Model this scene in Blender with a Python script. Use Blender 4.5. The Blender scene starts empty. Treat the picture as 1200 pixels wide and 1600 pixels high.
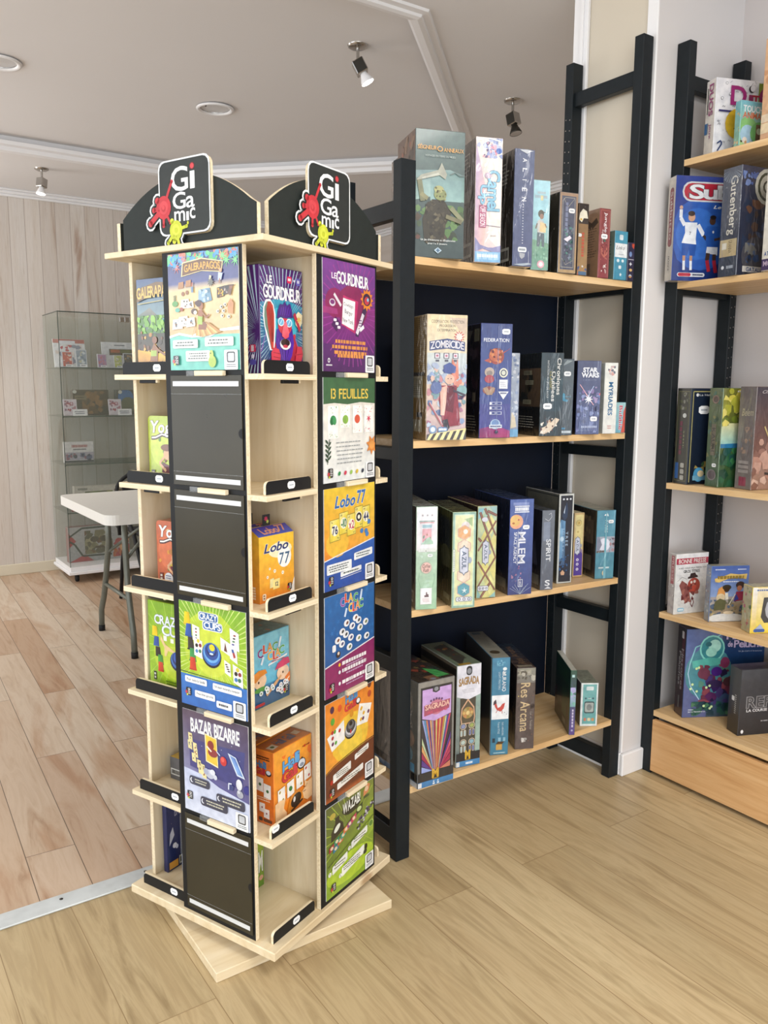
import bpy, math, random
from mathutils import Matrix, Vector

# ---------------------------------------------------------------- camera, light, exposure
SC = bpy.context.scene
COL = SC.collection
CAM_H, PITCH, ROLL = 1.2513, 0.1483, 0.0047
cam_data = bpy.data.cameras.new('camera')
cam_data.sensor_fit = 'VERTICAL'
cam_data.sensor_height = 36.0
cam_data.sensor_width = 27.0
cam_data.lens = 1286.2 / 1600 * 36.0
cam_data.clip_start = 0.05
cam = bpy.data.objects.new('camera', cam_data)
COL.objects.link(cam)
_r, _f = Vector((1, 0, 0)), Vector((0, math.cos(PITCH), -math.sin(PITCH)))
_u = Vector((0, math.sin(PITCH), math.cos(PITCH)))
_r2 = _r * math.cos(ROLL) + _u * math.sin(ROLL)
_u2 = _u * math.cos(ROLL) - _r * math.sin(ROLL)
cam.matrix_world = Matrix(((_r2.x, _u2.x, -_f.x, 0), (_r2.y, _u2.y, -_f.y, 0), (_r2.z, _u2.z, -_f.z, CAM_H), (0, 0, 0, 1)))
SC.camera = cam
SC.view_settings.view_transform = 'Standard'
SC.view_settings.look = 'None'
SC.view_settings.gamma = 1.0
SC.view_settings.use_curve_mapping = False
SC.view_settings.exposure = 0.30

world = bpy.data.worlds.new('daylight')
SC.world = world
world.use_nodes = True
bg = world.node_tree.nodes['Background']
bg.inputs[0].default_value = (0.88, 0.94, 1.0, 1)
bg.inputs[1].default_value = 1.0

def area(name, loc, target, sx, sy, power, col=(1, 1, 1), spread=180):
    d = bpy.data.lights.new(name, 'AREA')
    d.shape = 'RECTANGLE'; d.size = sx; d.size_y = sy; d.energy = power; d.color = col
    d.spread = math.radians(spread)
    o = bpy.data.objects.new(name, d); COL.objects.link(o)
    o.location = loc
    o.rotation_euler = (Vector(target) - Vector(loc)).to_track_quat('-Z', 'Y').to_euler()
    return o
# shop front windows: one behind the camera, one along the open left side
area('shop_front_daylight', (0.3, -2.6, 1.35), (0.0, 2.2, 1.75), 4.2, 2.3, 84, (0.93, 0.97, 1.0))
area('side_window_daylight', (-3.2, 0.9, 1.6), (0.3, 2.4, 0.8), 2.6, 2.0, 40, (0.93, 0.97, 1.0))
area('added_overhead_fill', (0.9, 0.6, 2.46), (0.9, 0.601, 0), 1.0, 1.0, 30, (1.0, 0.97, 0.92))  # added overhead fill without a fixture, deepens the shadow under the shelf
area('back_room_daylight', (-3.4, 5.0, 1.6), (0.5, 4.4, 0.9), 2.4, 1.8, 50, (1.0, 0.98, 0.95))

# ---------------------------------------------------------------- frames
TR = 0.6
U = (math.cos(TR), math.sin(TR)); V = (-math.sin(TR), math.cos(TR))
def room(u, v, z=0.0):
    return (u * U[0] + v * V[0], u * U[1] + v * V[1], z)
O1 = (0.0365, 2.0374); T1 = 0.6081            # long shelf unit
O2 = (0.8593, 2.6019); T2 = 0.5877            # second shelf unit
OD = (-0.2934, 1.8992); TD = 0.9926           # revolving stand

def lin(c):
    if isinstance(c, str):
        c = c.lstrip('#')
        c = tuple(int(c[i:i + 2], 16) / 255 for i in (0, 2, 4))
    return tuple((x / 12.92 if x <= 0.04045 else ((x + 0.055) / 1.055) ** 2.4) for x in c)

# ---------------------------------------------------------------- materials
M = {}
def newmat(name):
    m = bpy.data.materials.new(name); m.use_nodes = True
    nt = m.node_tree; b = nt.nodes['Principled BSDF']
    M[name] = m
    return m, nt, b
def N(nt, t, **kw):
    n = nt.nodes.new(t)
    for k, v in kw.items():
        if k.startswith('i_'):
            key = k[2:]
            key = int(key) if key.isdigit() else key
            n.inputs[key].default_value = v
        else:
            setattr(n, k, v)
    return n
def ramp(nt, stops):
    n = nt.nodes.new('ShaderNodeValToRGB')
    e = n.color_ramp.elements
    while len(e) < len(stops): e.new(0.5)
    for i, (p, c) in enumerate(stops):
        e[i].position = p; c = lin(c) if isinstance(c, str) else c
        e[i].color = (*c, 1)
    return n
def plain(name, col, rough=0.5, metal=0.0, noise=0.06, scale=20, coat=0.0, alpha=1.0, trans=0.0, ior=1.45, spec=0.5):
    m, nt, b = newmat(name)
    c = lin(col)
    tc = N(nt, 'ShaderNodeTexCoord')
    nz = N(nt, 'ShaderNodeTexNoise'); nz.inputs['Scale'].default_value = scale; nz.inputs['Detail'].default_value = 3
    nt.links.new(tc.outputs['Object'], nz.inputs['Vector'])
    r = ramp(nt, [(0.3, tuple(x * (1 - noise) for x in c)), (0.7, tuple(min(1, x * (1 + noise)) for x in c))])
    nt.links.new(nz.outputs['Fac'], r.inputs[0]); nt.links.new(r.outputs[0], b.inputs['Base Color'])
    b.inputs['Roughness'].default_value = rough; b.inputs['Metallic'].default_value = metal
    b.inputs['Coat Weight'].default_value = coat; b.inputs['Alpha'].default_value = alpha
    b.inputs['Transmission Weight'].default_value = trans; b.inputs['IOR'].default_value = ior
    b.inputs['Specular IOR Level'].default_value = spec
    return m
def printed(name, rough, coat, bump=0.0, bscale=30):
    m, nt, b = newmat(name)
    a = N(nt, 'ShaderNodeAttribute', attribute_name='Col')
    tc = N(nt, 'ShaderNodeTexCoord')
    nz = N(nt, 'ShaderNodeTexNoise'); nz.inputs['Scale'].default_value = 60; nz.inputs['Detail'].default_value = 4
    nt.links.new(tc.outputs['Object'], nz.inputs['Vector'])
    mx = N(nt, 'ShaderNodeMix', data_type='RGBA', blend_type='MULTIPLY'); mx.inputs[0].default_value = 1
    r = ramp(nt, [(0.3, (0.76, 0.77, 0.80)), (0.7, (1, 1, 1))])
    nt.links.new(nz.outputs['Fac'], r.inputs[0])
    nt.links.new(a.outputs['Color'], mx.inputs[6]); nt.links.new(r.outputs[0], mx.inputs[7])
    nt.links.new(mx.outputs[2], b.inputs['Base Color'])
    b.inputs['Roughness'].default_value = rough
    b.inputs['Coat Weight'].default_value = coat; b.inputs['Coat Roughness'].default_value = 0.08
    if bump:
        n2 = N(nt, 'ShaderNodeTexNoise'); n2.inputs['Scale'].default_value = bscale; n2.inputs['Detail'].default_value = 3; n2.inputs['Distortion'].default_value = 1.5
        mp = N(nt, 'ShaderNodeMapping'); mp.inputs['Scale'].default_value = (1, 1, 0.35)
        nt.links.new(tc.outputs['Object'], mp.inputs[0]); nt.links.new(mp.outputs[0], n2.inputs['Vector'])
        bp = N(nt, 'ShaderNodeBump'); bp.inputs['Strength'].default_value = bump; bp.inputs['Distance'].default_value = 0.008
        nt.links.new(n2.outputs['Fac'], bp.inputs['Height']); nt.links.new(bp.outputs[0], b.inputs['Coat Normal'])
    return m
def wood(name, c1, c2, c3, axis, rough=0.5, sc=1.0, knots=True, stretch=14.0, bump=0.05):
    """grain runs along the given object axis (0, 1 or 2)"""
    m, nt, b = newmat(name)
    tc = N(nt, 'ShaderNodeTexCoord')
    mp = N(nt, 'ShaderNodeMapping')
    s = [stretch * sc] * 3; s[axis] = 1.0 * sc
    mp.inputs['Scale'].default_value = s
    nt.links.new(tc.outputs['Object'], mp.inputs[0])
    nz = N(nt, 'ShaderNodeTexNoise'); nz.inputs['Scale'].default_value = 3.0; nz.inputs['Detail'].default_value = 7; nz.inputs['Roughness'].default_value = 0.62; nz.inputs['Distortion'].default_value = 0.6
    nt.links.new(mp.outputs[0], nz.inputs['Vector'])
    r = ramp(nt, [(0.25, c2), (0.5, c1), (0.75, c3)])
    nt.links.new(nz.outputs['Fac'], r.inputs[0])
    out = r.outputs[0]
    if knots:
        mk = N(nt, 'ShaderNodeMapping'); sk = [7.0 * sc] * 3; sk[axis] = 3.0 * sc; mk.inputs['Scale'].default_value = sk
        nt.links.new(tc.outputs['Object'], mk.inputs[0])
        vo = N(nt, 'ShaderNodeTexVoronoi'); vo.inputs['Scale'].default_value = 1.0
        nt.links.new(mk.outputs[0], vo.inputs['Vector'])
        rk = ramp(nt, [(0.0, lin('#7a5230')), (0.06, lin('#a97d50')), (0.1, (1, 1, 1))])
        nt.links.new(vo.outputs['Distance'], rk.inputs[0])
        mx = N(nt, 'ShaderNodeMix', data_type='RGBA', blend_type='MULTIPLY'); mx.inputs[0].default_value = 0.6
        nt.links.new(out, mx.inputs[6]); nt.links.new(rk.outputs[0], mx.inputs[7]); out = mx.outputs[2]
    nt.links.new(out, b.inputs['Base Color'])
    b.inputs['Roughness'].default_value = rough
    bp = N(nt, 'ShaderNodeBump'); bp.inputs['Strength'].default_value = bump; bp.inputs['Distance'].default_value = 0.002
    nt.links.new(nz.outputs['Fac'], bp.inputs['Height']); nt.links.new(bp.outputs[0], b.inputs['Normal'])
    return m
def planks(name, length, width, off, tones, grain, seam, rot=0.0, rough=0.38, swap='floor', mortar=0.0016, gscale=3.0, streak=None, darkk=0.35, gs=(0.9, 14.0)):
    """boards: tex X runs along the boards, tex Y across them (object coordinates)"""
    m, nt, b = newmat(name)
    tc = N(nt, 'ShaderNodeTexCoord')
    sp = N(nt, 'ShaderNodeSeparateXYZ'); cb = N(nt, 'ShaderNodeCombineXYZ')
    rt = N(nt, 'ShaderNodeMapping'); rt.inputs['Rotation'].default_value = (0, 0, rot)
    nt.links.new(tc.outputs['Object'], rt.inputs[0]); nt.links.new(rt.outputs[0], sp.inputs[0])
    ax = {'floor': ('Y', 'X'), 'wall': ('Z', 'X')}[swap]
    a0 = N(nt, 'ShaderNodeMath', operation='ADD'); a0.inputs[1].default_value = off[0]
    a1 = N(nt, 'ShaderNodeMath', operation='ADD'); a1.inputs[1].default_value = off[1]
    nt.links.new(sp.outputs[ax[0]], a0.inputs[0]); nt.links.new(sp.outputs[ax[1]], a1.inputs[0])
    nt.links.new(a0.outputs[0], cb.inputs[0]); nt.links.new(a1.outputs[0], cb.inputs[1])
    br = N(nt, 'ShaderNodeTexBrick'); br.offset = 0.5 if swap == 'floor' else 0.37; br.offset_frequency = 2; br.squash = 1
    br.inputs['Scale'].default_value = 1; br.inputs['Mortar Size'].default_value = mortar; br.inputs['Mortar Smooth'].default_value = 0.1
    br.inputs['Brick Width'].default_value = length; br.inputs['Row Height'].default_value = width; br.inputs['Bias'].default_value = 0
    br.inputs['Color1'].default_value = (0, 0, 0, 1); br.inputs['Color2'].default_value = (1, 1, 1, 1); br.inputs['Mortar'].default_value = (0.5, 0.5, 0.5, 1)
    nt.links.new(cb.outputs[0], br.inputs['Vector'])
    tr = ramp(nt, [(i / (len(tones) - 1), c) for i, c in enumerate(tones)])
    nt.links.new(br.outputs['Color'], tr.inputs[0])
    # grain, different on every board
    sc = N(nt, 'ShaderNodeVectorMath', operation='SCALE'); sc.inputs['Scale'].default_value = 37.0
    nt.links.new(br.outputs['Color'], sc.inputs[0])
    mp = N(nt, 'ShaderNodeMapping'); mp.inputs['Scale'].default_value = (gs[0], gs[1], 1)
    nt.links.new(cb.outputs[0], mp.inputs[0])
    ad = N(nt, 'ShaderNodeVectorMath', operation='ADD')
    nt.links.new(mp.outputs[0], ad.inputs[0]); nt.links.new(sc.outputs[0], ad.inputs[1])
    nz = N(nt, 'ShaderNodeTexNoise'); nz.inputs['Scale'].default_value = gscale; nz.inputs['Detail'].default_value = 8; nz.inputs['Roughness'].default_value = 0.6; nz.inputs['Distortion'].default_value = 1.3
    nt.links.new(ad.outputs[0], nz.inputs['Vector'])
    gr = ramp(nt, grain)
    nt.links.new(nz.outputs['Fac'], gr.inputs[0])
    mx = N(nt, 'ShaderNodeMix', data_type='RGBA', blend_type='MULTIPLY'); mx.inputs[0].default_value = 1
    nt.links.new(tr.outputs[0], mx.inputs[6]); nt.links.new(gr.outputs[0], mx.inputs[7])
    out = mx.outputs[2]
    # broad tone drifts / knots
    n2 = N(nt, 'ShaderNodeTexNoise'); n2.inputs['Scale'].default_value = 1.0; n2.inputs['Detail'].default_value = 7; n2.inputs['Distortion'].default_value = 1.0
    mp2 = N(nt, 'ShaderNodeMapping'); mp2.inputs['Scale'].default_value = (1.5 if swap == 'floor' else 0.7, 8.0, 1)
    nt.links.new(cb.outputs[0], mp2.inputs[0])
    ad2 = N(nt, 'ShaderNodeVectorMath', operation='ADD'); nt.links.new(mp2.outputs[0], ad2.inputs[0]); nt.links.new(sc.outputs[0], ad2.inputs[1])
    nt.links.new(ad2.outputs[0], n2.inputs['Vector'])
    r2 = ramp(nt, streak or [(0.35, (0.8, 0.72, 0.64)), (0.6, (1, 1, 1))])
    nt.links.new(n2.outputs['Fac'], r2.inputs[0])
    mx2 = N(nt, 'ShaderNodeMix', data_type='RGBA', blend_type='MULTIPLY'); mx2.inputs[0].default_value = darkk
    nt.links.new(out, mx2.inputs[6]); nt.links.new(r2.outputs[0], mx2.inputs[7]); out = mx2.outputs[2]
    ms = N(nt, 'ShaderNodeMix', data_type='RGBA'); ms.inputs[7].default_value = (*lin(seam), 1)
    nt.links.new(br.outputs['Fac'], ms.inputs[0]); nt.links.new(out, ms.inputs[6])
    nt.links.new(ms.outputs[2], b.inputs['Base Color'])
    b.inputs['Roughness'].default_value = rough
    bp = N(nt, 'ShaderNodeBump'); bp.inputs['Strength'].default_value = 0.08; bp.inputs['Distance'].default_value = 0.002
    nt.links.new(nz.outputs['Fac'], bp.inputs['Height']); nt.links.new(bp.outputs[0], b.inputs['Normal'])
    return m

printed('card', 0.5, 0.15)
printed('gloss_card', 0.32, 0.5)
printed('wrapped_card', 0.3, 1.0, 1.0, 22)
printed('matte_paint', 0.6, 0.0)
plain('white_paint', '#d9d6d6', 0.6, noise=0.015, scale=3)
plain('ceiling_paint', '#e4e2e2', 0.8, noise=0.012, scale=1.5)
plain('wall_paint', '#cfc8c6', 0.75, noise=0.012, scale=2)
plain('jamb_paint', '#cdc3b2', 0.7, noise=0.015, scale=2)
plain('gloss_white', '#ecebec', 0.35, noise=0.01, scale=5)
plain('black_paint', '#181e22', 0.45, noise=0.12, scale=45, spec=0.28)
plain('navy_board', '#0b1424', 0.55, noise=0.2, scale=8, spec=0.3)
plain('black_laminate', '#17181a', 0.5, noise=0.1, scale=30, spec=0.3)
plain('sign_black', '#252a28', 0.6, noise=0.08, scale=60, spec=0.3)
plain('chrome', '#b9b6b2', 0.22, 1.0, noise=0.05)
plain('dark_metal', '#45433f', 0.35, 0.8)
plain('grey_steel', '#6c6f66', 0.4, 0.3, noise=0.08, scale=30)
plain('table_plastic', '#dedcd6', 0.45, noise=0.02, scale=80)
plain('rubber', '#131315', 0.7)
plain('tag_paper', '#eef0f2', 0.5, noise=0.02)
plain('aluminium', '#c6cbcc', 0.4, 0.15, noise=0.12, scale=16)
plain('pocket_reflection_tint', '#3a3527', 0.3, alpha=0.85, noise=0.15, scale=5, coat=0.1, spec=0.35)  # olive-brown base paints the beige room's reflection onto the clear pocket sheets
plain('pocket_strip', '#d3d5d6', 0.25, noise=0.03)
plain('clear_plastic', '#c9ced2', 0.08, alpha=0.18, noise=0.02)
m_, nt_, b_ = newmat('cabinet_glass')
b_.inputs['Base Color'].default_value = (*lin('#a9b3a4'), 1); b_.inputs['Roughness'].default_value = 0.03
b_.inputs['Alpha'].default_value = 0.13; b_.inputs['IOR'].default_value = 1.5
_n = N(nt_, 'ShaderNodeTexNoise'); _n.inputs['Scale'].default_value = 1.5
_r3 = ramp(nt_, [(0.4, lin('#a4aea0')), (0.6, lin('#aeb8aa'))]); nt_.links.new(_n.outputs['Fac'], _r3.inputs[0]); nt_.links.new(_r3.outputs[0], b_.inputs['Base Color'])
plain('glass_edge', '#2f3f39', 0.1, noise=0.05)
m_, nt_, b_ = newmat('lamp_glow')
b_.inputs['Emission Color'].default_value = (1, 0.95, 0.86, 1); b_.inputs['Emission Strength'].default_value = 6.0
_n = N(nt_, 'ShaderNodeTexNoise'); _r3 = ramp(nt_, [(0.3, (1, 0.93, 0.85)), (0.7, (1, 1, 0.95))]); nt_.links.new(_n.outputs['Fac'], _r3.inputs[0]); nt_.links.new(_r3.outputs[0], b_.inputs['Base Color'])
wood('birch', '#ddcdb0', '#cfbb98', '#e6d9c0', 2, 0.5, 1.0, knots=False, stretch=9)
wood('birch_flat', '#ddcba9', '#cdb68d', '#e6d7ba', 0, 0.5, 1.0, knots=True, stretch=8)
wood('birch_edge', '#e3d3b3', '#cdb893', '#efe3ca', 0, 0.55, 1.0, knots=False, stretch=60)
wood('pine', '#d9b685', '#c59c68', '#e6caa0', 0, 0.45, 1.0, knots=True, stretch=16)
wood('pine_drawer', '#d3a673', '#bd8b56', '#e0ba88', 0, 0.45, 1.0, knots=True, stretch=14)
planks('oak_floor', 1.4, 0.1733, (-0.765, -0.413), ['#b09d7a', '#baa682', '#c4b18d', '#b4a07c', '#beab88'],
       [(0.30, (0.66, 0.61, 0.54)), (0.42, (0.86, 0.83, 0.77)), (0.52, (1.04, 1.03, 1.0)), (0.60, (0.90, 0.87, 0.82)), (0.72, (1.06, 1.05, 1.0))], '#8d7552', gscale=2.4, gs=(0.9, 10.0), darkk=0.35, mortar=0.0010)
planks('washed_floor', 1.25, 0.127, (0.25, -0.39), ['#bda087', '#ccb8a2', '#d4c5b2', '#b99a7e', '#cfbca6', '#c4ab92'],
       [(0.28, (0.70, 0.60, 0.52)), (0.40, (0.90, 0.86, 0.82)), (0.55, (1, 1, 1)), (0.7, (0.9, 0.86, 0.82))], '#5d4a3c', rot=0.046, gscale=2.6, gs=(1.0, 9.0), darkk=0.85,
       streak=[(0.34, (0.78, 0.63, 0.52)), (0.48, (1, 1, 1))], mortar=0.0011)
planks('wood_wallpaper', 12.0, 0.095, (1.5, 0.03), ['#d0c7bf', '#ddd7d1', '#ccc1b7', '#e6e2dd', '#d6ccc3'],
       [(0.27, (0.68, 0.60, 0.54)), (0.36, (0.90, 0.87, 0.84)), (0.5, (1, 1, 1)), (0.62, (0.93, 0.92, 0.91)), (0.72, (1.05, 1.05, 1.05))], '#a89a8e', swap='wall', rough=0.6, gscale=3.4, gs=(0.9, 20.0), darkk=0.95,
       streak=[(0.30, (0.62, 0.48, 0.40)), (0.37, (0.95, 0.93, 0.90)), (0.5, (1, 1, 1))], mortar=0.0018)

# ---------------------------------------------------------------- mesh builder
class MB:
    def __init__(s):
        s.v = []; s.f = []; s.m = []; s.c = []; s.sm = []; s.names = []
    def mi(s, name):
        if name not in s.names: s.names.append(name)
        return s.names.index(name)
    def face(s, pts, mat='card', col=(0.5, 0.5, 0.5), smooth=False):
        i = len(s.v); s.v += [tuple(p) for p in pts]
        s.f.append(list(range(i, i + len(pts)))); s.m.append(s.mi(mat)); s.sm.append(smooth)
        s.c.append(col if isinstance(col, list) else [col] * len(pts))
    def mesh(s, verts, faces, mat, col=(0.5, 0.5, 0.5), smooth=False):
        i = len(s.v); s.v += [tuple(p) for p in verts]; k = s.mi(mat)
        for f in faces:
            s.f.append([i + a for a in f]); s.m.append(k); s.sm.append(smooth); s.c.append([col] * len(f))
    def box(s, x0, x1, y0, y1, z0, z1, mat='card', col=(0.5, 0.5, 0.5), r=0.0, fm=None):
        """box with chamfer r; fm: dict face -> (mat, col) for 'x-','x+','y-','y+','z-','z+'"""
        fm = fm or {}
        X = (x0, x1); Y = (y0, y1); Z = (z0, z1)
        r = min(r, (x1 - x0) * .3, (y1 - y0) * .3, (z1 - z0) * .3)
        def P(a, b, c, ax):
            p = [X[a], Y[b], Z[c]]; sg = (1 if a == 0 else -1, 1 if b == 0 else -1, 1 if c == 0 else -1)
            for k in range(3):
                if k != ax: p[k] += sg[k] * r
            return tuple(p)
        def fa(ax, val, loop, key):
            pts = []
            for q in loop:
                t = list(q); t.insert(ax, val); pts.append(P(*t, ax))
            mm, cc = fm.get(key, (mat, col)); s.face(pts, mm, cc)
        fa(0, 0, [(0, 0), (0, 1), (1, 1), (1, 0)], 'x-'); fa(0, 1, [(0, 0), (1, 0), (1, 1), (0, 1)], 'x+')
        fa(1, 0, [(0, 0), (1, 0), (1, 1), (0, 1)], 'y-'); fa(1, 1, [(0, 0), (0, 1), (1, 1), (1, 0)], 'y+')
        fa(2, 0, [(0, 0), (0, 1), (1, 1), (1, 0)], 'z-'); fa(2, 1, [(0, 0), (1, 0), (1, 1), (0, 1)], 'z+')
        if r > 0:
            for a in (0, 1):
                for b in (0, 1):
                    s.face([P(a, b, 0, 0), P(a, b, 0, 1), P(a, b, 1, 1), P(a, b, 1, 0)], mat, col)
                    s.face([P(a, 0, b, 0), P(a, 0, b, 2), P(a, 1, b, 2), P(a, 1, b, 0)], mat, col)
                    s.face([P(0, a, b, 1), P(0, a, b, 2), P(1, a, b, 2), P(1, a, b, 1)], mat, col)
                    for c in (0, 1): s.face([P(a, b, c, 0), P(a, b, c, 1), P(a, b, c, 2)], mat, col)
    def prism(s, pts, o, ux, uy, d, mat, edge=None, back=None, col=(.5, .5, .5)):
        """outline pts (2d) in plane o,ux,uy extruded by d against the outward normal ux x uy"""
        o = Vector(o); ux = Vector(ux); uy = Vector(uy); n = ux.cross(uy).normalized()
        A = [o + ux * p[0] + uy * p[1] for p in pts]; B = [a - n * d for a in A]
        s.face(A, mat, col); s.face(B[::-1], back or mat, col)
        for i in range(len(A)):
            j = (i + 1) % len(A)
            s.face([A[i], B[i], B[j], A[j]], edge or mat, col)
    def tube(s, pts, r, mat, n=10, col=(.5, .5, .5), caps=True):
        pts = [Vector(p) for p in pts]; rr = r if isinstance(r, (list, tuple)) else [r] * len(pts)
        base = len(s.v); k = s.mi(mat); up = None
        for i, p in enumerate(pts):
            t = (pts[min(i + 1, len(pts) - 1)] - pts[max(i - 1, 0)]).normalized()
            if up is None or abs(up.dot(t)) > .98:
                up = Vector((0, 0, 1)) if abs(t.z) < .9 else Vector((1, 0, 0))
            a = t.cross(up).normalized(); b = a.cross(t).normalized(); up = b
            for q in range(n):
                w = 2 * math.pi * q / n; s.v.append(tuple(p + (a * math.cos(w) + b * math.sin(w)) * rr[i]))
        for i in range(len(pts) - 1):
            for q in range(n):
                s.f.append([base + i * n + q, base + i * n + (q + 1) % n, base + (i + 1) * n + (q + 1) % n, base + (i + 1) * n + q])
                s.m.append(k); s.sm.append(True); s.c.append([col] * 4)
        if caps:
            for st, rev in ((base, True), (base + (len(pts) - 1) * n, False)):
                l = [st + q for q in range(n)]
                s.f.append(l[::-1] if rev else l); s.m.append(k); s.sm.append(False); s.c.append([col] * n)
    def lathe(s, prof, c, mat, n=24, col=(.5, .5, .5), ax=None):
        """prof: list of (radius, height); axis z through c unless ax (unit vector)"""
        c = Vector(c); ax = Vector(ax or (0, 0, 1)).normalized()
        a = ax.orthogonal().normalized(); b = ax.cross(a)
        base = len(s.v); k = s.mi(mat)
        for r, h in prof:
            for q in range(n):
                w = 2 * math.pi * q / n; s.v.append(tuple(c + ax * h + (a * math.cos(w) + b * math.sin(w)) * r))
        for i in range(len(prof) - 1):
            for q in range(n):
                s.f.append([base + i * n + q, base + i * n + (q + 1) % n, base + (i + 1) * n + (q + 1) % n, base + (i + 1) * n + q])
                s.m.append(k); s.sm.append(True); s.c.append([col] * 4)
    def build(s, name, parent=None, loc=None, rz=None):
        me = bpy.data.meshes.new(name)
        me.from_pydata(s.v, [], s.f)
        for nme in s.names: me.materials.append(M[nme])
        me.polygons.foreach_set('material_index', s.m)
        me.polygons.foreach_set('use_smooth', s.sm)
        ca = me.color_attributes.new('Col', 'FLOAT_COLOR', 'CORNER')
        buf = []
        for fc in s.c:
            for c in fc: buf += [c[0], c[1], c[2], 1.0]
        ca.data.foreach_set('color', buf)
        me.validate(clean_customdata=False); me.update()
        o = bpy.data.objects.new(name, me); COL.objects.link(o)
        if parent: o.parent = parent
        if loc is not None: o.location = loc
        if rz is not None: o.rotation_euler = (0, 0, rz)
        return o

def tag(o, label=None, cat=None, group=None, kind=None):
    if label: o['label'] = label
    if cat: o['category'] = cat
    if group: o['group'] = group
    if kind: o['kind'] = kind
    return o
def thing(name, label, cat, loc, rz=0.0, group=None):
    o = bpy.data.objects.new(name, None); o.empty_display_size = 0.05; COL.objects.link(o)
    o.location = loc; o.rotation_euler = (0, 0, rz)
    return tag(o, label, cat, group)
def struct(name, mb, label=None, rz=TR):
    o = mb.build(name, rz=rz); o['kind'] = 'structure'; o['category'] = name.split('_')[0]
    if label: o['label'] = label
    return o

# ---------------------------------------------------------------- lettering (glyph outlines of the built-in font)
GL = {}
CHARS = ''.join(chr(i) for i in range(33, 127)) + 'éèàêçÉÀ'
BOLD = (0.0, 0.012, 0.026, 0.046)
def load_glyphs():
    tmp = []
    for k, off in enumerate(BOLD):
        for ch in CHARS:
            cu = bpy.data.curves.new('g', 'FONT'); cu.body = ch; cu.resolution_u = 3; cu.offset = off; cu.size = 1.0
            ob = bpy.data.objects.new('g', cu); COL.objects.link(ob); tmp.append((ch, k, ob, cu))
    dg = bpy.context.evaluated_depsgraph_get()
    for ch, k, ob, cu in tmp:
        me = ob.evaluated_get(dg).to_mesh()
        vs = [(v.co.x, v.co.y) for v in me.vertices]; fs = [list(p.vertices) for p in me.polygons]
        if not vs: vs = [(0, 0), (0.1, 0), (0, 0.1)]; fs = []
        GL[(ch, k)] = (vs, fs)
        ob.evaluated_get(dg).to_mesh_clear()
    for ch, k, ob, cu in tmp:
        bpy.data.objects.remove(ob); bpy.data.curves.remove(cu)
load_glyphs()

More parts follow.
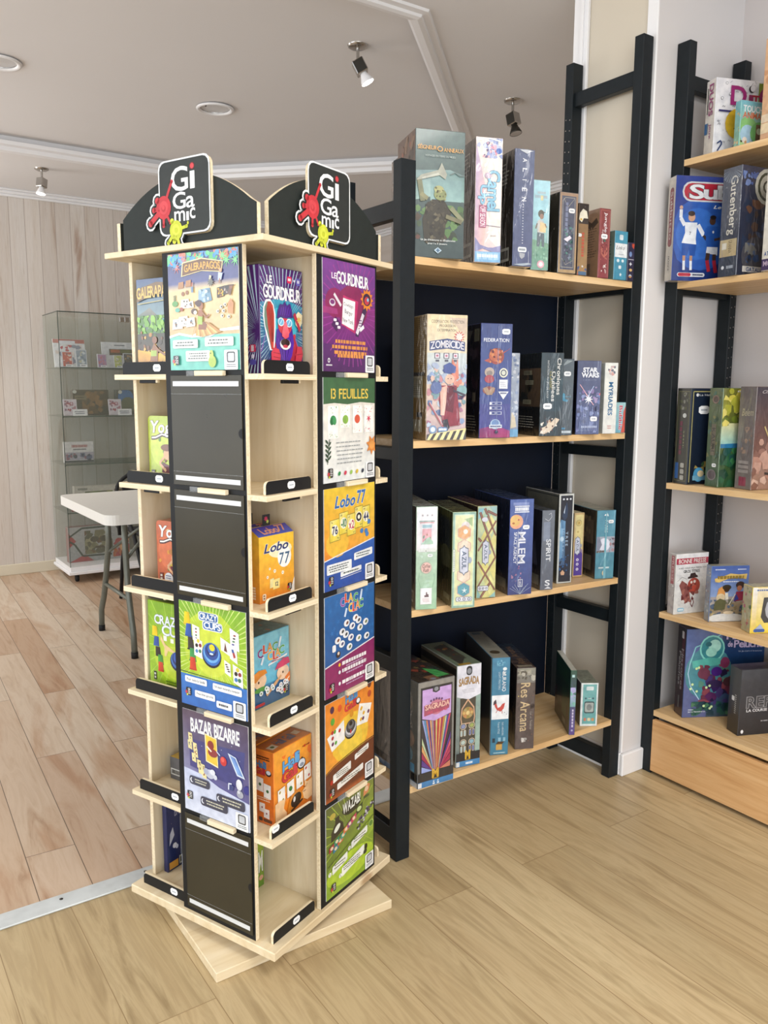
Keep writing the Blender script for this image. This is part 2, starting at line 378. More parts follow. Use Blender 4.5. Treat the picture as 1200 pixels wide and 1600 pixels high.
class Cv:
    """printed face: layered flat shapes on a rectangle; x,y run 0..1"""
    def __init__(s, mb, o, ux, uy, w, h, mat='card', eps=0.00005):
        s.mb = mb; s.o = Vector(o); s.ux = Vector(ux); s.uy = Vector(uy); s.w = w; s.h = h
        s.n = s.ux.cross(s.uy).normalized(); s.l = 1; s.mat = mat; s.eps = eps; s.clip = (0, 0, 1, 1)
    def P(s, x, y):
        return s.o + s.ux * (x * s.w) + s.uy * (y * s.h) + s.n * (s.eps * s.l)
    def poly(s, pts, c, layer=True, clip=True):
        if clip:
            a = s.clip; pts = [(min(max(x, a[0]), a[2]), min(max(y, a[1]), a[3])) for x, y in pts]
        if isinstance(c, list):
            cc = [lin(q) if isinstance(q, str) else q for q in c]
            cc = [cc[int(i * len(cc) / len(pts))] for i in range(len(pts))]
        else: cc = lin(c) if isinstance(c, str) else c
        s.mb.face([s.P(*p) for p in pts], s.mat, cc)
        if layer: s.l += 1
    def rect(s, x0, y0, x1, y1, c, c2=None):
        if c2: c = [c, c, c2, c2]
        s.poly([(x0, y0), (x1, y0), (x1, y1), (x0, y1)], c)
    def rrect(s, x0, y0, x1, y1, c, r=0.03, sk=0.0):
        ry = r * s.w / s.h; pts = []
        for cx, cy, a0 in ((x1 - r, y0 + ry, -90), (x1 - r, y1 - ry, 0), (x0 + r, y1 - ry, 90), (x0 + r, y0 + ry, 180)):
            for k in range(4):
                a = math.radians(a0 + 30 * k); x = cx + r * math.cos(a); y = cy + ry * math.sin(a); pts.append((x, y + sk * (x - x0)))
        s.poly(pts, c)
    def ell(s, cx, cy, rx, ry, c, n=16, rot=0.0):
        k = s.w / s.h; cr, sr = math.cos(math.radians(rot)), math.sin(math.radians(rot)); pts = []
        for i in range(n):
            a = 2 * math.pi * i / n; x = rx * math.cos(a); y = ry * math.sin(a)
            pts.append((cx + x * cr - y * sr, cy + (x * sr + y * cr) * k))
        s.poly(pts, c)
    def line(s, x0, y0, x1, y1, wd, c):
        k = s.w / s.h; dx, dy = x1 - x0, (y1 - y0) / k; L = math.hypot(dx, dy) or 1
        nx, ny = -dy / L * wd / 2, dx / L * wd / 2 * k
        s.poly([(x0 + nx, y0 + ny), (x0 - nx, y0 - ny), (x1 - nx, y1 - ny), (x1 + nx, y1 + ny)], c)
    def path(s, pts, wd, c):
        for a, b in zip(pts, pts[1:]):
            s.line(*a, *b, wd, c); s.l -= 1
        s.l += 1
    def star(s, cx, cy, r, c, n=5, q=0.45, rot=90):
        k = s.w / s.h; pts = []
        for i in range(2 * n):
            a = math.radians(rot + 180 * i / n); rr = r if i % 2 == 0 else r * q
            pts.append((cx + rr * math.cos(a), cy + rr * math.sin(a) * k))
        s.poly(pts, c)
    def rays(s, cx, cy, n, wd, c, r0=0.1, r1=1.5, a0=0, a1=360, seed=0):
        rd = random.Random(seed); k = s.w / s.h
        for i in range(n):
            a = math.radians(a0 + (a1 - a0) * (i + rd.uniform(-.25, .25)) / n); ra = r0 * rd.uniform(.8, 1.6)
            lim = r1
            for (lo, hi, o_, d_) in ((s.clip[0], s.clip[2], cx, math.cos(a)), (s.clip[1], s.clip[3], cy, math.sin(a) * k)):
                if d_ > 1e-6: lim = min(lim, (hi - o_) / d_)
                elif d_ < -1e-6: lim = min(lim, (lo - o_) / d_)
            if lim <= ra: continue
            s.poly([(cx + ra * math.cos(a), cy + ra * math.sin(a) * k),
                    (cx + lim * math.cos(a - wd), cy + lim * math.sin(a - wd) * k), (cx + lim * math.cos(a + wd), cy + lim * math.sin(a + wd) * k)], c)
            s.l -= 1
        s.l += 1
    def blobs(s, seed, n, reg, pal, r0, r1, asp=1.0):
        rd = random.Random(seed); k = s.w / s.h; old = s.clip; s.clip = (max(0, reg[0]), max(0, reg[1]), min(1, reg[2]), min(1, reg[3]))
        for i in range(n):
            cx = rd.uniform(reg[0], reg[2]); cy = rd.uniform(reg[1], reg[3]); r = rd.uniform(r0, r1) * (1 - .4 * i / n)
            m = rd.randint(5, 9); a0 = rd.uniform(0, 6.28); pts = []
            for j in range(m):
                a = a0 + 6.283 * j / m; rr = r * rd.uniform(.55, 1.2)
                pts.append((cx + rr * math.cos(a) * asp, cy + rr * math.sin(a) * k))
            s.poly(pts, rd.choice(pal)); 
            if i % 2: s.l -= 1
        s.l += 1; s.clip = old
    def dashes(s, x0, y0, x1, y1, rows, c, th=0.45, seed=1, full=False):
        """lines of print too small to read"""
        rd = random.Random(seed); hgt = (y1 - y0) / rows
        for i in range(rows):
            y = y1 - (i + .5) * hgt; x = x0 if full else x0 + rd.uniform(0, .12) * (x1 - x0); xe = x1 - (0 if full else rd.uniform(0, .15) * (x1 - x0))
            while x < xe:
                L = rd.uniform(.05, .13) * (x1 - x0); e = min(x + L, xe)
                s.poly([(x, y - hgt * th / 2), (e, y - hgt * th / 2), (e, y + hgt * th / 2), (x, y + hgt * th / 2)], c, layer=False)
                x = e + .02 * (x1 - x0)
        s.l += 1
    def vdash(s, x0, y0, x1, y1, c, seed=1):
        rd = random.Random(seed); y = y1
        while y > y0:
            e = max(y0, y - rd.uniform(.04, .11) * (y1 - y0) - .01); s.poly([(x0, e), (x1, e), (x1, y), (x0, y)], c, layer=False); y = e - .012
        s.l += 1
    def text(s, t, x0, y0, x1, y1, c, b=1, rot=0, ol=None, olw=None, sh=0.0, sp=0.09, arc=0.0, skew=0.0):
        """lettering stretched into the rectangle; rot -90 reads downwards, 90 upwards; ol = outline colour"""
        if ol is not None:
            s.text(t, x0, y0, x1, y1, ol, b=min(3, (olw if olw is not None else b + 2)), rot=rot, sh=sh, sp=sp, arc=arc, skew=skew)
        lay = []; x = 0.0; lo, hi = 1e9, -1e9
        for ch in t:
            if ch == ' ': x += 0.32; continue
            vs, fs = GL[(ch if (ch, 0) in GL else '-', b)]
            v0 = GL[(ch if (ch, 0) in GL else '-', 0)][0]
            mn = min(p[0] for p in v0); mxx = max(p[0] for p in v0)
            lay.append((x - mn, vs, fs)); x += mxx - mn + sp
            lo = min(lo, min(p[1] for p in v0)); hi = max(hi, max(p[1] for p in v0))
        if not lay: return
        L = x - sp; H = (hi - lo) or 1
        for dx, vs, fs in lay:
            base = len(s.mb.v); k = s.mb.mi(s.mat); cc = lin(c) if isinstance(c, str) else c
            for (px, py) in vs:
                a = (px + dx) / L; q = (py - lo) / H
                a2 = a + sh * (q - .5) * H / L
                q2 = q + arc * (1 - (2 * a - 1) ** 2) + skew * a
                if rot == 0: X, Y = x0 + a2 * (x1 - x0), y0 + q2 * (y1 - y0)
                elif rot == -90: X, Y = x0 + q2 * (x1 - x0), y1 - a2 * (y1 - y0)
                else: X, Y = x1 - q2 * (x1 - x0), y0 + a2 * (y1 - y0)
                s.mb.v.append(tuple(s.P(X, Y)))
            for f in fs:
                s.mb.f.append([base + i for i in f]); s.mb.m.append(k); s.mb.sm.append(False); s.mb.c.append([cc] * len(f))
        s.l += 1
# ---------------------------------------------------------------- the room (u to the right, v away, room frame)
HC = 2.50
mb = MB(); mb.box(-4, 2.55, -3.5, 1.955, -0.06, 0, 'oak_floor'); struct('floor', mb)
mb = MB(); mb.box(-4, 3.95, 1.955, 6.0, -0.06, 0, 'washed_floor'); struct('floor', mb)
mb = MB()
mb.box(-4, 2.085, 1.946, 2.006, 0.0002, 0.005, 'aluminium', r=0.002)
for i in range(28):
    mb.lathe([(0.0045, 0), (0.0045, 0.0008), (0.0, 0.001)], (-3.8 + i * .21, 1.985, 0.005), 'dark_metal', 10)
struct('trim_1', mb)
mb = MB(); mb.box(-4, 3.95, 5.9, 6.0, 0, HC, 'wood_wallpaper'); struct('wall_back', mb)
mb = MB(); mb.box(3.85, 3.95, 1.98, 5.9, 0, HC, 'wood_wallpaper'); w_ = struct('wall_far_right', mb)
mb = MB(); mb.box(2.09, 3.95, 1.664, 1.98, 0, HC, 'white_paint', fm={'x-': ('jamb_paint', (.5, .5, .5)), 'y+': ('jamb_paint', (.5, .5, .5))}); struct('wall_middle', mb)
mb = MB(); mb.box(2.50, 2.6, -3.5, 1.664, 0, HC, 'wall_paint'); struct('wall_right', mb)
# corner strips of the opening
mb = MB(); mb.box(2.078, 2.09, 1.925, 1.984, 0.075, HC, 'gloss_white', r=.002); mb.box(2.07, 2.079, 1.94, 1.952, .075, HC, 'gloss_white', r=.002); struct('trim_2', mb)
mb = MB(); mb.box(2.082, 2.09, 1.662, 1.70, 0.075, HC, 'gloss_white', r=.002); struct('trim_3', mb)
mb = MB(); mb.box(2.076, 2.5, 1.650, 1.664, 0.0, 0.075, 'gloss_white', r=.003); mb.box(2.076, 2.09, 1.664, 1.984, 0.0, 0.075, 'gloss_white', r=.003); struct('baseboard_middle', mb)
plain('cream_paint', '#d6ccb6', .6, noise=.03, scale=6)
mb = MB(); mb.box(-4, 3.85, 5.885, 5.9, 0, .072, 'cream_paint', r=.003); mb.box(3.835, 3.85, 2.0, 5.885, 0, .072, 'cream_paint', r=.003); struct('baseboard_back', mb)
mb = MB()
for (z0, z1, t) in ((HC - .045, HC - .03, .018), (HC - .03, HC - .012, .032), (HC - .012, HC, .05)):
    mb.box(-4, 3.85, 5.9 - t, 5.9, z0, z1, 'gloss_white', r=.003); mb.box(3.85 - t, 3.85, 2.0, 5.9 - t, z0, z1, 'gloss_white', r=.003)
struct('trim_4', mb)
# ceiling with a shallow eight-sided tray
OCT = [(0.28, 2.42), (1.76, 2.42), (3.0, 3.62), (3.0, 3.87), (1.98, 4.90), (-0.1, 4.90), (-1.05, 3.87), (-1.05, 3.62)]
def offs(poly, d):
    out = []; n = len(poly)
    for i in range(n):
        p0, p1, p2 = poly[i - 1], poly[i], poly[(i + 1) % n]
        def nl(a, b):
            dx, dy = b[0] - a[0], b[1] - a[1]; L = math.hypot(dx, dy); return (dy / L, -dx / L)
        n1, n2 = nl(p0, p1), nl(p1, p2); k = 1 + n1[0] * n2[0] + n1[1] * n2[1]
        out.append((p1[0] + d * (n1[0] + n2[0]) / k, p1[1] + d * (n1[1] + n2[1]) / k))
    return out
mb = MB(); zc = HC; SV = 3.745
low = [(-4, -3.5), (-4, SV), (-1.05, SV), OCT[7], OCT[0], OCT[1], OCT[2], (3.0, SV), (3.95, SV), (3.95, -3.5)]
upp = [(-4, SV), (-4, 6.0), (3.95, 6.0), (3.95, SV), (3.0, SV), OCT[3], OCT[4], OCT[5], OCT[6], (-1.05, SV)]
for pl in (low, upp): mb.face([(a, b, zc) for a, b in pl], 'ceiling_paint')
for i in range(8):
    a, b = OCT[i], OCT[(i + 1) % 8]
    mb.face([(*a, zc), (*b, zc), (*b, zc + .06), (*a, zc + .06)], 'ceiling_paint')
mb.face([(*p, zc + .06) for p in OCT][::-1], 'ceiling_paint')
mb.box(-4, 3.95, -3.5, 6.0, zc + .07, zc + .12, 'ceiling_paint')
struct('ceiling', mb)
mb = MB()
prof = [(-.030, zc + .030), (-.026, zc + .012), (-.012, zc + .004), (-.006, zc - .016), (.020, zc - .022), (.034, zc - .018), (.038, zc - .010), (.060, zc - .008), (.064, zc)]
rings = [[(*p, z) for p in offs(OCT, d)] for d, z in prof]
for A, B in zip(rings, rings[1:]):
    for i in range(8):
        j = (i + 1) % 8; mb.face([A[i], B[i], B[j], A[j]], 'gloss_white')
struct('trim_5', mb)

def spot(label, u, v, z, aim, lit, group=None):
    p = room(u, v, z)
    t = thing('ceiling_spotlight', label, 'ceiling light', p, TR, 'ceiling spotlights')
    m = MB(); m.lathe([(0, -.010), (.030, -.010), (.038, -.006), (.040, 0)], (0, 0, 0), 'chrome', 28); m.lathe([(.006, 0), (.006, -.05)], (0, 0, -.008), 'chrome', 10)
    m.build('ceiling_plate', t)
    d = Vector(aim).normalized(); q = d.to_track_quat('-Z', 'Y')
    hc = Vector((0, 0, -.062)) + d * .018
    m = MB(); m.box(-.023, .023, -.023, .023, -.026, .026, 'chrome', r=.003, fm={'x+': ('dark_metal', (0, 0, 0)), 'x-': ('chrome', (0, 0, 0))})
    o = m.build('lamp_housing', t); o.location = hc; o.rotation_euler = q.to_euler()
    m = MB(); m.lathe([(.012, .0), (.016, -.012), (.026, -.034), (.027, -.040), (.025, -.040)], (0, 0, 0), 'gloss_white' if lit else 'dark_metal', 24)
    m.lathe([(.025, -.0395), (.0, -.037)], (0, 0, 0), 'lamp_glow' if lit else 'chrome', 24)
    o = m.build('bulb', t); o.location = hc + d * .024; o.rotation_euler = q.to_euler()
    if lit:
        L = bpy.data.lights.new('spot_lamp', 'SPOT'); L.energy = 9 * lit; L.spot_size = 1.6; L.spot_blend = .6; L.color = (1, .93, .82); L.shadow_soft_size = .03
        lo = bpy.data.objects.new('spot_lamp', L); COL.objects.link(lo); lo.parent = t; lo.location = hc + d * .075; lo.rotation_euler = q.to_euler()
    return t
spot('chrome square ceiling spotlight with white bulb, inside the raised ceiling tray', 1.831, 2.87, HC + .06, (.45, -.3, -1), 1)
spot('chrome square ceiling spotlight with unlit dark bulb, above the tall shelf unit', 2.615, 2.84, HC, (.05, -.25, -1), 0)
spot('small lit ceiling spotlight glowing white near the plank-papered wall', 1.178, 5.24, HC, (-.15, -.1, -1), 2)
def downlight(label, u, v, z):
    t = thing('recessed_downlight', label, 'ceiling light', room(u, v, z), TR, 'recessed downlights')
    m = MB(); m.lathe([(.088, 0), (.086, -.006), (.078, -.008), (.070, -.004), (.068, .0)], (0, 0, 0), 'gloss_white', 40); m.build('trim_ring', t)
    m = MB(); m.lathe([(.070, -.001), (.066, .035), (.0, .045)], (0, 0, -.001), 'chrome', 40); m.build('reflector', t)
    m = MB(); m.lathe([(.0, -.0005), (.062, -.0005), (.062, .002)], (0, 0, 0), 'clear_plastic', 32); m.lathe([(.004, -.004), (.004, .01)], (-.055, -.02, 0), 'dark_metal', 8); m.build('glass_cover', t)
    return t
downlight('round recessed downlight with white ring in the middle of the ceiling tray', 1.662, 3.856, HC + .055)
downlight('round recessed downlight cut off by the left edge of the picture', 0.719, 3.833, HC + .055)
m = MB(); m.box(0, .07, -.025, 0, 0, .11, 'gloss_white', r=.008)
o = m.build('wall_thermostat', loc=room(.885, 5.899, 2.22), rz=TR); tag(o, 'small white wall unit high on the plank-papered wall', 'thermostat')

# ---------------------------------------------------------------- ladder shelf units
def shelf_unit(name, label, cat, loc, rz, L, D, H, zs, back=None):
    t = thing(name, label, cat, loc, rz)
    for k, (x0, h) in enumerate(((0, H[0]), (L - .044, H[1]))):
        for y0 in (0, D - .032):
            m = MB(); m.box(x0, x0 + .044, y0, y0 + .032, 0, h, 'black_paint', r=.0012)
            side = ((x0 + .044, 1), (x0, -1))
            for (xx, sg) in ([side[k]] if y0 > .1 else []):
                for j in range(int((h - .25) / .032)):
                    for yy in (.008, .024):
                        z = .14 + j * .032 + (.0 if yy < .01 else .003)
                        pts = [(xx + sg * .0003, y0 + yy + .0021 * math.cos(a * 1.047), z + .0021 * math.sin(a * 1.047)) for a in range(6)]
                        m.face(pts if sg > 0 else pts[::-1], 'chrome')
            m.build('post', t)
        rg = [(.03, .078), (.515, .555), (1.042, 1.075), (1.54, 1.578), (2.13, 2.172)] if h > 2 else [(.03, .078), (.515, .555), (1.073, 1.105), (1.66, 1.703)]
        for z0, z1 in rg:
            m = MB(); m.box(x0 + .010, x0 + .034, .032, D - .032, z0, z1, 'black_paint', r=.0012); m.build('rung', t)
        for z in (.055, 1.585 if h > 2 else 1.68):
            pass
    for za, zb in zs:
        m = MB(); m.prism([(.0445, za - .018), (L - .0445, zb - .018), (L - .0445, zb), (.0445, za)], (0, 0.0005, 0), (1, 0, 0), (0, 0, 1), D - .001, 'pine')
        m.build('shelf_board', t)
    if back:
        m = MB(); m.box(.0, L - .044, D + .0005, D + .007, back[0], back[1], 'navy_board'); m.build('back_panel', t)
    return t
Z1 = (1.570, 1.122, .678, .2006)
unit1 = shelf_unit('shelf_unit', 'long wooden shelf unit with black ladder ends and a dark back panel', 'shelf unit', (*O1, 0), T1, .896, .297, (1.79, 2.26),
                   [(1.570, 1.570), (1.1225, 1.1225), (.6855, .669), (.2006, .2006)], (.10, 1.552))
Z2 = (1.9264, 1.5734, .9647, .5483, .2176)
unit2 = shelf_unit('shelf_unit', 'shelf unit with black ladder ends and a pine drawer, against the right wall', 'shelf unit', (*O2, 0), T2 - math.pi / 2, .896, .303, (2.26, 2.26), [(z, z) for z in Z2])
dr = MB(); dr.box(.046, .85, -.006, .012, .012, .188, 'pine_drawer', r=.002); dr.box(.05, .846, .012, .29, .02, .16, 'pine'); dr.build('drawer', unit2)

# ---------------------------------------------------------------- revolving display stand
HD, DD, U0, TP = .2177, .0506, -.0547, .011
ZS = [1.2797, 1.0419, .8030, .5575, .3086, .0661]
ZT = 1.525
stand = thing('display_stand', 'tall revolving plywood game stand with black poster panels and arched black headers', 'display stand', (*OD, 0), TD)
def part(m, name, k=0, parent=stand):
    return m.build(name, parent, rz=-math.pi / 2 * k)
m = MB(); h = .228; m.box(-h, h, -h, h, 0, .0228, 'birch_flat', r=.0015); o = m.build('base_plinth', stand, rz=.6051 - TD)
m = MB(); m.lathe([(.10, .0232), (.10, .0445)], (0, 0, 0), 'dark_metal', 32); m.build('turntable_bearing', stand)
m = MB(); h = .2266; m.box(-h, h, -h, h, .046, .0661, 'birch_flat', r=.002); m.build('base_board', stand)
m = MB(); h = .2250; m.box(-h, h, -h, h, ZT, ZT + .012, 'birch_flat', r=.001); m.build('top_board', stand)

def arch(u): return .062 + .075 * max(0, 1 - abs(u / .19) ** 2.1)
def splat(c, cx, cy, r, col, seed, arms):
    c.ell(cx, cy, r, r * 1.08, col, 18)
    for a, L, wd in arms:
        k = c.w / c.h; a = math.radians(a); x, y = cx + L * math.cos(a), cy + L * math.sin(a) * k
        c.line(cx + .5 * r * math.cos(a), cy + .5 * r * math.sin(a) * k, x, y, wd, col); c.l -= 1
        c.ell(x, y, wd * .62, wd * .62, col, 10); c.l -= 1
    c.l += 1
RA = [(62, .30, .035), (215, .27, .06), (185, .16, .05), (268, .20, .035), (300, .20, .03), (140, .13, .06)]
YA = [(10, .17, .035), (225, .18, .04), (285, .19, .04), (120, .12, .05), (255, .12, .05)]
def logo_big(c):
    for (wt, kol) in ((.012, '#f2f4f4'), (-.006, '#262b29')):
        c.rrect(.185 - wt, .150 - wt, .965 + wt, .955 + wt, kol, .09)
        splat(c, .25, .46, .135 + wt, kol, 1, [(a, L + .0, w + .05 + 2 * wt) for a, L, w in RA])
        splat(c, .44, .19, .115 + wt, kol, 2, [(a, L + .0, w + .05 + 2 * wt) for a, L, w in YA])
    W = '#f4f6f6'
    c.text('G', .38, .615, .64, .875, W, b=1); c.text('l', .69, .625, .735, .80, W, b=2)
    c.ell(.712, .86, .038, .038, '#7d2227'); c.ell(.712, .86, .028, .028, '#d8454c')
    c.text('Ga', .40, .42, .735, .60, W, b=1, sp=.04); c.text('m', .42, .285, .585, .395, W, b=1); c.text('l', .615, .285, .64, .375, W, b=2); c.text('c', .665, .295, .745, .41, W, b=1)
    c.ell(.628, .255, .014, .018, '#d6dc3c')
    splat(c, .25, .46, .118, '#c9333c', 1, RA); c.ell(.25, .46, .07, .075, '#d8464d'); c.ell(.25, .45, .035, .037, '#bf2f38'); c.ell(.245, .46, .022, .024, '#d8464d')
    splat(c, .44, .19, .10, '#cfd63a', 2, YA); c.ell(.44, .195, .06, .062, '#dbe24c'); c.ell(.445, .19, .03, .03, '#c3ca30')
for k in range(4):
    n = 24; ua, ub = {0: (-.184, .184), 1: (-.184, .1945), 2: (-.184, .204), 3: (-.204, .184)}[k]; pts = [(ua, 0), (ub, 0)] + [(ub - (ub - ua) * i / n, arch(ub - (ub - ua) * i / n)) for i in range(n + 1)]
    m = MB(); m.prism(pts, (0, -.205, ZT + .0125), (1, 0, 0), (0, 0, 1), .010, 'sign_black', 'birch_edge', 'sign_black')
    hd = part(m, 'header_board', k)
    m = MB(); rr = []
    sx = .010 if k == 1 else 0.0
    x0, x1, z0, z1, r = -.071 + sx, .073 + sx, 1.556, 1.701, .018
    for cx, cz, a0 in ((x1 - r, z0 + r, -90), (x1 - r, z1 - r, 0), (x0 + r, z1 - r, 90), (x0 + r, z0 + r, 180)):
        for j in range(5):
            a = math.radians(a0 + 22.5 * j); rr.append((cx + r * math.cos(a), cz + r * math.sin(a)))
    m.prism(rr, (0, -.2125, 0), (1, 0, 0), (0, 0, 1), .0072, 'sign_black', 'birch_edge')
    for (cx, cz, r) in ((-.060 + sx, 1.611, .031), (-.026 + sx, 1.566, .027)):
        m.prism([(cx + r * math.cos(a * .349), cz + r * math.sin(a * .349)) for a in range(18)], (0, -.2122, 0), (1, 0, 0), (0, 0, 1), .0069, 'sign_black', 'sign_black')
    c = Cv(m, (-.104 + sx, -.2127, 1.533), (1, 0, 0), (0, 0, 1), .18, .176, 'matte_paint'); c.clip = (-1, -1, 2, 2)
    logo_big(c)
    m.build('logo_plaque', hd)
    # panel, partition
    m = MB(); m.box(U0, HD - DD, -HD, -HD + TP, .0664, ZT - .0003, 'birch', r=.0006, fm={'y-': ('black_laminate', (0, 0, 0)), 'x+': ('birch_edge', (0, 0, 0)), 'x-': ('birch_edge', (0, 0, 0))})
    part(m, 'poster_panel', k)
    m = MB(); m.box(-.030, -.019, -HD + TP + .0003, .0187, .0664, ZT - .0003, 'birch'); part(m, 'partition', k)
    for i, z in enumerate(ZS):
        if i < 5:
            m = MB()
            pl = [(-HD, -HD), (U0 - .0004, -HD), (U0 - .0004, -HD + TP + .0004), (-.0303, -HD + TP + .0004), (-.0303, .0186), (-HD + TP + .0004, .0186), (-HD + TP + .0004, -.1673), (-HD, -.1673)]
            m.prism(pl, (0, 0, z), (1, 0, 0), (0, 1, 0), .011, 'birch_flat', 'birch_edge'); part(m, 'shelf', k)
            m = MB(); m.box(-.15, -.10, -.207, -.199, z - .0185, z - .0112, 'black_laminate', r=.001); m.box(-.10, -.094, -.206, -.2, z - .0175, z - .0112, 'birch_edge'); part(m, 'shelf_clip', k)
        zz = z + .0004; x0, x1, hh, r = -.205, -.061, .0265, .010
        pts = [(x0, zz), (x1, zz)]
        for cx, cz, a0 in ((x1 - r, zz + hh - r, 0), (x0 + r, zz + hh - r, 90)):
            for j in range(5):
                a = math.radians(a0 + 22.5 * j); pts.append((cx + r * math.cos(a), cz + r * math.sin(a)))
        m = MB(); m.prism(pts, (0, -.205, 0), (1, 0, 0), (0, 0, 1), .0065, 'black_laminate', 'birch_edge', 'birch_flat')
        rail = part(m, 'price_rail', k)
        if (k, i) in ((0, 0), (0, 1), (0, 2), (0, 3), (0, 4), (0, 5), (1, 0), (1, 1), (1, 4), (1, 5)):
            tx = {(0, 4): -.192, (1, 0): -.095, (1, 1): -.10, (1, 4): -.085, (1, 5): -.10}.get((k, i), -.127)
            m = MB(); w, hg, q = .0115, .0075, .004; tz = zz + .0135 + (.006 if (k, i) == (0, 4) else 0)
            m.prism([(tx - w, tz - hg + q), (tx - w + q, tz - hg), (tx + w - q, tz - hg), (tx + w, tz - hg + q), (tx + w, tz + hg - q), (tx + w - q, tz + hg), (tx - w + q, tz + hg), (tx - w, tz + hg - q)],
                    (0, -.2058, 0), (1, 0, 0), (0, 0, 1), .0005, 'tag_paper')
            cc = Cv(m, (tx - w, -.2059, tz - hg), (1, 0, 0), (0, 0, 1), 2 * w, 2 * hg, 'tag_paper'); cc.mat = 'card'
            cc.dashes(.22, .38, .8, .62, 1, '#aab3bd', .8, full=True)
            m.build('price_tag', rail)
        if i < 5:
            m = MB(); m.box(.040, .118, -HD - .012, -HD - .0004, z - .004, z + .0065, 'birch_edge', r=.001); m.box(.012, .040, -HD - .006, -HD - .0004, z - .004, z + .0065, 'clear_plastic'); part(m, 'poster_ledge', k)

# posters ------------------------------------------------
def mini_logo(c, x, y, s):
    k = c.w / c.h
    c.rrect(x, y, x + s, y + s * 1.15 * k, '#1d1d1f', s * .15)
    c.text('Gi', x + .4 * s, y + .75 * s * k, x + .8 * s, y + 1.05 * s * k, '#f4f4f4'); c.l -= 1
    c.text('Ga', x + .4 * s, y + .45 * s * k, x + .85 * s, y + .70 * s * k, '#f4f4f4'); c.l -= 1
    c.text('mic', x + .4 * s, y + .2 * s * k, x + .85 * s, y + .40 * s * k, '#f4f4f4')
    c.star(x + .08 * s, y + .45 * s * k, .32 * s, '#d23b42', 6, .5, 20); c.star(x + .25 * s, y + .08 * s * k, .22 * s, '#d3d93c', 5, .5)
def code_card(c, dark='#2b2b2e'):
    c.rrect(.80, .0, .985, .165, '#f3f5f6', .015)
    c.rrect(.835, .06, .95, .15, dark, .02); c.rrect(.85, .071, .935, .139, '#c9ccd0', .012)
    c.dashes(.83, .018, .96, .05, 2, '#555b60', .5, full=True)
def bubble(c, x0, y0, x1, y1, col, ink, rows=2, sk=0.0, t=None, r=.015):
    c.rrect(x0, y0, x1, y1, col, r, sk)
    if t: c.text(t, x0 + .03, y0 + (y1 - y0) * .3, x1 - .03, y0 + (y1 - y0) * .72, ink, b=1, skew=0 if not sk else sk * (x1 - x0) / ((y1 - y0) * .42))
    else: c.dashes(x0 + .03, y0 + (y1 - y0) * .15 + sk * (x1 - x0) / 2, x1 - .03, y1 - (y1 - y0) * .15 + sk * (x1 - x0) / 2, rows, ink, .45, seed=int(x0 * 100 + y0 * 77))
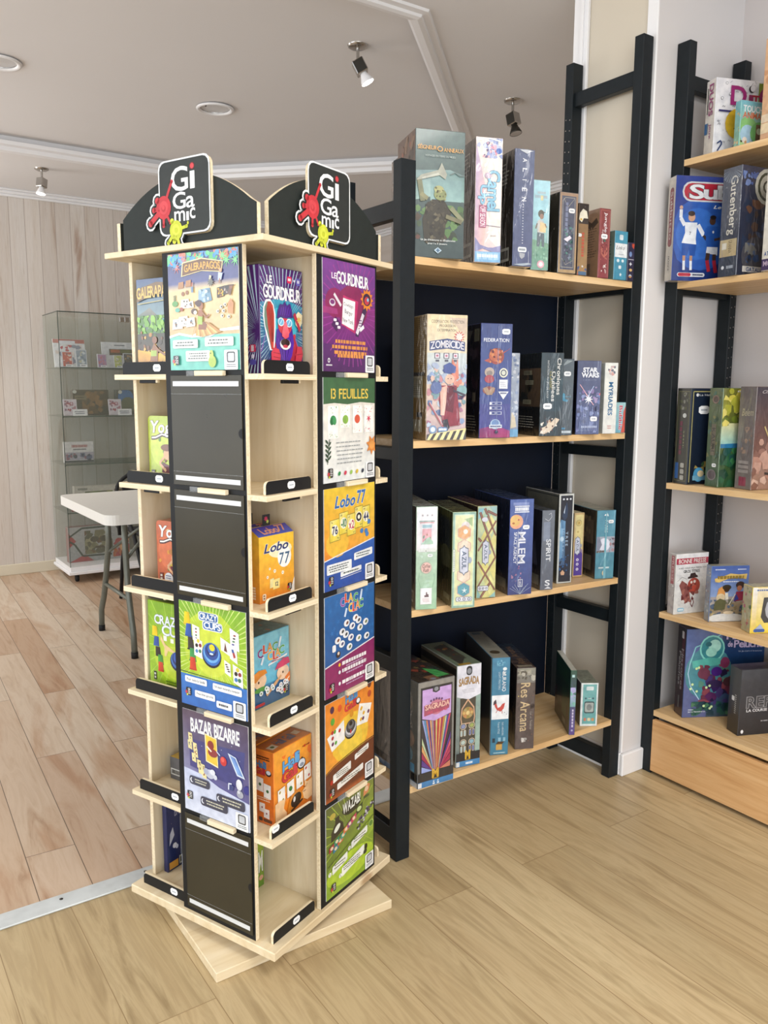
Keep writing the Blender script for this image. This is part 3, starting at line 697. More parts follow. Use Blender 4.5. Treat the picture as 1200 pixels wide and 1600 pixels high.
def po_galerapagos(c):
    c.rect(0, .0, 1, .30, '#63bfae', '#7fd0bd'); c.rect(0, .3, 1, .74, '#d9b98a', '#ecd19d'); c.rect(0, .72, 1, 1, '#54598c', '#3e4478')
    c.poly([(0, .74), (1, .76), (1, .70), (0, .68)], ['#54598c', '#54598c', '#e8cfa0', '#e8cfa0'])
    c.blobs(3, 60, (0, .9, 1, 1), ['#d86e5c', '#57b873', '#4f9fd8', '#69cf8c', '#e0816a', '#3e8ed0'], .03, .07)
    for i in range(16): c.star(random.Random(i).uniform(0, 1), random.Random(i + 50).uniform(.86, .95), .07, ['#7fdc8b', '#e07a66', '#4ba4e0'][i % 3], 8, .25, i * 20)
    c.poly([(0, .30), (.15, .325), (.33, .30), (.42, .32), (.60, .30), (.75, .345), (1, .36), (1, .33), (.75, .325), (.6, .28), (.33, .28), (.15, .305), (0, .28)], '#f4f7f4')
    c.poly([(.2, .80), (.5, .835), (.78, .81), (.80, .90), (.5, .945), (.22, .92)], '#f1dca0'); c.poly([(.215, .808), (.5, .84), (.77, .818), (.787, .895), (.5, .935), (.232, .912)], '#6b4423')
    c.text('GALERAPAGOS', .25, .835, .755, .895, '#e3a83a', b=2, ol='#3c2413', olw=3, arc=.25, sp=.05)
    for x, y in ((.15, .70), (.26, .71)): c.poly([(x, y), (x + .08, y + .005), (x + .085, y + .06), (x + .01, y + .055)], '#b07e52')
    for x, y in ((.22, .655), (.28, .665)): c.ell(x, y, .022, .022, '#9a6a48')
    for i in range(5): c.line(.08, .64 - i * .012, .12, .645 - i * .012, .008, '#4d6a3a')
    c.ell(.10, .575, .045, .03, '#5c9a52')
    c.poly([(.44, .56), (.64, .585), (.61, .69), (.45, .68)], '#8fb0c8'); c.poly([(.54, .57), (.64, .585), (.61, .69), (.55, .687)], '#6d93ad'); c.blobs(8, 18, (.45, .57, .62, .68), ['#b9cfdc', '#54788f', '#dfe8ec'], .01, .03)
    c.poly([(.71, .60), (.81, .61), (.80, .695), (.71, .685)], '#3a2a1e'); c.blobs(9, 14, (.72, .61, .8, .68), ['#e0b43a', '#7fae3e', '#a86a2a'], .01, .025); c.poly([(.80, .62), (.89, .63), (.875, .70), (.80, .695)], '#2c2320'); c.blobs(10, 10, (.81, .63, .87, .69), ['#c8b8b0', '#5c4a42'], .01, .02)
    for x, y, s in ((.25, .57, .07), (.33, .56, .05), (.13, .40, .08), (.22, .42, .08), (.33, .41, .07)):
        c.poly([(x - s, y - s * .6), (x + s, y - s * .5), (x + s * .8, y + s * .6), (x - s * .8, y + s * .5)], '#e9e3d4'); c.blobs(int(x * 100), 5, (x - s * .6, y - s * .4, x + s * .6, y + s * .4), ['#4d4a4a', '#8a6c58', '#6c7c8a'], .01, .02)
    c.ell(.14, .52, .035, .022, '#5fb39c'); c.ell(.20, .525, .025, .02, '#a5523c'); c.ell(.38, .50, .04, .03, '#5a4030'); c.ell(.40, .49, .025, .02, '#efe8da')
    for i, (x, y) in enumerate(((.72, .49), (.77, .525), (.82, .54), (.80, .49), (.78, .45), (.87, .44))): c.ell(x, y, .022, .018, '#f0e7d2'); c.ell(x + .005, y, .01, .01, '#3a332d')
    c.line(.62, .745, .63, .79, .03, '#cfc9a8'); c.star(.63, .735, .05, '#6a6a62', 9, .5); c.poly([(.73, .745), (.78, .745), (.80, .80), (.74, .81)], '#bcc9e0'); c.ell(.77, .825, .02, .02, '#d59f7c'); c.line(.75, .72, .76, .76, .015, '#b98060')
    c.line(.36, .71, .37, .745, .015, '#b86a4a'); c.line(.365, .66, .365, .71, .03, '#6a87a8')
    c.poly([(.86, .63), (.90, .61), (.92, .66), (.89, .70)], '#6a4a3a'); c.poly([(.86, .47), (.93, .46), (.94, .55), (.90, .59), (.86, .55)], '#c98c58'); c.ell(.91, .68, .02, .02, '#8e5a3e'); c.rect(.87, .69, .95, .70, '#5c3c28')
    for i in range(12): c.poly([(.42 + i * .012, .40), (.44 + i * .014, .40), (.44 + i * .030, .285 + abs(i - 3) * .004), (.40 + i * .029, .28 + abs(i - 3) * .004)], ['#d2a35e', '#e5bf7c', '#b98745'][i % 3])
    c.line(.35, .29, .40, .385, .008, '#c9a26a')
    c.poly([(.44, .345), (.55, .34), (.57, .385), (.53, .41), (.45, .40)], '#8a5638'); c.poly([(.43, .39), (.50, .385), (.51, .47), (.44, .47)], '#a3c25a'); c.poly([(.44, .46), (.51, .45), (.505, .51), (.45, .51)], '#9c6443'); c.ell(.485, .545, .035, .04, '#9c6443'); c.ell(.455, .565, .042, .035, '#4c2c2a'); c.ell(.42, .57, .02, .02, '#4c2c2a'); c.line(.50, .49, .56, .44, .02, '#9c6443'); c.line(.56, .44, .60, .47, .018, '#9c6443')
    for b in ((.06, .19, .43, .262), (.53, .20, .93, .275), (.25, .075, .60, .165)): bubble(c, *b, '#f4f3ea', '#4c5a58', 3 if b[0] == .25 else 2)
    c.ell(.63, .07, .055, .06, '#a9c23f'); c.ell(.62, .13, .03, .045, '#b7cc52'); c.ell(.61, .14, .008, .008, '#39421b')
    mini_logo(c, .06, .045, .085); code_card(c)
def po_crazy(c):
    c.rect(0, 0, 1, .32, '#2464b4', '#2f78c8'); c.clip = (0, .30, 1, 1); c.rect(0, .3, 1, 1, '#a8c92c', '#7fb02c')
    c.ell(.48, .60, .42, .42, '#b9d136'); c.ell(.48, .56, .28, .28, '#cfdc46'); c.rays(.48, .58, 60, .012, '#d5e987', .28, 1.6, seed=4); c.clip = (0, 0, 1, 1)
    c.line(0, .32, 1, .30, .012, '#3c5c2a')
    c.rrect(.30, .845, .60, .93, '#f1f6fa', .03); c.rrect(.36, .765, .66, .85, '#f1f6fa', .03); c.rrect(.31, .852, .59, .925, '#2a63a4', .03); c.rrect(.37, .772, .65, .845, '#2a63a4', .03)
    c.text('CRAZY', .32, .862, .58, .918, '#f5f9fb', b=2, sp=.05); c.text('CUPS', .385, .782, .635, .84, '#f5f9fb', b=2, sp=.05)
    for (x, y, r, col, d) in ((.125, .84, 0, '#f0d21e', '#d8b912'), (.145, .73, -12, '#2b62b8', '#1d4a96'), (.175, .605, 14, '#3a3632', '#23201d'), (.20, .50, 6, '#3aa457', '#2b8644'), (.20, .415, 4, '#dd4a2e', '#bb3520')):
        s = math.sin(math.radians(r)) * .3
        c.poly([(x - .055 + s * .1, y - .06), (x + .05 + s * .1, y - .06), (x + .035 - s * .1, y + .06), (x - .04 - s * .1, y + .06)], [col, d, d, col]); c.rect(x - .06, y - .065, x + .055, y - .05, d)
    def card(x, y, w, h, r=0):
        s = r; c.poly([(x - w, y - h - s), (x + w, y - h + s), (x + w + s * .3, y + h + s), (x - w + s * .3, y + h - s)], '#f2f1ea')
    card(.26, .71, .055, .075, -.01); 
    for i in range(4): c.ell(.26, .755 - i * .03, .014, .01, ['#555555', '#aa4444', '#447744', '#444477'][i])
    card(.29, .575, .065, .085, -.012)
    for i, (x, y, k) in enumerate(((.265, .60, '#1d1b1a'), (.32, .605, '#8d2d35'), (.265, .545, '#4584c4'), (.315, .55, '#3d7a50'), (.29, .645, '#e0cf3c'))): c.ell(x, y, .022, .022, k)
    for i, (r, k) in enumerate(((.145, '#101a33'), (.135, '#2d6fc2'), (.12, '#6fb0e8'), (.105, '#1f4c9c'), (.08, '#122b6c'), (.06, '#2b64b8'))): c.ell(.49, .535 + i * .012, r, r * (.98 - i * .02), k, 24)
    c.ell(.50, .61, .042, .038, '#e6db22'); c.ell(.49, .55, .03, .012, '#d8ecff')
    card(.70, .65, .065, .06, -.02); c.poly([(.68, .61), (.73, .60), (.70, .69)], '#6c3f36'); card(.84, .73, .065, .085, -.02); card(.82, .60, .055, .07, -.02); card(.73, .45, .045, .06, -.015); card(.88, .40, .07, .085, -.02)
    for i in range(4): c.ell(.84 - i * .008, .77 - i * .028, .02, .009, ['#8d2d35', '#3c3c3c', '#3d7a50', '#4a4a9c'][i]); c.ell(.71 + i * .012, .485 - i * .02, .02, .008, '#4a3a38')
    c.poly([(.80, .62), (.83, .62), (.85, .57), (.82, .56)], '#b03a3a'); c.poly([(.79, .64), (.82, .64), (.83, .61), (.80, .61)], '#2f5ca8')
    for i, (x, y, k) in enumerate(((.85, .42, '#1d1b1a'), (.905, .42, '#8d2d35'), (.85, .365, '#4584c4'), (.90, .365, '#3d7a50'), (.875, .46, '#e0cf3c'))): c.ell(x, y, .024, .024, k)
    bubble(c, .07, .225, .41, .285, '#eef2f4', '#333a40', t='Pour toute la famille'); bubble(c, .50, .215, .93, .28, '#eef2f4', '#333a40', t='Un super materiel a manipuler')
    bubble(c, .22, .10, .53, .165, '#eef2f4', '#333a40', t='Fous rires garantis'); bubble(c, .55, .055, .78, .12, '#eef2f4', '#333a40', 1)
    mini_logo(c, .08, .095, .08); code_card(c)
def po_bazar(c):
    c.rect(0, 0, 1, .42, '#d5dbec', '#c3cbe6'); c.poly([(0, .42), (.3, .40), (.55, .33), (1, .27), (1, 1), (0, 1)], ['#8b8cae', '#54528e', '#4a4886', '#5a5890', '#4b3a52', '#5a4a5c'])
    c.poly([(.1, .45), (.9, .38), (.95, .75), (.1, .72)], ['#3c3a7c', '#37397a', '#3a407e', '#403e7a'])
    c.rect(.12, .84, .88, .93, '#746a86'); c.l -= 1
    c.text('BAZAR BIZARRE', .13, .80, .87, .925, '#f3f4f1', b=2, ol='#8f8aa2', olw=3, sp=.05, arc=.06)
    for i in range(12): c.ell(random.Random(i).uniform(.2, .9), random.Random(i + 9).uniform(.55, .78), .004, .004, '#dfe6ff')
    for i, (x, y) in enumerate(((.12, .74), (.11, .665), (.19, .655), (.20, .60), (.17, .55), (.25, .50), (.31, .47), (.33, .42), (.27, .45))):
        c.poly([(x - .03, y - .04), (x + .035, y - .05), (x + .025, y + .035), (x - .035, y + .04)], '#e8dca0'); c.blobs(i, 3, (x - .02, y - .02, x + .02, y + .02), ['#6a5a30', '#9a3a2a', '#3d5a68'], .01, .016)
    c.poly([(.36, .55), (.55, .52), (.535, .80), (.35, .82)], '#f0e4b8'); c.poly([(.375, .56), (.54, .535), (.525, .79), (.365, .808)], '#e6c238'); c.ell(.44, .72, .05, .055, '#8c2a28'); c.ell(.47, .65, .075, .05, '#8c2a28'); c.line(.38, .70, .45, .66, .02, '#efe6d0')
    c.ell(.63, .605, .05, .055, '#c02c30'); c.ell(.62, .62, .025, .03, '#e05a52'); c.line(.53, .68, .58, .65, .015, '#c9d4e8')
    c.poly([(.70, .70), (.82, .68), (.95, .50), (.83, .51)], '#d6e2f2'); c.poly([(.73, .685), (.81, .67), (.92, .515), (.84, .525)], ['#7ea4dc', '#3d62b4', '#6a94d4', '#8ab0e2'])
    c.ell(.42, .435, .07, .055, '#c3c8d8'); c.ell(.46, .46, .04, .035, '#e3e6ee'); c.ell(.50, .42, .03, .03, '#d6dae6'); c.ell(.36, .45, .04, .04, '#aab0c8')
    c.ell(.86, .43, .045, .065, '#e4e6ec'); c.ell(.87, .34, .05, .045, '#a6a9b6'); c.ell(.85, .36, .02, .02, '#d9dbe4'); c.poly([(.70, .35), (.77, .35), (.78, .40), (.71, .41)], '#34417c'); c.line(.70, .35, .705, .41, .015, '#dde4f4'); c.line(.70, .41, .75, .415, .015, '#dde4f4'); c.ell(.97, .40, .05, .05, '#2b2f88')
    for b in ((.09, .275, .41, .36), (.51, .18, .94, .275), (.26, .10, .68, .19)):
        c.rrect(*b, '#35384e', .035); c.ell(b[0] + .04, (b[1] + b[3]) / 2, .026, .03, '#e6e9f4'); c.ell(b[0] + .052, (b[1] + b[3]) / 2 + .004, .022, .026, '#35384e'); c.dashes(b[0] + .08, b[1] + .02, b[2] - .03, b[3] - .015, 2, '#c9c6b0', .45, seed=3)
    mini_logo(c, .05, .12, .085); code_card(c)
def po_gourd(c):
    c.rect(0, 0, 1, 1, '#4d1a5c', '#7a3a90'); c.rect(0, .25, 1, .62, '#6a1f74', '#8a2f7c'); c.rays(.55, .55, 40, .012, '#9b3a94', .1, .6, seed=3)
    c.ell(.22, .62, .18, .16, '#8e1f5c'); c.poly([(0, .52), (.5, .52), (.5, .56), (0, .58)], '#a23a7a'); c.ell(.55, .60, .30, .24, '#8a2258')
    c.text('LE', .16, .835, .245, .885, '#f3f1f4', b=1); c.text('GOURDINEUR', .25, .80, .86, .905, '#f8f7f8', b=2, ol='#3d1450', olw=3, sp=.03, skew=-.1)
    c.poly([(.34, .43), (.60, .36), (.66, .66), (.37, .70)], '#c2306c'); c.poly([(.345, .44), (.575, .39), (.60, .655), (.37, .675)], '#f4f3f4')
    c.text('Cowboys', .38, .60, .56, .64, '#3b3440', b=0, skew=-.5); c.text('Burger', .40, .53, .55, .58, '#3b3440', b=0, skew=-.5); c.text('New York', .36, .46, .56, .50, '#3b3440', b=0, skew=-.5)
    c.line(.20, .70, .33, .60, .035, '#e9e3ea'); c.ell(.17, .62, .055, .04, '#d8d2dc'); c.ell(.17, .625, .04, .025, '#7a2b78')
    c.poly([(.15, .42), (.25, .36), (.32, .44), (.23, .50)], '#4a1c58'); 
    for i in range(3): c.rrect(.19 + i * .035, .455 - i * .032, .245 + i * .035, .48 - i * .032, '#efe9f0', .01)
    c.poly([(.60, .34), (.66, .33), (.88, .66), (.80, .68)], '#3c2650'); c.line(.63, .36, .76, .55, .05, '#e8e2ea'); c.dashes(.66, .40, .74, .50, 4, '#6c2a70')
    c.star(.83, .69, .13, '#e88a2c', 12, .7); c.ell(.83, .69, .08, .07, '#3a2140'); c.ell(.83, .68, .05, .045, '#c8394a'); c.ell(.85, .69, .02, .02, '#7fc6e0'); c.poly([(.70, .38), (.78, .42), (.76, .45), (.68, .41)], '#f4f2f4')
    for y, x0, x1 in ((.275, .22, .80), (.225, .16, .84), (.175, .2, .82), (.145, .26, .76)): c.dashes(x0, y - .014, x1, y + .018, 1, '#e2954c', .95, seed=int(y * 999), full=True)
    c.ell(.10, .10, .022, .026, '#e8e4ea'); c.ell(.10, .10, .011, .013, '#4d1a5c'); c.dashes(.05, .05, .16, .065, 1, '#e8e4ea', .8, full=True); code_card(c)
def po_feuilles(c):
    c.rect(0, 0, 1, 1, '#e8ecea', '#e9dfcf'); c.poly([(0, .75), (.2, .76), (.45, .745), (.7, .765), (1, .75), (1, 1), (0, 1)], '#38643c')
    c.text('13 FEUILLES', .14, .80, .86, .895, '#e7c84e', b=1)
    for i, (x, y0, k, k2) in enumerate(((.08, .42, '#2e8a4c', '#8cc47c'), (.31, .52, '#8ab84a', '#b5d49a'), (.54, .46, '#dc5a3c', '#e79a8c'), (.77, .46, '#d8405c', '#e793a0'))):
        c.rrect(x, y0, x + .19, .735, '#f6f6ee', .01); c.rrect(x + .008, y0 + .005, x + .182, .73, '#fbfaf4', .01)
        c.blobs(i, 12, (x + .01, .66, x + .18, .73), [k2, k, '#efe9d4'], .006, .012); c.blobs(i + 9, 12, (x + .01, y0 + .01, x + .18, y0 + .05), [k2, k, '#efe9d4'], .006, .012)
        (c.star if i == 3 else c.ell)(x + .095, .60, .055, *((k, 7, .3) if i == 3 else (.05, k))); 
        if i == 0: c.ell(x + .07, .585, .035, .04, '#1f6e3c'); c.ell(x + .12, .59, .035, .045, '#3a9a58')
    c.dashes(.18, .16, .76, .40, 6, '#9aa0a0', .22, seed=5)
    for i in range(9): c.ell(.06 + (.04 if i % 2 else -.01), .22 + i * .022, .035, .012, '#24442c', rot=40 if i % 2 else 140)
    c.line(.06, .18, .10, .42, .01, '#24442c'); c.star(.93, .33, .12, '#de8a3c', 7, .55, 10); c.ell(.93, .33, .05, .05, '#e8a050')
    for i, k in enumerate(('#2e8a4c', '#d8405c', '#9ac45c', '#d8b83c', '#2e3a4c')): c.ell(.28 + i * .115, .08, .028, .022, k, rot=40)
    mini_logo(c, .07, .05, .09); code_card(c)
def po_lobo(c):
    c.rect(0, 0, 1, .45, '#1c4aa0', '#2b62b8'); c.poly([(0, .30), (1, .42), (1, 1), (0, 1)], ['#e88a2a', '#eeb038', '#efcf3e', '#ecc636'])
    c.ell(.25, .45, .22, .16, '#f0bd3c'); c.line(0, .30, 1, .42, .012, '#eef2f6')
    c.text('Lobo', .22, .80, .60, .91, '#2a66a8', b=2, sh=.3, ol='#d9e6f2', olw=3); c.text('77', .64, .81, .80, .935, '#2f6ab2', b=2, sh=.1, ol='#d9e6f2', olw=3)
    for x, y, t, k, s in ((.20, .585, '76', '#1c2c5c', .10), (.37, .64, '-10', '#2a7a4a', .09), (.52, .61, 'x2', '#b8305c', .09), (.67, .67, 'o', '#1d1d1d', .085), (.82, .66, '44', '#1c2c5c', .08)):
        c.poly([(x - s, y - .115), (x + s, y - .105), (x + s, y + .115), (x - s, y + .105)], '#9a8a34'); c.poly([(x - s + .008, y - .108), (x + s - .008, y - .098), (x + s - .008, y + .108), (x - s + .008, y + .098)], ['#e9cf3c', '#f2e06a', '#eed848', '#f6ea9a']); c.ell(x, y, .065, .065, '#f6f2dc')
        c.text(t, x - .05, y - .04, x + .05, y + .04, k, b=2); c.text(t, x - s + .02, y + .07, x - s + .06, y + .09, '#5a5a30', b=1); c.text(t, x + s - .06, y - .09, x + s - .02, y - .07, '#5a5a30', b=1)
    for x, y in ((.73, .52), (.82, .51), (.84, .475), (.88, .60)): c.ell(x, y, .035, .03, '#3f7fc0')
    bubble(c, .04, .16, .52, .26, '#eef2f4', '#445555', 3); bubble(c, .57, .235, .95, .31, '#eef2f4', '#445555', 2, .05); bubble(c, .30, .105, .72, .155, '#eef2f4', '#445555', 1, .04); c.line(.3, .09, .72, .105, .006, '#eef2f4')
    mini_logo(c, .08, .05, .09); code_card(c)
def po_clac(c):
    c.rect(0, 0, 1, 1, '#1f5a9c', '#2566a8')
    for i in range(26): c.star(random.Random(i).uniform(0, 1), random.Random(i + 70).uniform(.45, 1), .04, '#2f72b6', 5, .35, i * 31)
    c.poly([(0, 0), (1, 0), (1, .42), (0, .31)], '#8a2262'); c.line(0, .31, 1, .42, .014, '#eef0f4')
    for t, x, y, k in (('C', .30, .86, '#8a3aa0'), ('L', .39, .89, '#e0502c'), ('A', .46, .88, '#efb82c'), ('C', .56, .865, '#4aa84a'), ('C', .46, .78, '#f0cf3a'), ('L', .54, .775, '#d94030'), ('A', .60, .785, '#e58a2c'), ('C', .67, .79, '#5ab04a')):
        c.text(t, x, y, x + .085, y + .085, k, b=2, ol='#f3f5f8', olw=3)
    c.line(.70, .87, .73, .97, .035, '#cfe0f4'); c.line(.38, .75, .42, .83, .035, '#cfe0f4')
    rd = random.Random(5)
    for i, (x, y) in enumerate(((.60, .70), (.42, .68), (.66, .665), (.53, .63), (.81, .62), (.33, .61), (.69, .585), (.40, .57), (.24, .54), (.50, .52), (.66, .48), (.32, .49), (.83, .47), (.47, .43))):
        c.ell(x, y, .058, .042, '#f1f3f6'); c.ell(x + .01, y, .026, .018, rd.choice(['#3a3a3c', '#6b7a4a', '#7a4a3a', '#4a4a7a']), rot=30)
    c.rrect(.13, .44, .20, .51, '#f1f3f6', .02); c.ell(.25, .40, .04, .04, '#3c2c28'); c.ell(.25, .41, .02, .02, '#e7d7c7')
    for i, (y, k) in enumerate(((.29, '#f0c63a'), (.215, '#eef0f4'), (.10, '#eef0f4'))):
        c.ell(.27, y + .0, .022, .022, k); c.dashes(.32, y - .02, .82, y + .025, 1, '#f3eef2', .8, seed=i, full=True); c.dashes(.40, y - .05, .75, y - .025, 1, '#c49ac0', .6, seed=i + 5, full=True)
    mini_logo(c, .08, .05, .09); code_card(c)
def po_halli(c):
    c.rect(0, .2, 1, 1, '#eda23a', '#e8872c'); c.ell(.5, .55, .38, .3, '#efc23e'); c.ell(.5, .5, .25, .2, '#f2d04a')
    c.poly([(0, 0), (1, 0), (1, .40), (.7, .39), (.4, .36), (.15, .33), (0, .29)], '#6a3420'); c.poly([(0, 0), (1, 0), (1, .06), (0, .06)], ['#b0561f', '#b0561f', '#6a3420', '#6a3420']); c.path([(0, .30), (.15, .34), (.4, .37), (.7, .40), (1, .41)], .012, '#241a16')
    c.text('Halli', .40, .905, .64, .99, '#4a9ad8', b=2, ol='#1d2340', olw=3, skew=.25); c.text('Galli', .38, .825, .62, .90, '#d9343a', b=2, ol='#1d2340', olw=3, skew=.25); c.ell(.66, .875, .05, .045, '#2a2a30'); c.ell(.66, .88, .036, .03, '#e9edf2')
    for x, y, k in ((.13, .92, '#4a2a4a'), (.28, .90, '#d9582c'), (.14, .80, '#5aa83c'), (.90, .99, '#5a2a2a'), (.90, .89, '#b84a2c'), (.52, .78, '#d8942c')): c.ell(x, y, .04, .045, k)
    for x, y, r in ((.22, .60, 14), (.40, .62, 0), (.80, .72, -8)): pass
    def cd(pts, seed):
        c.poly(pts, '#f4f3ee'); xs = [p[0] for p in pts]; ys = [p[1] for p in pts]
        rd = random.Random(seed)
        for i in range(6): c.ell(rd.uniform(min(xs) + .05, max(xs) - .05), rd.uniform(min(ys) + .06, max(ys) - .06), .026, .022, rd.choice(['#5aa83c', '#e2b02c', '#c02c34', '#6a2a5a']), rot=40)
    cd([(.12, .50), (.38, .56), (.36, .76), (.03, .66)], 4); cd([(.62, .62), (.86, .60), (.95, .78), (.68, .84)], 8)
    for i, (r, k) in enumerate(((.125, '#1d1d20'), (.12, '#8a8c90'), (.105, '#cfd2d6'), (.095, '#3a3c42'), (.06, '#6a6c72'), (.035, '#1d1d20'))): c.ell(.50, .615 + i * .014, r, r * .85, k, 22)
    c.ell(.50, .60, .012, .03, '#c8202c')
    bubble(c, .14, .17, .50, .255, '#f0eee8', '#666655', 3, .12); bubble(c, .58, .27, .88, .33, '#f0eee8', '#666655', 2, .14); bubble(c, .22, .075, .76, .14, '#f0eee8', '#666655', 2, .1)
    c.ell(.11, .19, .03, .03, '#b02a20'); mini_logo(c, .08, .04, .09); code_card(c)
def po_wazabi(c):
    c.rect(0, 0, 1, 1, '#8fb32e', '#6d7c34'); c.poly([(0, .18), (1, .40), (1, 1), (0, 1)], ['#6f8a2c', '#9ab838', '#7c8840', '#5c6434']); c.rays(.5, .6, 30, .012, '#a5bb3e', .1, .6, seed=8); c.ell(.5, .2, .5, .18, '#b4d238')
    c.ell(.52, .86, .20, .10, '#2c2e22'); c.text('WAZAB!', .34, .82, .70, .93, '#f4f6ee', b=2, ol='#20221a', olw=3, skew=.2)
    c.poly([(.10, .60), (.36, .66), (.34, .74), (.26, .80), (.27, .85), (.18, .84), (.18, .78), (.10, .70)], '#2e2c22'); c.ell(.22, .72, .07, .035, '#e9eee0', rot=30)
    c.ell(.13, .88, .06, .04, '#c3b04c'); c.poly([(.77, .86), (.88, .88), (.92, .96), (.85, .99), (.78, .92)], '#d98a5c'); c.rect(.78, .83, .90, .86, '#4c5a34'); c.ell(.84, .93, .04, .035, '#e8c8a4')
    c.poly([(.60, .70), (.75, .73), (.76, .81), (.62, .79)], '#3c4a26'); c.ell(.68, .76, .05, .03, '#c7d89a')
    rd = random.Random(3)
    for i in range(46):
        t = rd.random(); x = .62 + .33 * t + rd.uniform(-.04, .04); y = .55 + .18 * t + rd.uniform(-.035, .035); c.rrect(x, y, x + .035, y + .022, rd.choice(['#23231f', '#4a4a52', '#c9c6d2', '#5c4a6a']), .006)
    for i, (x, y, k) in enumerate(((.05, .50, '#a8323c'), (.13, .47, '#2f7f9c'), (.22, .52, '#d45a3c'), (.15, .54, '#2f8a6a'), (.28, .56, '#3aa08a'), (.34, .60, '#e07a4c'), (.42, .63, '#8a3a7a'), (.50, .66, '#c23c5c'))):
        c.poly([(x, y), (x + .11, y + .025), (x + .11, y + .085), (x, y + .06)], k); c.ell(x + .055, y + .042, .03, .022, '#e8d8b0')
    c.line(.03, .36, 1, .58, .008, '#2c3218')
    bubble(c, .11, .24, .42, .33, '#f3f6ec', '#666655', 2, .18); bubble(c, .50, .37, .85, .45, '#f3f6ec', '#666655', 2, .18); bubble(c, .30, .14, .78, .24, '#f3f6ec', '#666655', 3, .16)
    for x, y in ((.06, .27), (.46, .40), (.27, .17)): c.ell(x, y, .03, .028, '#f3f6ec'); c.text('!', x - .005, y - .015, x + .005, y + .015, '#4a5a20', b=1)
    c.ell(.93, .50, .06, .05, '#b8cf6a'); c.ell(.93, .50, .045, .038, '#5c8a34'); c.ell(.82, .27, .03, .04, '#23261c'); c.ell(.80, .22, .04, .03, '#2e3a22')
    mini_logo(c, .09, .055, .09); code_card(c)
POST = {(1, 0): (po_galerapagos, 'poster of a raft builder on a sandy beach above turquoise water'), (1, 3): (po_crazy, 'green and blue poster with stacked plastic cups and a bell'),
        (1, 4): (po_bazar, 'dark violet poster with a ghost, a card and a red bottle'), (0, 0): (po_gourd, 'purple poster with a notepad card and orange print'),
        (0, 1): (po_feuilles, 'white and green poster with four leaf cards'), (0, 2): (po_lobo, 'yellow and blue poster with five number cards'),
        (0, 3): (po_clac, 'blue and purple poster with white round tokens'), (0, 4): (po_halli, 'orange and brown poster with fruit cards and a bell'), (0, 5): (po_wazabi, 'green poster with black dice and a dark bag')}
for k in (0, 1):
    for i in range(6):
        zt = ZT - .006 if i == 0 else ZS[i - 1] - .0045
        zb = ZS[i] + (.008 if i < 5 else .012)
        x0, x1 = -.036, .158
        if (k, i) in POST:
            fn, lb = POST[(k, i)]
            m = MB(); m.box(x0, x1, -HD - .0022, -HD - .0004, zb, zt, 'gloss_card', lin('#e8e8e8'))
            c = Cv(m, (x0, -HD - .0023, zb), (1, 0, 0), (0, 0, 1), x1 - x0, zt - zb, 'gloss_card', .00002); fn(c)
            o = part(m, 'poster', k); o['label'] = lb
        else:
            m = MB(); m.box(x0 - .002, x1 + .002, -HD - .003, -HD - .0004, zb, zt + .002, 'pocket_reflection_tint', r=.0004)
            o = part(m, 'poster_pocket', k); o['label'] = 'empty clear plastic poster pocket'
            for a, b_z in ((zt - .020, zt - .010), (zb + .010, zb + .020)):
                m = MB(); m.box(x0 + .005, x1 - .005, -HD - .0036, -HD - .0031, a, b_z, 'pocket_strip'); o2 = m.build('adhesive_strip', o)
            m = MB()
            for (a, b_z) in ((zt - .036, zt - .0352), (zb + .028, zb + .0288)): m.box(x0 - .002, x1 + .002, -HD - .0034, -HD - .0031, a, b_z, 'clear_plastic')
            pts = [(x1 + .0025 - .010 * math.sin(a * .3142), (zb + zt) / 2 + .010 * math.cos(a * .3142)) for a in range(11)]
            m.prism(pts, (0, -HD - .0037, 0), (1, 0, 0), (0, 0, 1), .0005, 'black_laminate'); m.build('thumb_notch', o)
# ---------------------------------------------------------------- game boxes
def gbox(label, x, y, z, rz, w, d, h, side, arts, mat='gloss_card', group=None, cat='board game', name='board_game_box', rim=None):
    """a box whose front faces its own -y; x, y is the middle of its base; side: dict of face colours"""
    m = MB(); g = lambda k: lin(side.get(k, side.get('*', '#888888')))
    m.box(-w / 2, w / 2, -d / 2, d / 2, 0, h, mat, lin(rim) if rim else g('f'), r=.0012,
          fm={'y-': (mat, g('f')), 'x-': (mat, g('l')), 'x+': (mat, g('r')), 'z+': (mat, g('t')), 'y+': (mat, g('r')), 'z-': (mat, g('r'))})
    e = .0013
    C = {'f': lambda: Cv(m, (-w / 2 + e, -d / 2, e), (1, 0, 0), (0, 0, 1), w - 2 * e, h - 2 * e, mat),
         'l': lambda: Cv(m, (-w / 2, d / 2 - e, e), (0, -1, 0), (0, 0, 1), d - 2 * e, h - 2 * e, mat),
         'r': lambda: Cv(m, (w / 2, -d / 2 + e, e), (0, 1, 0), (0, 0, 1), d - 2 * e, h - 2 * e, mat),
         't': lambda: Cv(m, (-w / 2 + e, -d / 2 + e, h), (1, 0, 0), (0, 1, 0), w - 2 * e, d - 2 * e, mat)}
    for k, fn in arts.items(): fn(C[k]())
    o = m.build(name, loc=(x, y, z), rz=rz)
    return tag(o, label, cat, group)
def sticker(c, x, y, s=.2, rot=0):
    k = c.w / c.h; a, b = s, s * .62 * k
    c.poly([(x - a * .5, y - b * .3), (x - a * .3, y - b * .5), (x + a * .3, y - b * .5), (x + a * .5, y - b * .3), (x + a * .5, y + b * .3), (x + a * .3, y + b * .5), (x - a * .3, y + b * .5), (x - a * .5, y + b * .3)], '#f1f3f4')
    c.dashes(x - a * .3, y - b * .2, x + a * .3, y + b * .2, 1, '#9aa4ae', .6, full=True)
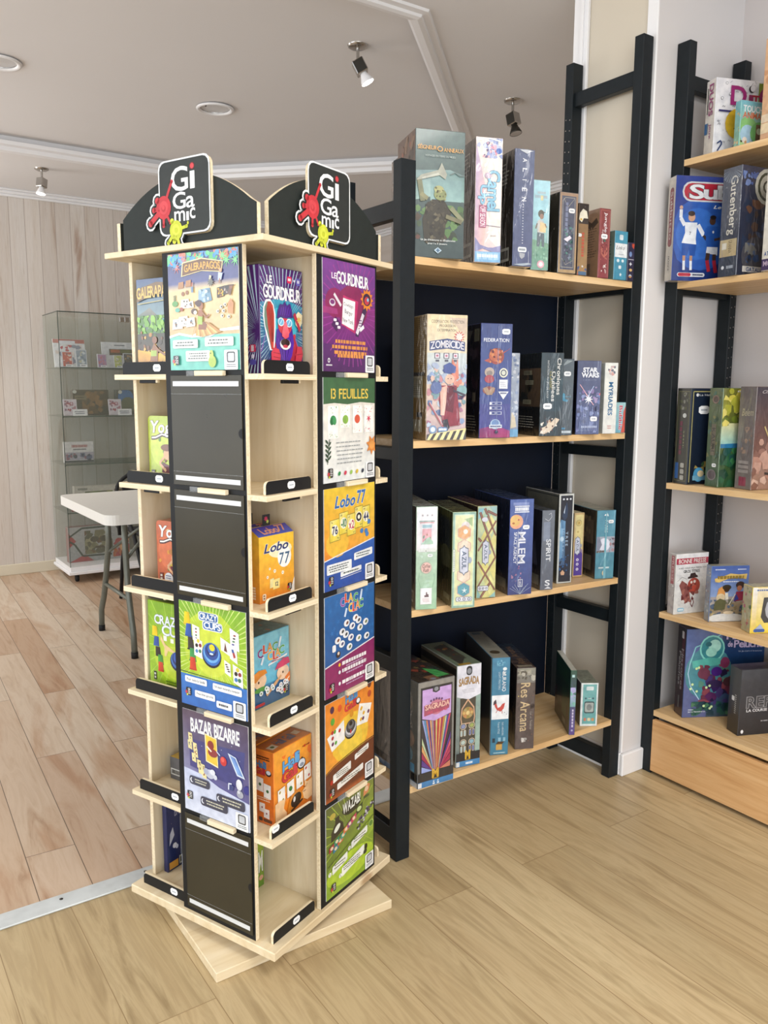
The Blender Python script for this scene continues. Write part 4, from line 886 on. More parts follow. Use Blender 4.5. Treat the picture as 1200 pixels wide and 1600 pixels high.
def back_print(bg, n=6, pal=('#5c5c54', '#7a7a6c', '#8c8474', '#3c3c3a'), seed=1, ink='#b4b0a4'):
    """back of a box: small pictures, print, a bar code panel"""
    def f(c):
        c.rect(.02, .01, .98, .99, bg); rd = random.Random(seed)
        for i in range(n):
            x, y = rd.uniform(.08, .6), rd.uniform(.25, .8); c.rect(x, y, x + rd.uniform(.15, .32), y + rd.uniform(.06, .14), rd.choice(pal)); c.l -= 1
        c.l += 1
        c.dashes(.1, .72, .9, .92, 6, ink, .35, seed=seed); c.rect(.68, .05, .92, .17, '#b8b8b0'); c.dashes(.7, .07, .9, .15, 1, '#2a2a2a', .9, seed=seed, full=True); c.dashes(.1, .05, .6, .2, 5, ink, .3, seed=seed + 3)
    return f
# --- on the revolving stand
def on_stand(face, ul, k, w, d, ang=0.0):
    if face == 0: ax, ay = ul, -k
    else: ax, ay = -k, -ul
    th = -math.pi / 2 * face + math.radians(ang)
    cx = ax + math.cos(th) * w / 2 - math.sin(th) * d / 2; cy = ay + math.sin(th) * w / 2 + math.cos(th) * d / 2
    return (OD[0] + cx * math.cos(TD) - cy * math.sin(TD), OD[1] + cx * math.sin(TD) + cy * math.cos(TD)), TD + th
def sbox(label, face, ul, k, row, w, d, h, side, arts, ang=0.0, mat='gloss_card', **kw):
    (x, y), rz = on_stand(face, ul, k, w, d, ang)
    kw.setdefault('group', None); kw['group'] = kw['group'] or 'games on the revolving stand'
    return gbox(label, x, y, ZS[row] + .0003, rz, w, d, h, side, arts, mat, **kw)

def a_gourd(c):
    c.rect(0, 0, 1, 1, '#3d1a5c', '#4e2372'); c.poly([(0, .0), (1, 0), (1, .66), (.5, .72), (0, .66)], ['#3a2a6a', '#3a2a6a', '#1f86a8', '#2aa0be', '#1f86a8'])
    c.rays(.5, .42, 70, .010, '#bfe6ee', .34, 1.6, seed=2); c.rays(.45, .9, 26, .008, '#9a62b4', .3, 1.2, seed=6)
    c.ell(.5, .45, .36, .30, '#43b6cc')
    c.text('LE', .15, .845, .27, .915, '#f6f6fa', b=2, ol='#2c1450', olw=3); c.text('GOURDINEUR', .07, .71, .95, .83, '#fbfbfd', b=2, ol='#2c1450', olw=3, sp=.02, skew=-.12)
    c.rrect(.63, .87, .74, .935, '#d8325c', .02); c.dashes(.65, .89, .72, .92, 1, '#f6e8ec', .8, full=True); c.ell(.80, .90, .02, .02, '#e6e0f2'); c.rrect(.85, .86, .95, .93, '#6a62c0', .02); c.dashes(.87, .88, .93, .915, 1, '#e6e6fa', .8, full=True)
    c.poly([(.05, .54), (.06, .62), (.12, .69), (.22, .70), (.30, .65), (.34, .56), (.34, .44), (.31, .22), (.20, .22), (.08, .44)], '#eef2f6')
    c.poly([(.08, .54), (.09, .62), (.14, .67), (.18, .675), (.20, .44), (.23, .24), (.10, .45)], '#6f8a78')
    c.poly([(.13, .60), (.17, .675), (.23, .675), (.285, .64), (.31, .56), (.31, .44), (.285, .23), (.235, .23), (.16, .45)], ['#a83430', '#c8443a', '#d8503c', '#b83a32'])
    for i in range(6): c.line(.19 + i * .02, .63 - abs(i - 2) * .012, .25 + i * .006, .30, .006, '#8a2626')
    c.poly([(.08, 0), (.12, .12), (.24, .16), (.34, .28), (.42, .40), (.74, .40), (.86, .26), (.98, .18), (1, .10), (1, 0)], '#4a2a7c')
    c.poly([(.34, .05), (.30, .24), (.38, .40), (.42, .44), (.70, .44), (.84, .30), (.92, .18), (.88, .04)], '#b02c40'); c.blobs(12, 20, (.34, .06, .9, .40), ['#c8384a', '#8e2436', '#d8505c'], .02, .05)
    c.poly([(.36, .42), (.33, .30), (.38, .18), (.46, .08), (.54, .035), (.62, .08), (.72, .18), (.77, .30), (.73, .44), (.54, .48)], ['#5b2aa0', '#4a2288', '#5a2fb0', '#3c1c7c'])
    for i in range(9): c.line(.39 + i * .042, .34, .50 + i * .012, .08 + abs(i - 4) * .015, .009, ['#7a4acc', '#3a1870', '#6a3cb8'][i % 3])
    c.ell(.55, .455, .165, .13, '#c9384a'); c.poly([(.36, .52), (.38, .60), (.44, .665), (.50, .66), (.56, .695), (.60, .655), (.68, .68), (.72, .62), (.74, .54), (.66, .545), (.56, .53), (.46, .545)], '#46217e')
    for i in range(5): c.line(.44 + i * .05, .56, .47 + i * .055, .65 - abs(i - 2) * .01, .010, '#6a3cb8')
    c.ell(.455, .495, .075, .065, '#e8f4fa'); c.ell(.645, .49, .075, .065, '#e8f4fa'); c.ell(.455, .495, .06, .05, '#6fb4dc'); c.ell(.645, .49, .06, .05, '#6fb4dc'); c.line(.43, .475, .48, .52, .012, '#d8f0fa'); c.line(.62, .47, .67, .515, .012, '#d8f0fa')
    c.ell(.55, .285, .13, .085, '#f4f0f0'); c.ell(.55, .30, .11, .06, '#2c1018'); c.ell(.55, .265, .06, .025, '#c83c50')
    c.poly([(.53, .50), (.58, .50), (.64, .40), (.63, .355), (.55, .335), (.47, .36), (.47, .40)], ['#f0788a', '#d8465a', '#e0566a']); 
    c.poly([(.22, .05), (.36, .03), (.42, .10), (.43, .18), (.39, .235), (.27, .245), (.21, .20)], '#d63a50')
    for i in range(3): c.line(.26, .20 - i * .04, .42, .19 - i * .04, .010, '#8e2030')
    c.poly([(.78, .12), (.94, .13), (.98, .20), (.95, .27), (.84, .27)], '#d63a50'); c.line(.82, .19, .95, .20, .01, '#8e2030')
    c.poly([(.78, .56), (.80, .48), (.88, .44), (.96, .50), (.97, .58), (.87, .61)], '#f0e2b8'); c.poly([(.74, .57), (.79, .60), (.93, .44), (.89, .41)], '#b8304a'); c.star(.88, .53, .06, '#e8c060', 7, .5)
    for i in range(7): c.ell(.38 + i * .06, .075 + abs(i - 3) * .014, .024, .024, '#e0506a')
    c.rect(.93, .03, .99, .10, '#d8d8ec')
def a_gourd_l(c):
    c.rect(0, 0, 1, 1, '#3b1a5c', '#572a78'); c.rays(1, .4, 30, .02, '#c0dcec', .3, 3, 90, 270, 3); c.rrect(.35, .20, .75, .27, '#c83058', .08); c.ell(.55, .16, .1, .1, '#e6e0f2'); c.rrect(.35, .08, .75, .13, '#5a52b0', .08)
    c.dashes(.45, .2, .65, .27, 1, '#f2e6ec', .8)
sbox('purple game box with a bearded face and a red club, top shelf of the stand', 0, -.172, .168, 0, .134, .045, .213, {'f': '#3d1a5c', 'l': '#3d1a5c', 't': '#4e2372', 'r': '#3d1a5c'}, {'f': a_gourd, 'l': a_gourd_l})

def lobo_box(x_ul, k, label):
    w, d, h = .106, .034, .142
    (x, y), rz = on_stand(0, x_ul, k, w, d, -3)
    m = MB(); pr = [(-d / 2, 0), (d / 2, 0), (d / 2, h + .016), (-d / 2 + .026, h + .016), (-d / 2, h)]
    yl = lin('#efb830'); w2 = w / 2
    m.face([(-w2, p[0], p[1]) for p in pr][::-1], 'gloss_card', yl); m.face([(w2, p[0], p[1]) for p in pr], 'gloss_card', yl)
    cols = ['#e0a028', '#e0a028', '#f0cf50', '#3c4aa8', '#efb830']
    for i in range(5):
        a, b = pr[i], pr[(i + 1) % 5]; m.face([(-w2, *a), (w2, *a), (w2, *b), (-w2, *b)], 'gloss_card', lin(cols[i]))
    m.box(-.011, .011, d / 2 - .0045, d / 2 - .0035, h + .016, h + .040, 'card', lin('#18222a'))
    c = Cv(m, (-.011, d / 2 - .0046, h + .016), (1, 0, 0), (0, 0, 1), .022, .024); c.star(.45, .62, .3, '#c8325c', 7, .5); c.star(.66, .36, .22, '#c8d060', 6, .5)
    c = Cv(m, (-w2, -d / 2, 0), (1, 0, 0), (0, 0, 1), w, h)
    c.rect(.0, .0, 1, 1, '#e8922c', '#f2c53c'); c.rect(0, .0, 1, .3, '#e07a26', '#ecab34')
    c.ell(.60, .76, .34, .16, '#f5e9c0'); c.ell(.72, .64, .20, .22, '#f6f6f2'); c.text('Lobo', .17, .745, .84, .875, '#23356e', b=2, ol='#f6f4ee', olw=3, sh=.25, sp=.08, skew=.12); c.text('77', .57, .53, .86, .705, '#3a6284', b=1, sp=.14, sh=.1)
    for x_, y_, s in ((.29, .50, .025), (.43, .45, .035), (.66, .40, .035), (.22, .38, .03)): c.ell(x_, y_, s, s * 1.1, '#f6ead0'); c.ell(x_, y_, s * .3, s * .3, '#5a6a7a')
    c.poly([(.28, .20), (.40, .21), (.40, .35), (.29, .34)], '#e9dc9c'); c.poly([(.37, .17), (.56, .18), (.57, .33), (.38, .32)], '#f2de8c'); c.text('12', .44, .22, .52, .28, '#3a4a5a', b=2)
    c.rrect(.07, .04, .17, .14, '#f3e3c6', .03); c.dashes(.09, .05, .15, .13, 2, '#7a4a2a', .6); c.poly([(1, .0), (.82, 0), (.9, .12), (1, .3)], '#f0ece4'); mini_logo(c, .80, .11, .12)
    c = Cv(m, (-w2, d / 2, 0), (0, -1, 0), (0, 0, 1), d, h); c.rect(0, 0, 1, 1, '#d8862a', '#e8b43a'); c.dashes(.3, .05, .7, .25, 5, '#f4e6c8', .7)
    sl = Vector((0, .026, .016)); L = sl.length
    c = Cv(m, (-w2, -d / 2, h), (1, 0, 0), sl / L, w, L); c.rect(0, 0, 1, 1, '#4a5ab0', '#4a3aa0'); c.text('Lobo', .18, .2, .64, .8, '#e09a78', b=2, sh=-.3, sp=.04, ol='#c9704a', olw=2); c.text('77', .64, .3, .88, .92, '#e09a78', b=2, sp=.04)
    return tag(m.build('board_game_box', loc=(x, y, ZS[2] + .0003), rz=rz), label, 'board game', 'games on the revolving stand')
lobo_box(-.167, .15, 'yellow card game box with blue sloped lid, front one of the pair')
lobo_box(-.180, .112, 'yellow card game box behind its twin, only its black hang tab showing')

def a_clac(c):
    c.rect(0, 0, 1, 1, '#2f6a9c', '#7cc6de'); c.rect(0, .3, 1, 1, '#62b8d8', '#8acfe2'); c.poly([(0, 0), (1, 0), (1, .30), (0, .22)], '#35618c')
    rd = random.Random(2)
    for i in range(20): c.star(rd.uniform(0, 1), rd.uniform(.35, 1), .035, '#8ed2e6', 6, .4)
    for t, x, y, k in (('C', .14, .70, '#7a2f7a'), ('L', .28, .74, '#c8503a'), ('A', .39, .745, '#e0902c'), ('C', .53, .73, '#4a9a4a'), ('C', .40, .62, '#e9b83a'), ('L', .54, .61, '#c83a3a'), ('A', .60, .63, '#e09a3a'), ('C', .71, .65, '#4aa04a')):
        c.text(t, x, y, x + .14, y + .115, k, b=2, ol='#f4f6fa', olw=3)
    c.line(.70, .76, .76, .90, .05, '#dfeaf4'); c.line(.22, .60, .28, .70, .05, '#dfeaf4')
    c.poly([(.40, .545), (.92, .60), (.93, .63), (.41, .575)], '#e8eef4'); c.dashes(.5, .57, .85, .60, 1, '#b04a5a', .5, full=True)
    c.ell(.18, .38, .17, .14, '#ecc8a4'); c.poly([(0, .40), (.02, .50), (.15, .535), (.33, .52), (.37, .46), (.2, .44), (.06, .38)], '#e08a34'); c.ell(.14, .37, .02, .025, '#3a2a22'); c.ell(.2, .26, .18, .05, '#5a9a4a')
    c.ell(.80, .38, .17, .14, '#efcdb0'); c.poly([(.58, .45), (.66, .53), (.82, .575), (.96, .57), (1, .48), (.8, .46)], '#d03a6a'); c.ell(.80, .38, .02, .025, '#3a2a22'); c.poly([(.80, .16), (1, .22), (1, .36), (.86, .30)], '#e5762c'); c.poly([(.82, .2), (.98, .27), (.98, .29), (.84, .23)], '#f2e3c6')
    c.poly([(.32, .17), (.60, .30), (.74, .36), (.76, .33), (.62, .25), (.36, .13)], '#d9a878')
    for i in range(17): x, y = rd.uniform(.05, .95), rd.uniform(.04, .26); c.ell(x, y, .05, .045, '#eef1f4'); c.ell(x, y, .02, .018, rd.choice(['#7a8aa0', '#b06a5a', '#6a8a5a']))
    c.rrect(.02, .035, .28, .075, '#c02c3a', .03); mini_logo(c, .80, .08, .13)
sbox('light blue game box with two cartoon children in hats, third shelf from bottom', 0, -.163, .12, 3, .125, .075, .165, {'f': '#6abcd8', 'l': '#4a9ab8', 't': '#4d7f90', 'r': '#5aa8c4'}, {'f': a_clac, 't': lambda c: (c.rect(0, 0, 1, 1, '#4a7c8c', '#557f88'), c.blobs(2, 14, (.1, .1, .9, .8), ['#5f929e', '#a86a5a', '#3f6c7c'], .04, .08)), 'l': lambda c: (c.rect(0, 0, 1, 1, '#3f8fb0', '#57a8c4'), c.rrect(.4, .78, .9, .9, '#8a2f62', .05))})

def a_halli(c):
    c.rect(0, 0, 1, 1, '#e87e22', '#f0a63a'); c.blobs(4, 16, (0, .3, 1, .9), ['#ee8c2c', '#ea7424', '#f4b444'], .08, .16)
    c.ell(.92, .885, .02, .02, '#c83a20'); c.dashes(.75, .87, .95, .90, 1, '#8a3a18', .5, full=True); c.ell(.81, .885, .025, .025, '#c83a20')
    c.text('Halli', .22, .66, .66, .82, '#5aa4de', b=2, ol='#1c2440', olw=3, skew=.3, sp=.04); c.text('Galli', .20, .52, .60, .67, '#c8303c', b=2, ol='#1c1418', olw=3, skew=.3, sp=.04)
    c.ell(.72, .66, .115, .10, '#1c1c22'); c.ell(.72, .665, .095, .08, '#d8e0ea'); c.ell(.72, .645, .06, .035, '#8a97a8'); c.ell(.73, .735, .02, .02, '#22222a')
    for i, (x, y, fr) in enumerate(((.17, .37, 'b'), (.41, .40, 'g'), (.655, .44, 'b'), (.87, .50, 'r'))):
        c.poly([(x - .095, y - .115), (x + .10, y - .10), (x + .095, y + .12), (x - .10, y + .10)], '#b06a2a'); c.poly([(x - .09, y - .11), (x + .095, y - .095), (x + .09, y + .115), (x - .095, y + .095)], '#f3f1ea')
        for dx, dy in ((-.04, .06), (.04, -.06)) if fr != 'g' else ((0, 0),): c.ell(x + dx, y + dy, .028 if fr != 'g' else .045, .022 if fr != 'g' else .05, {'b': '#a88f2c', 'g': '#2f7a3a', 'r': '#b82c3a'}[fr], rot=50)
    c.poly([(0, 0), (.28, 0), (.30, .10), (.22, .18), (.26, .30), (.12, .32), (0, .30)], '#f1c998'); c.poly([(.72, .26), (.80, .30), (.78, .40), (.86, .36), (1, .38), (1, .12), (.86, .10), (.74, .16)], '#f1c998'); c.path([(.75, .32), (.82, .30), (.86, .34)], .012, '#7a3a1a'); c.path([(.74, .25), (.82, .25)], .012, '#7a3a1a')
    c.poly([(.30, .08), (.36, .22), (.42, .30), (.60, .34), (.72, .26), (.76, .16), (.60, .10), (.42, .04)], '#d9862a'); c.ell(.55, .20, .15, .11, '#2b2722', rot=25); c.ell(.50, .22, .03, .05, '#e8e4dc', rot=-10); c.poly([(.40, .09), (.72, .17), (.73, .14), (.42, .06)], '#2b2722')
    c.poly([(.0, .0), (.35, .0), (.3, .04), (.0, .06)], '#6a2a16'); c.dashes(.1, .01, .5, .035, 1, '#f1ead8', .7)
def a_halli_l(c):
    c.rect(0, 0, 1, 1, '#d96a20', '#d9762c'); c.dashes(.1, .87, .8, .93, 2, '#3a1c12', .7, full=True); c.text('Halli', .08, .76, .62, .85, '#4a86b8', b=2, ol='#3a2430', olw=3); c.text('Galli', .08, .67, .56, .76, '#c8303c', b=2, ol='#3a1418', olw=3); c.ell(.74, .71, .16, .13, '#22222a'); c.ell(.74, .72, .12, .09, '#d0d4da')
    for x, y in ((.28, .53), (.68, .46)): c.poly([(x - .2, y - .09), (x + .18, y - .1), (x + .18, y + .09), (x - .2, y + .1)], '#f0ebe4'); c.ell(x, y, .07, .07, '#3f6a3c')
    c.dashes(.1, .31, .9, .37, 2, '#f0d0b0', .5); 
    for x, y in ((.38, .22), (.62, .15)): c.poly([(x - .15, y - .06), (x + .15, y - .07), (x + .15, y + .06), (x - .15, y + .06)], '#efe6de'); c.ell(x, y, .04, .04, '#8a2a3a')
    c.rrect(.2, .03, .4, .08, '#3a2018', .03); c.rrect(.45, .03, .9, .07, '#5a2c18', .03)
for i, (k, lb) in enumerate(((.178, 'orange game box with a bell and fruit cards, front of two on the stand'), (.118, 'orange game box standing behind an identical orange box on the stand'))):
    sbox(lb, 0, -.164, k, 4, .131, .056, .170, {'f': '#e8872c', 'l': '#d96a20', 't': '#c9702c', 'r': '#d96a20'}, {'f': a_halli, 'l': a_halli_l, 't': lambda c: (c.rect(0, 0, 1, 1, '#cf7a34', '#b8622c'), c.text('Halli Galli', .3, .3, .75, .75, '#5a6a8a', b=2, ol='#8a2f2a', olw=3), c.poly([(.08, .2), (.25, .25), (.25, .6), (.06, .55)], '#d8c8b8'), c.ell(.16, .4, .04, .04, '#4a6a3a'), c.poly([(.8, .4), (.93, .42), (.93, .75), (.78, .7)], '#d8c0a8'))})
sbox('green game box with a white letter at the back of the lowest shelf', 0, -.180, .042, 5, .131, .05, .113, {'*': '#8bb02c', 'f': '#8bb02c'}, {'f': lambda c: (c.rect(0, 0, 1, 1, '#5f8f2a', '#a8c436'), c.text('M', .86, .35, .97, .8, '#f4f6f0', b=2, ol='#26301c', olw=3), c.ell(.92, .2, .06, .05, '#e0a890'), c.blobs(3, 20, (0, 0, .85, .9), ['#c8d84c', '#6a9a2c', '#e0e6a0', '#d8803c'], .04, .09))})

def a_gala(c):
    c.rect(0, 0, 1, 1, '#d9a52e', '#47608c'); c.rect(0, .62, 1, 1, '#7f9aa0', '#3f5684'); c.poly([(0, .36), (0, .62), (.3, .70), (.55, .58), (.8, .70), (1, .66), (1, .3)], ['#5a6a4a', '#6a7a70', '#8c8a80', '#6a6a60', '#7fb0a8', '#5aa09c', '#3f7a5c']); c.poly([(.55, .52), (.75, .74), (1, .72), (1, .5)], '#4fa0a0')
    c.blobs(4, 55, (0, .42, 1, .62), ['#6fa83a', '#8cc04a', '#4a7a2c', '#a4c858'], .05, .10); c.rect(0, .22, 1, .43, '#4a3420', '#3a3a24'); c.blobs(6, 34, (0, .22, 1, .46), ['#6a4428', '#8a5a34', '#3c2c1c', '#4a6a2c', '#b8823c', '#d9b060'], .03, .06); c.poly([(0, 0), (1, 0), (1, .27), (.5, .22), (0, .26)], ['#b8702c', '#c07a30', '#e8b838', '#f0c840', '#e2ac34'])
    for i in range(12): c.poly([(.2 + i * .05, .13), (.24 + i * .05, .14), (.30 + i * .065, .02), (.24 + i * .06, .01)], ['#b8804a', '#8a5a30', '#d2a060'][i % 3])
    c.poly([(.30, .14), (.48, .13), (.50, .27), (.40, .33), (.33, .24)], '#9a6840'); c.ell(.42, .36, .06, .06, '#8e5a3c'); c.line(.48, .26, .66, .20, .04, '#9a6840'); c.line(.66, .20, .7, .28, .03, '#9a6840'); c.rect(.32, .19, .46, .25, '#a8c050')
    c.poly([(.02, .76), (.5, .84), (.98, .80), (1, .93), (.5, .96), (.05, .90)], '#7a5a30'); c.text('GALERAPAGOS', .03, .79, .99, .905, '#dcb858', b=2, ol='#3a2c18', olw=3, sp=.05, arc=.15); c.line(.05, .74, .95, .78, .012, '#c8b878'); c.line(.8, .97, .97, .975, .008, '#dfe6ea')
    c.rect(.03, .02, .15, .10, '#1d1b18'); c.text('8+', .05, .035, .13, .085, '#e8e8e0', b=1)
sbox('tall beach-raft game box half hidden behind the black panel, top shelf of the stand', 1, -.190, .172, 0, .135, .05, .206, {'f': '#5a6a70', 'l': '#3f5684', 't': '#3f5684', 'r': '#3f5684'}, {'f': a_gala})
def tin(label, ul, k, row, bgc, bgc2, veg, hair, badge):
    w, d, h = .10, .035, .147
    (x, y), rz = on_stand(1, ul, k, w, d)
    m = MB(); r = .010; pts = []
    for cx, cz, a0 in ((w / 2 - r, r, -90), (w / 2 - r, h - r, 0), (-w / 2 + r, h - r, 90), (-w / 2 + r, r, 180)):
        for j in range(5):
            a = math.radians(a0 + 22.5 * j); pts.append((cx + r * math.cos(a), cz + r * math.sin(a)))
    m.prism(pts, (0, -d / 2, 0), (1, 0, 0), (0, 0, 1), d, 'gloss_card', col=lin(bgc))
    c = Cv(m, (-w / 2, -d / 2, 0), (1, 0, 0), (0, 0, 1), w, h, 'gloss_card')
    c.rrect(.02, .015, .98, .985, bgc, .09); c.l += 1; c.ell(.45, .55, .40, .5, bgc2); rd = random.Random(row)
    for i in range(9): c.ell(rd.uniform(.08, .92), rd.uniform(.1, .9), .05, .04, rd.choice(veg), rot=rd.uniform(0, 90))
    c.path([(.10, .66), (.24, .665), (.45, .72), (.7, .69), (.95, .76)], .09, '#4a2a30'); c.l += 1
    c.text('Yogi', .08, .69, .80, .92, '#f6f6f2', b=2, ol='#4a2a30', olw=3, sp=.08, sh=.15)
    c.path([(.12, .665), (.24, .67), (.45, .722), (.7, .695), (.93, .76)], .035, '#f4f4ee'); c.l += 1
    c.poly([(.45, .30), (.65, .25), (.85, .05), (.6, .03), (.42, .15)], '#6a2a3a'); c.ell(.62, .42, .14, .13, '#dcae84'); c.ell(.60, .52, .20, .08, hair); c.line(.55, .40, .35, .28, .06, '#dcae84'); c.line(.35, .28, .55, .16, .06, '#dcae84'); c.ell(.72, .40, .05, .03, '#3a2a2a'); c.blobs(row + 4, 8, (.5, .1, .9, .4), ['#dcae84', '#6a2a3a', hair], .03, .06)
    c.rect(.08, .03, .20, .17, '#3a2c20' if row == 1 else '#7a2c1c'); c.dashes(.1, .05, .18, .15, 2, '#eef0e0', .6)
    if badge: c.ell(.38, .09, .14, .14, '#eef2f6'); c.dashes(.28, .04, .48, .15, 3, '#4a6a9a', .4)
    c.text('Y', .06, .72, .1, .74, bgc, b=0)
    return tag(m.build('card_game_tin', loc=(x, y, ZS[row] + .0003), rz=rz), label, 'card game', 'games on the revolving stand')
tin('green rounded card game tin, second shelf of the stand', -.193, .150, 1, '#b4c83a', '#c8d850', ['#c0602c', '#6a9a2c', '#d8a82c', '#5a8a2a'], '#7a4a2a', False)
tin('orange rounded card game tin, third shelf of the stand', -.183, .146, 2, '#c8643a', '#d8744a', ['#d8c83c', '#e09a3a', '#6a7a3a', '#e8e0a0'], '#b87a3a', True)
def a_crazybox(c):
    c.rect(0, 0, 1, 1, '#98be26', '#86b424'); c.ell(.5, .4, .4, .4, '#b0cc34'); c.ell(.55, .32, .28, .26, '#c4d640'); c.rays(.5, .5, 24, .010, '#b8d85c', .2, 1.5, seed=4)
    for wt, kol in ((.03, '#23406e'), (0, '#e8f0f6')):
        c.text('CRAZY', .14, .745, .72, .85, kol, b=3 if wt else 2, sp=.05); c.text('CUPS', .30, .625, .86, .74, kol, b=3 if wt else 2, sp=.05)
    for (x, y, r, col, dd) in ((.14, .65, 0, '#f0d41e', '#dcb810'), (.17, .53, -10, '#2b5cb0', '#1d4490'), (.20, .41, 12, '#2c2824', '#1a1715'), (.25, .32, 6, '#46a03a', '#348030'), (.25, .235, 2, '#dd4a22', '#b8351a')):
        s = math.sin(math.radians(r)) * .3
        c.poly([(x - .065 + s * .1, y - .055), (x + .06 + s * .1, y - .055), (x + .045 - s * .1, y + .06), (x - .05 - s * .1, y + .06)], [col, dd, dd, col])
    c.poly([(.27, .62), (.36, .52), (.58, .45), (.60, .43), (.42, .45), (.38, .38), (.34, .38), (.34, .48), (.26, .56)], '#e6c890'); c.rect(.33, .56, .40, .62, '#f0eee4'); c.rect(.48, .55, .55, .60, '#eef0dc')
    for i, (r, k) in enumerate(((.16, '#10204a'), (.14, '#3a72c0'), (.115, '#14306c'), (.09, '#2c5cb4'))): c.ell(.62, .345 + i * .015, r, r * .95, k, 22)
    c.ell(.63, .41, .035, .035, '#dcd420'); c.rect(.09, .07, .15, .17, '#23261c'); c.dashes(.1, .08, .14, .16, 2, '#e6ead8', .6); c.dashes(.35, .04, .75, .10, 2, '#5a7a1c', .5)
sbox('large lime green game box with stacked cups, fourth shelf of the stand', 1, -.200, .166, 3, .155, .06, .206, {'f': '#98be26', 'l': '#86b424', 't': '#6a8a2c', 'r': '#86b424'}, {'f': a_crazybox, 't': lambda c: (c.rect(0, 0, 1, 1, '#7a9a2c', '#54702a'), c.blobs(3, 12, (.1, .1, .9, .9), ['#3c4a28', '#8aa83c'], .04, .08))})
sbox('small grey game box with a yellow lid, fifth shelf of the stand', 1, -.186, .128, 4, .08, .07, .056, {'f': '#55565a', 'l': '#4a4b50', 't': '#c8a440', 'r': '#4a4b50'}, {'f': lambda c: (c.rect(.03, .2, .55, .5, '#c9cac6'), c.dashes(.06, .24, .5, .46, 1, '#2b2b2b', .9, full=True)), 't': lambda c: c.blobs(2, 9, (0, 0, 1, 1), ['#d8b84c', '#5a4c3c', '#e6d080'], .08, .16)})
def a_blister(c):
    c.rect(0, 0, 1, 1, '#152250', '#1c2c6a'); c.text('BAZAR BIZARRE', .22, .74, 1.0, .86, '#a8aac4', b=1, sp=.05); c.dashes(.1, .9, .5, .93, 1, '#8a94c0', .6)
    c.poly([(.05, .35), (.2, .48), (.16, .60), (.08, .52)], '#c8ccdc'); c.ell(.2, .33, .06, .06, '#d8dae6'); c.ell(.26, .30, .04, .05, '#c0c4d8'); c.poly([(.45, .5), (.9, .55), (.9, .68), (.5, .62)], '#3a5a9a'); c.ell(.5, .28, .1, .06, '#8a3040'); c.blobs(5, 14, (.4, .15, 1, .7), ['#24356a', '#5a3c5c', '#44588c', '#7a6a8a'], .05, .1)
    c.rect(.03, .02, .28, .12, '#d89a38'); c.rect(.31, .03, .55, .15, '#b8b8a8'); c.dashes(.33, .05, .53, .13, 1, '#202020', .9)
    c.ell(.12, .66, .004, .004, '#ffffff')
_o = sbox('dark blue hang-card game pack against the back of the lowest shelf', 0, -.146, -.186, 5, .118, .014, .188, {'*': '#16235a', 'f': '#16235a'}, {'f': a_blister}, cat='card game', name='blister_pack')
m = MB(); m.box(-.02, .05, -.030, -.0075, .03, .14, 'clear_plastic', r=.004); m.build('plastic_bubble', _o)
sbox('tiny card pack lying beside the dark blue hang-card pack', 1, -.165, .120, 5, .05, .02, .045, {'*': '#8a94a8', 'f': '#a8aebc'}, {'f': lambda c: c.blobs(2, 12, (0, 0, 1, 1), ['#3a4a6a', '#c8ccd8', '#6a7a9a'], .1, .2)}, cat='card game', name='card_pack')

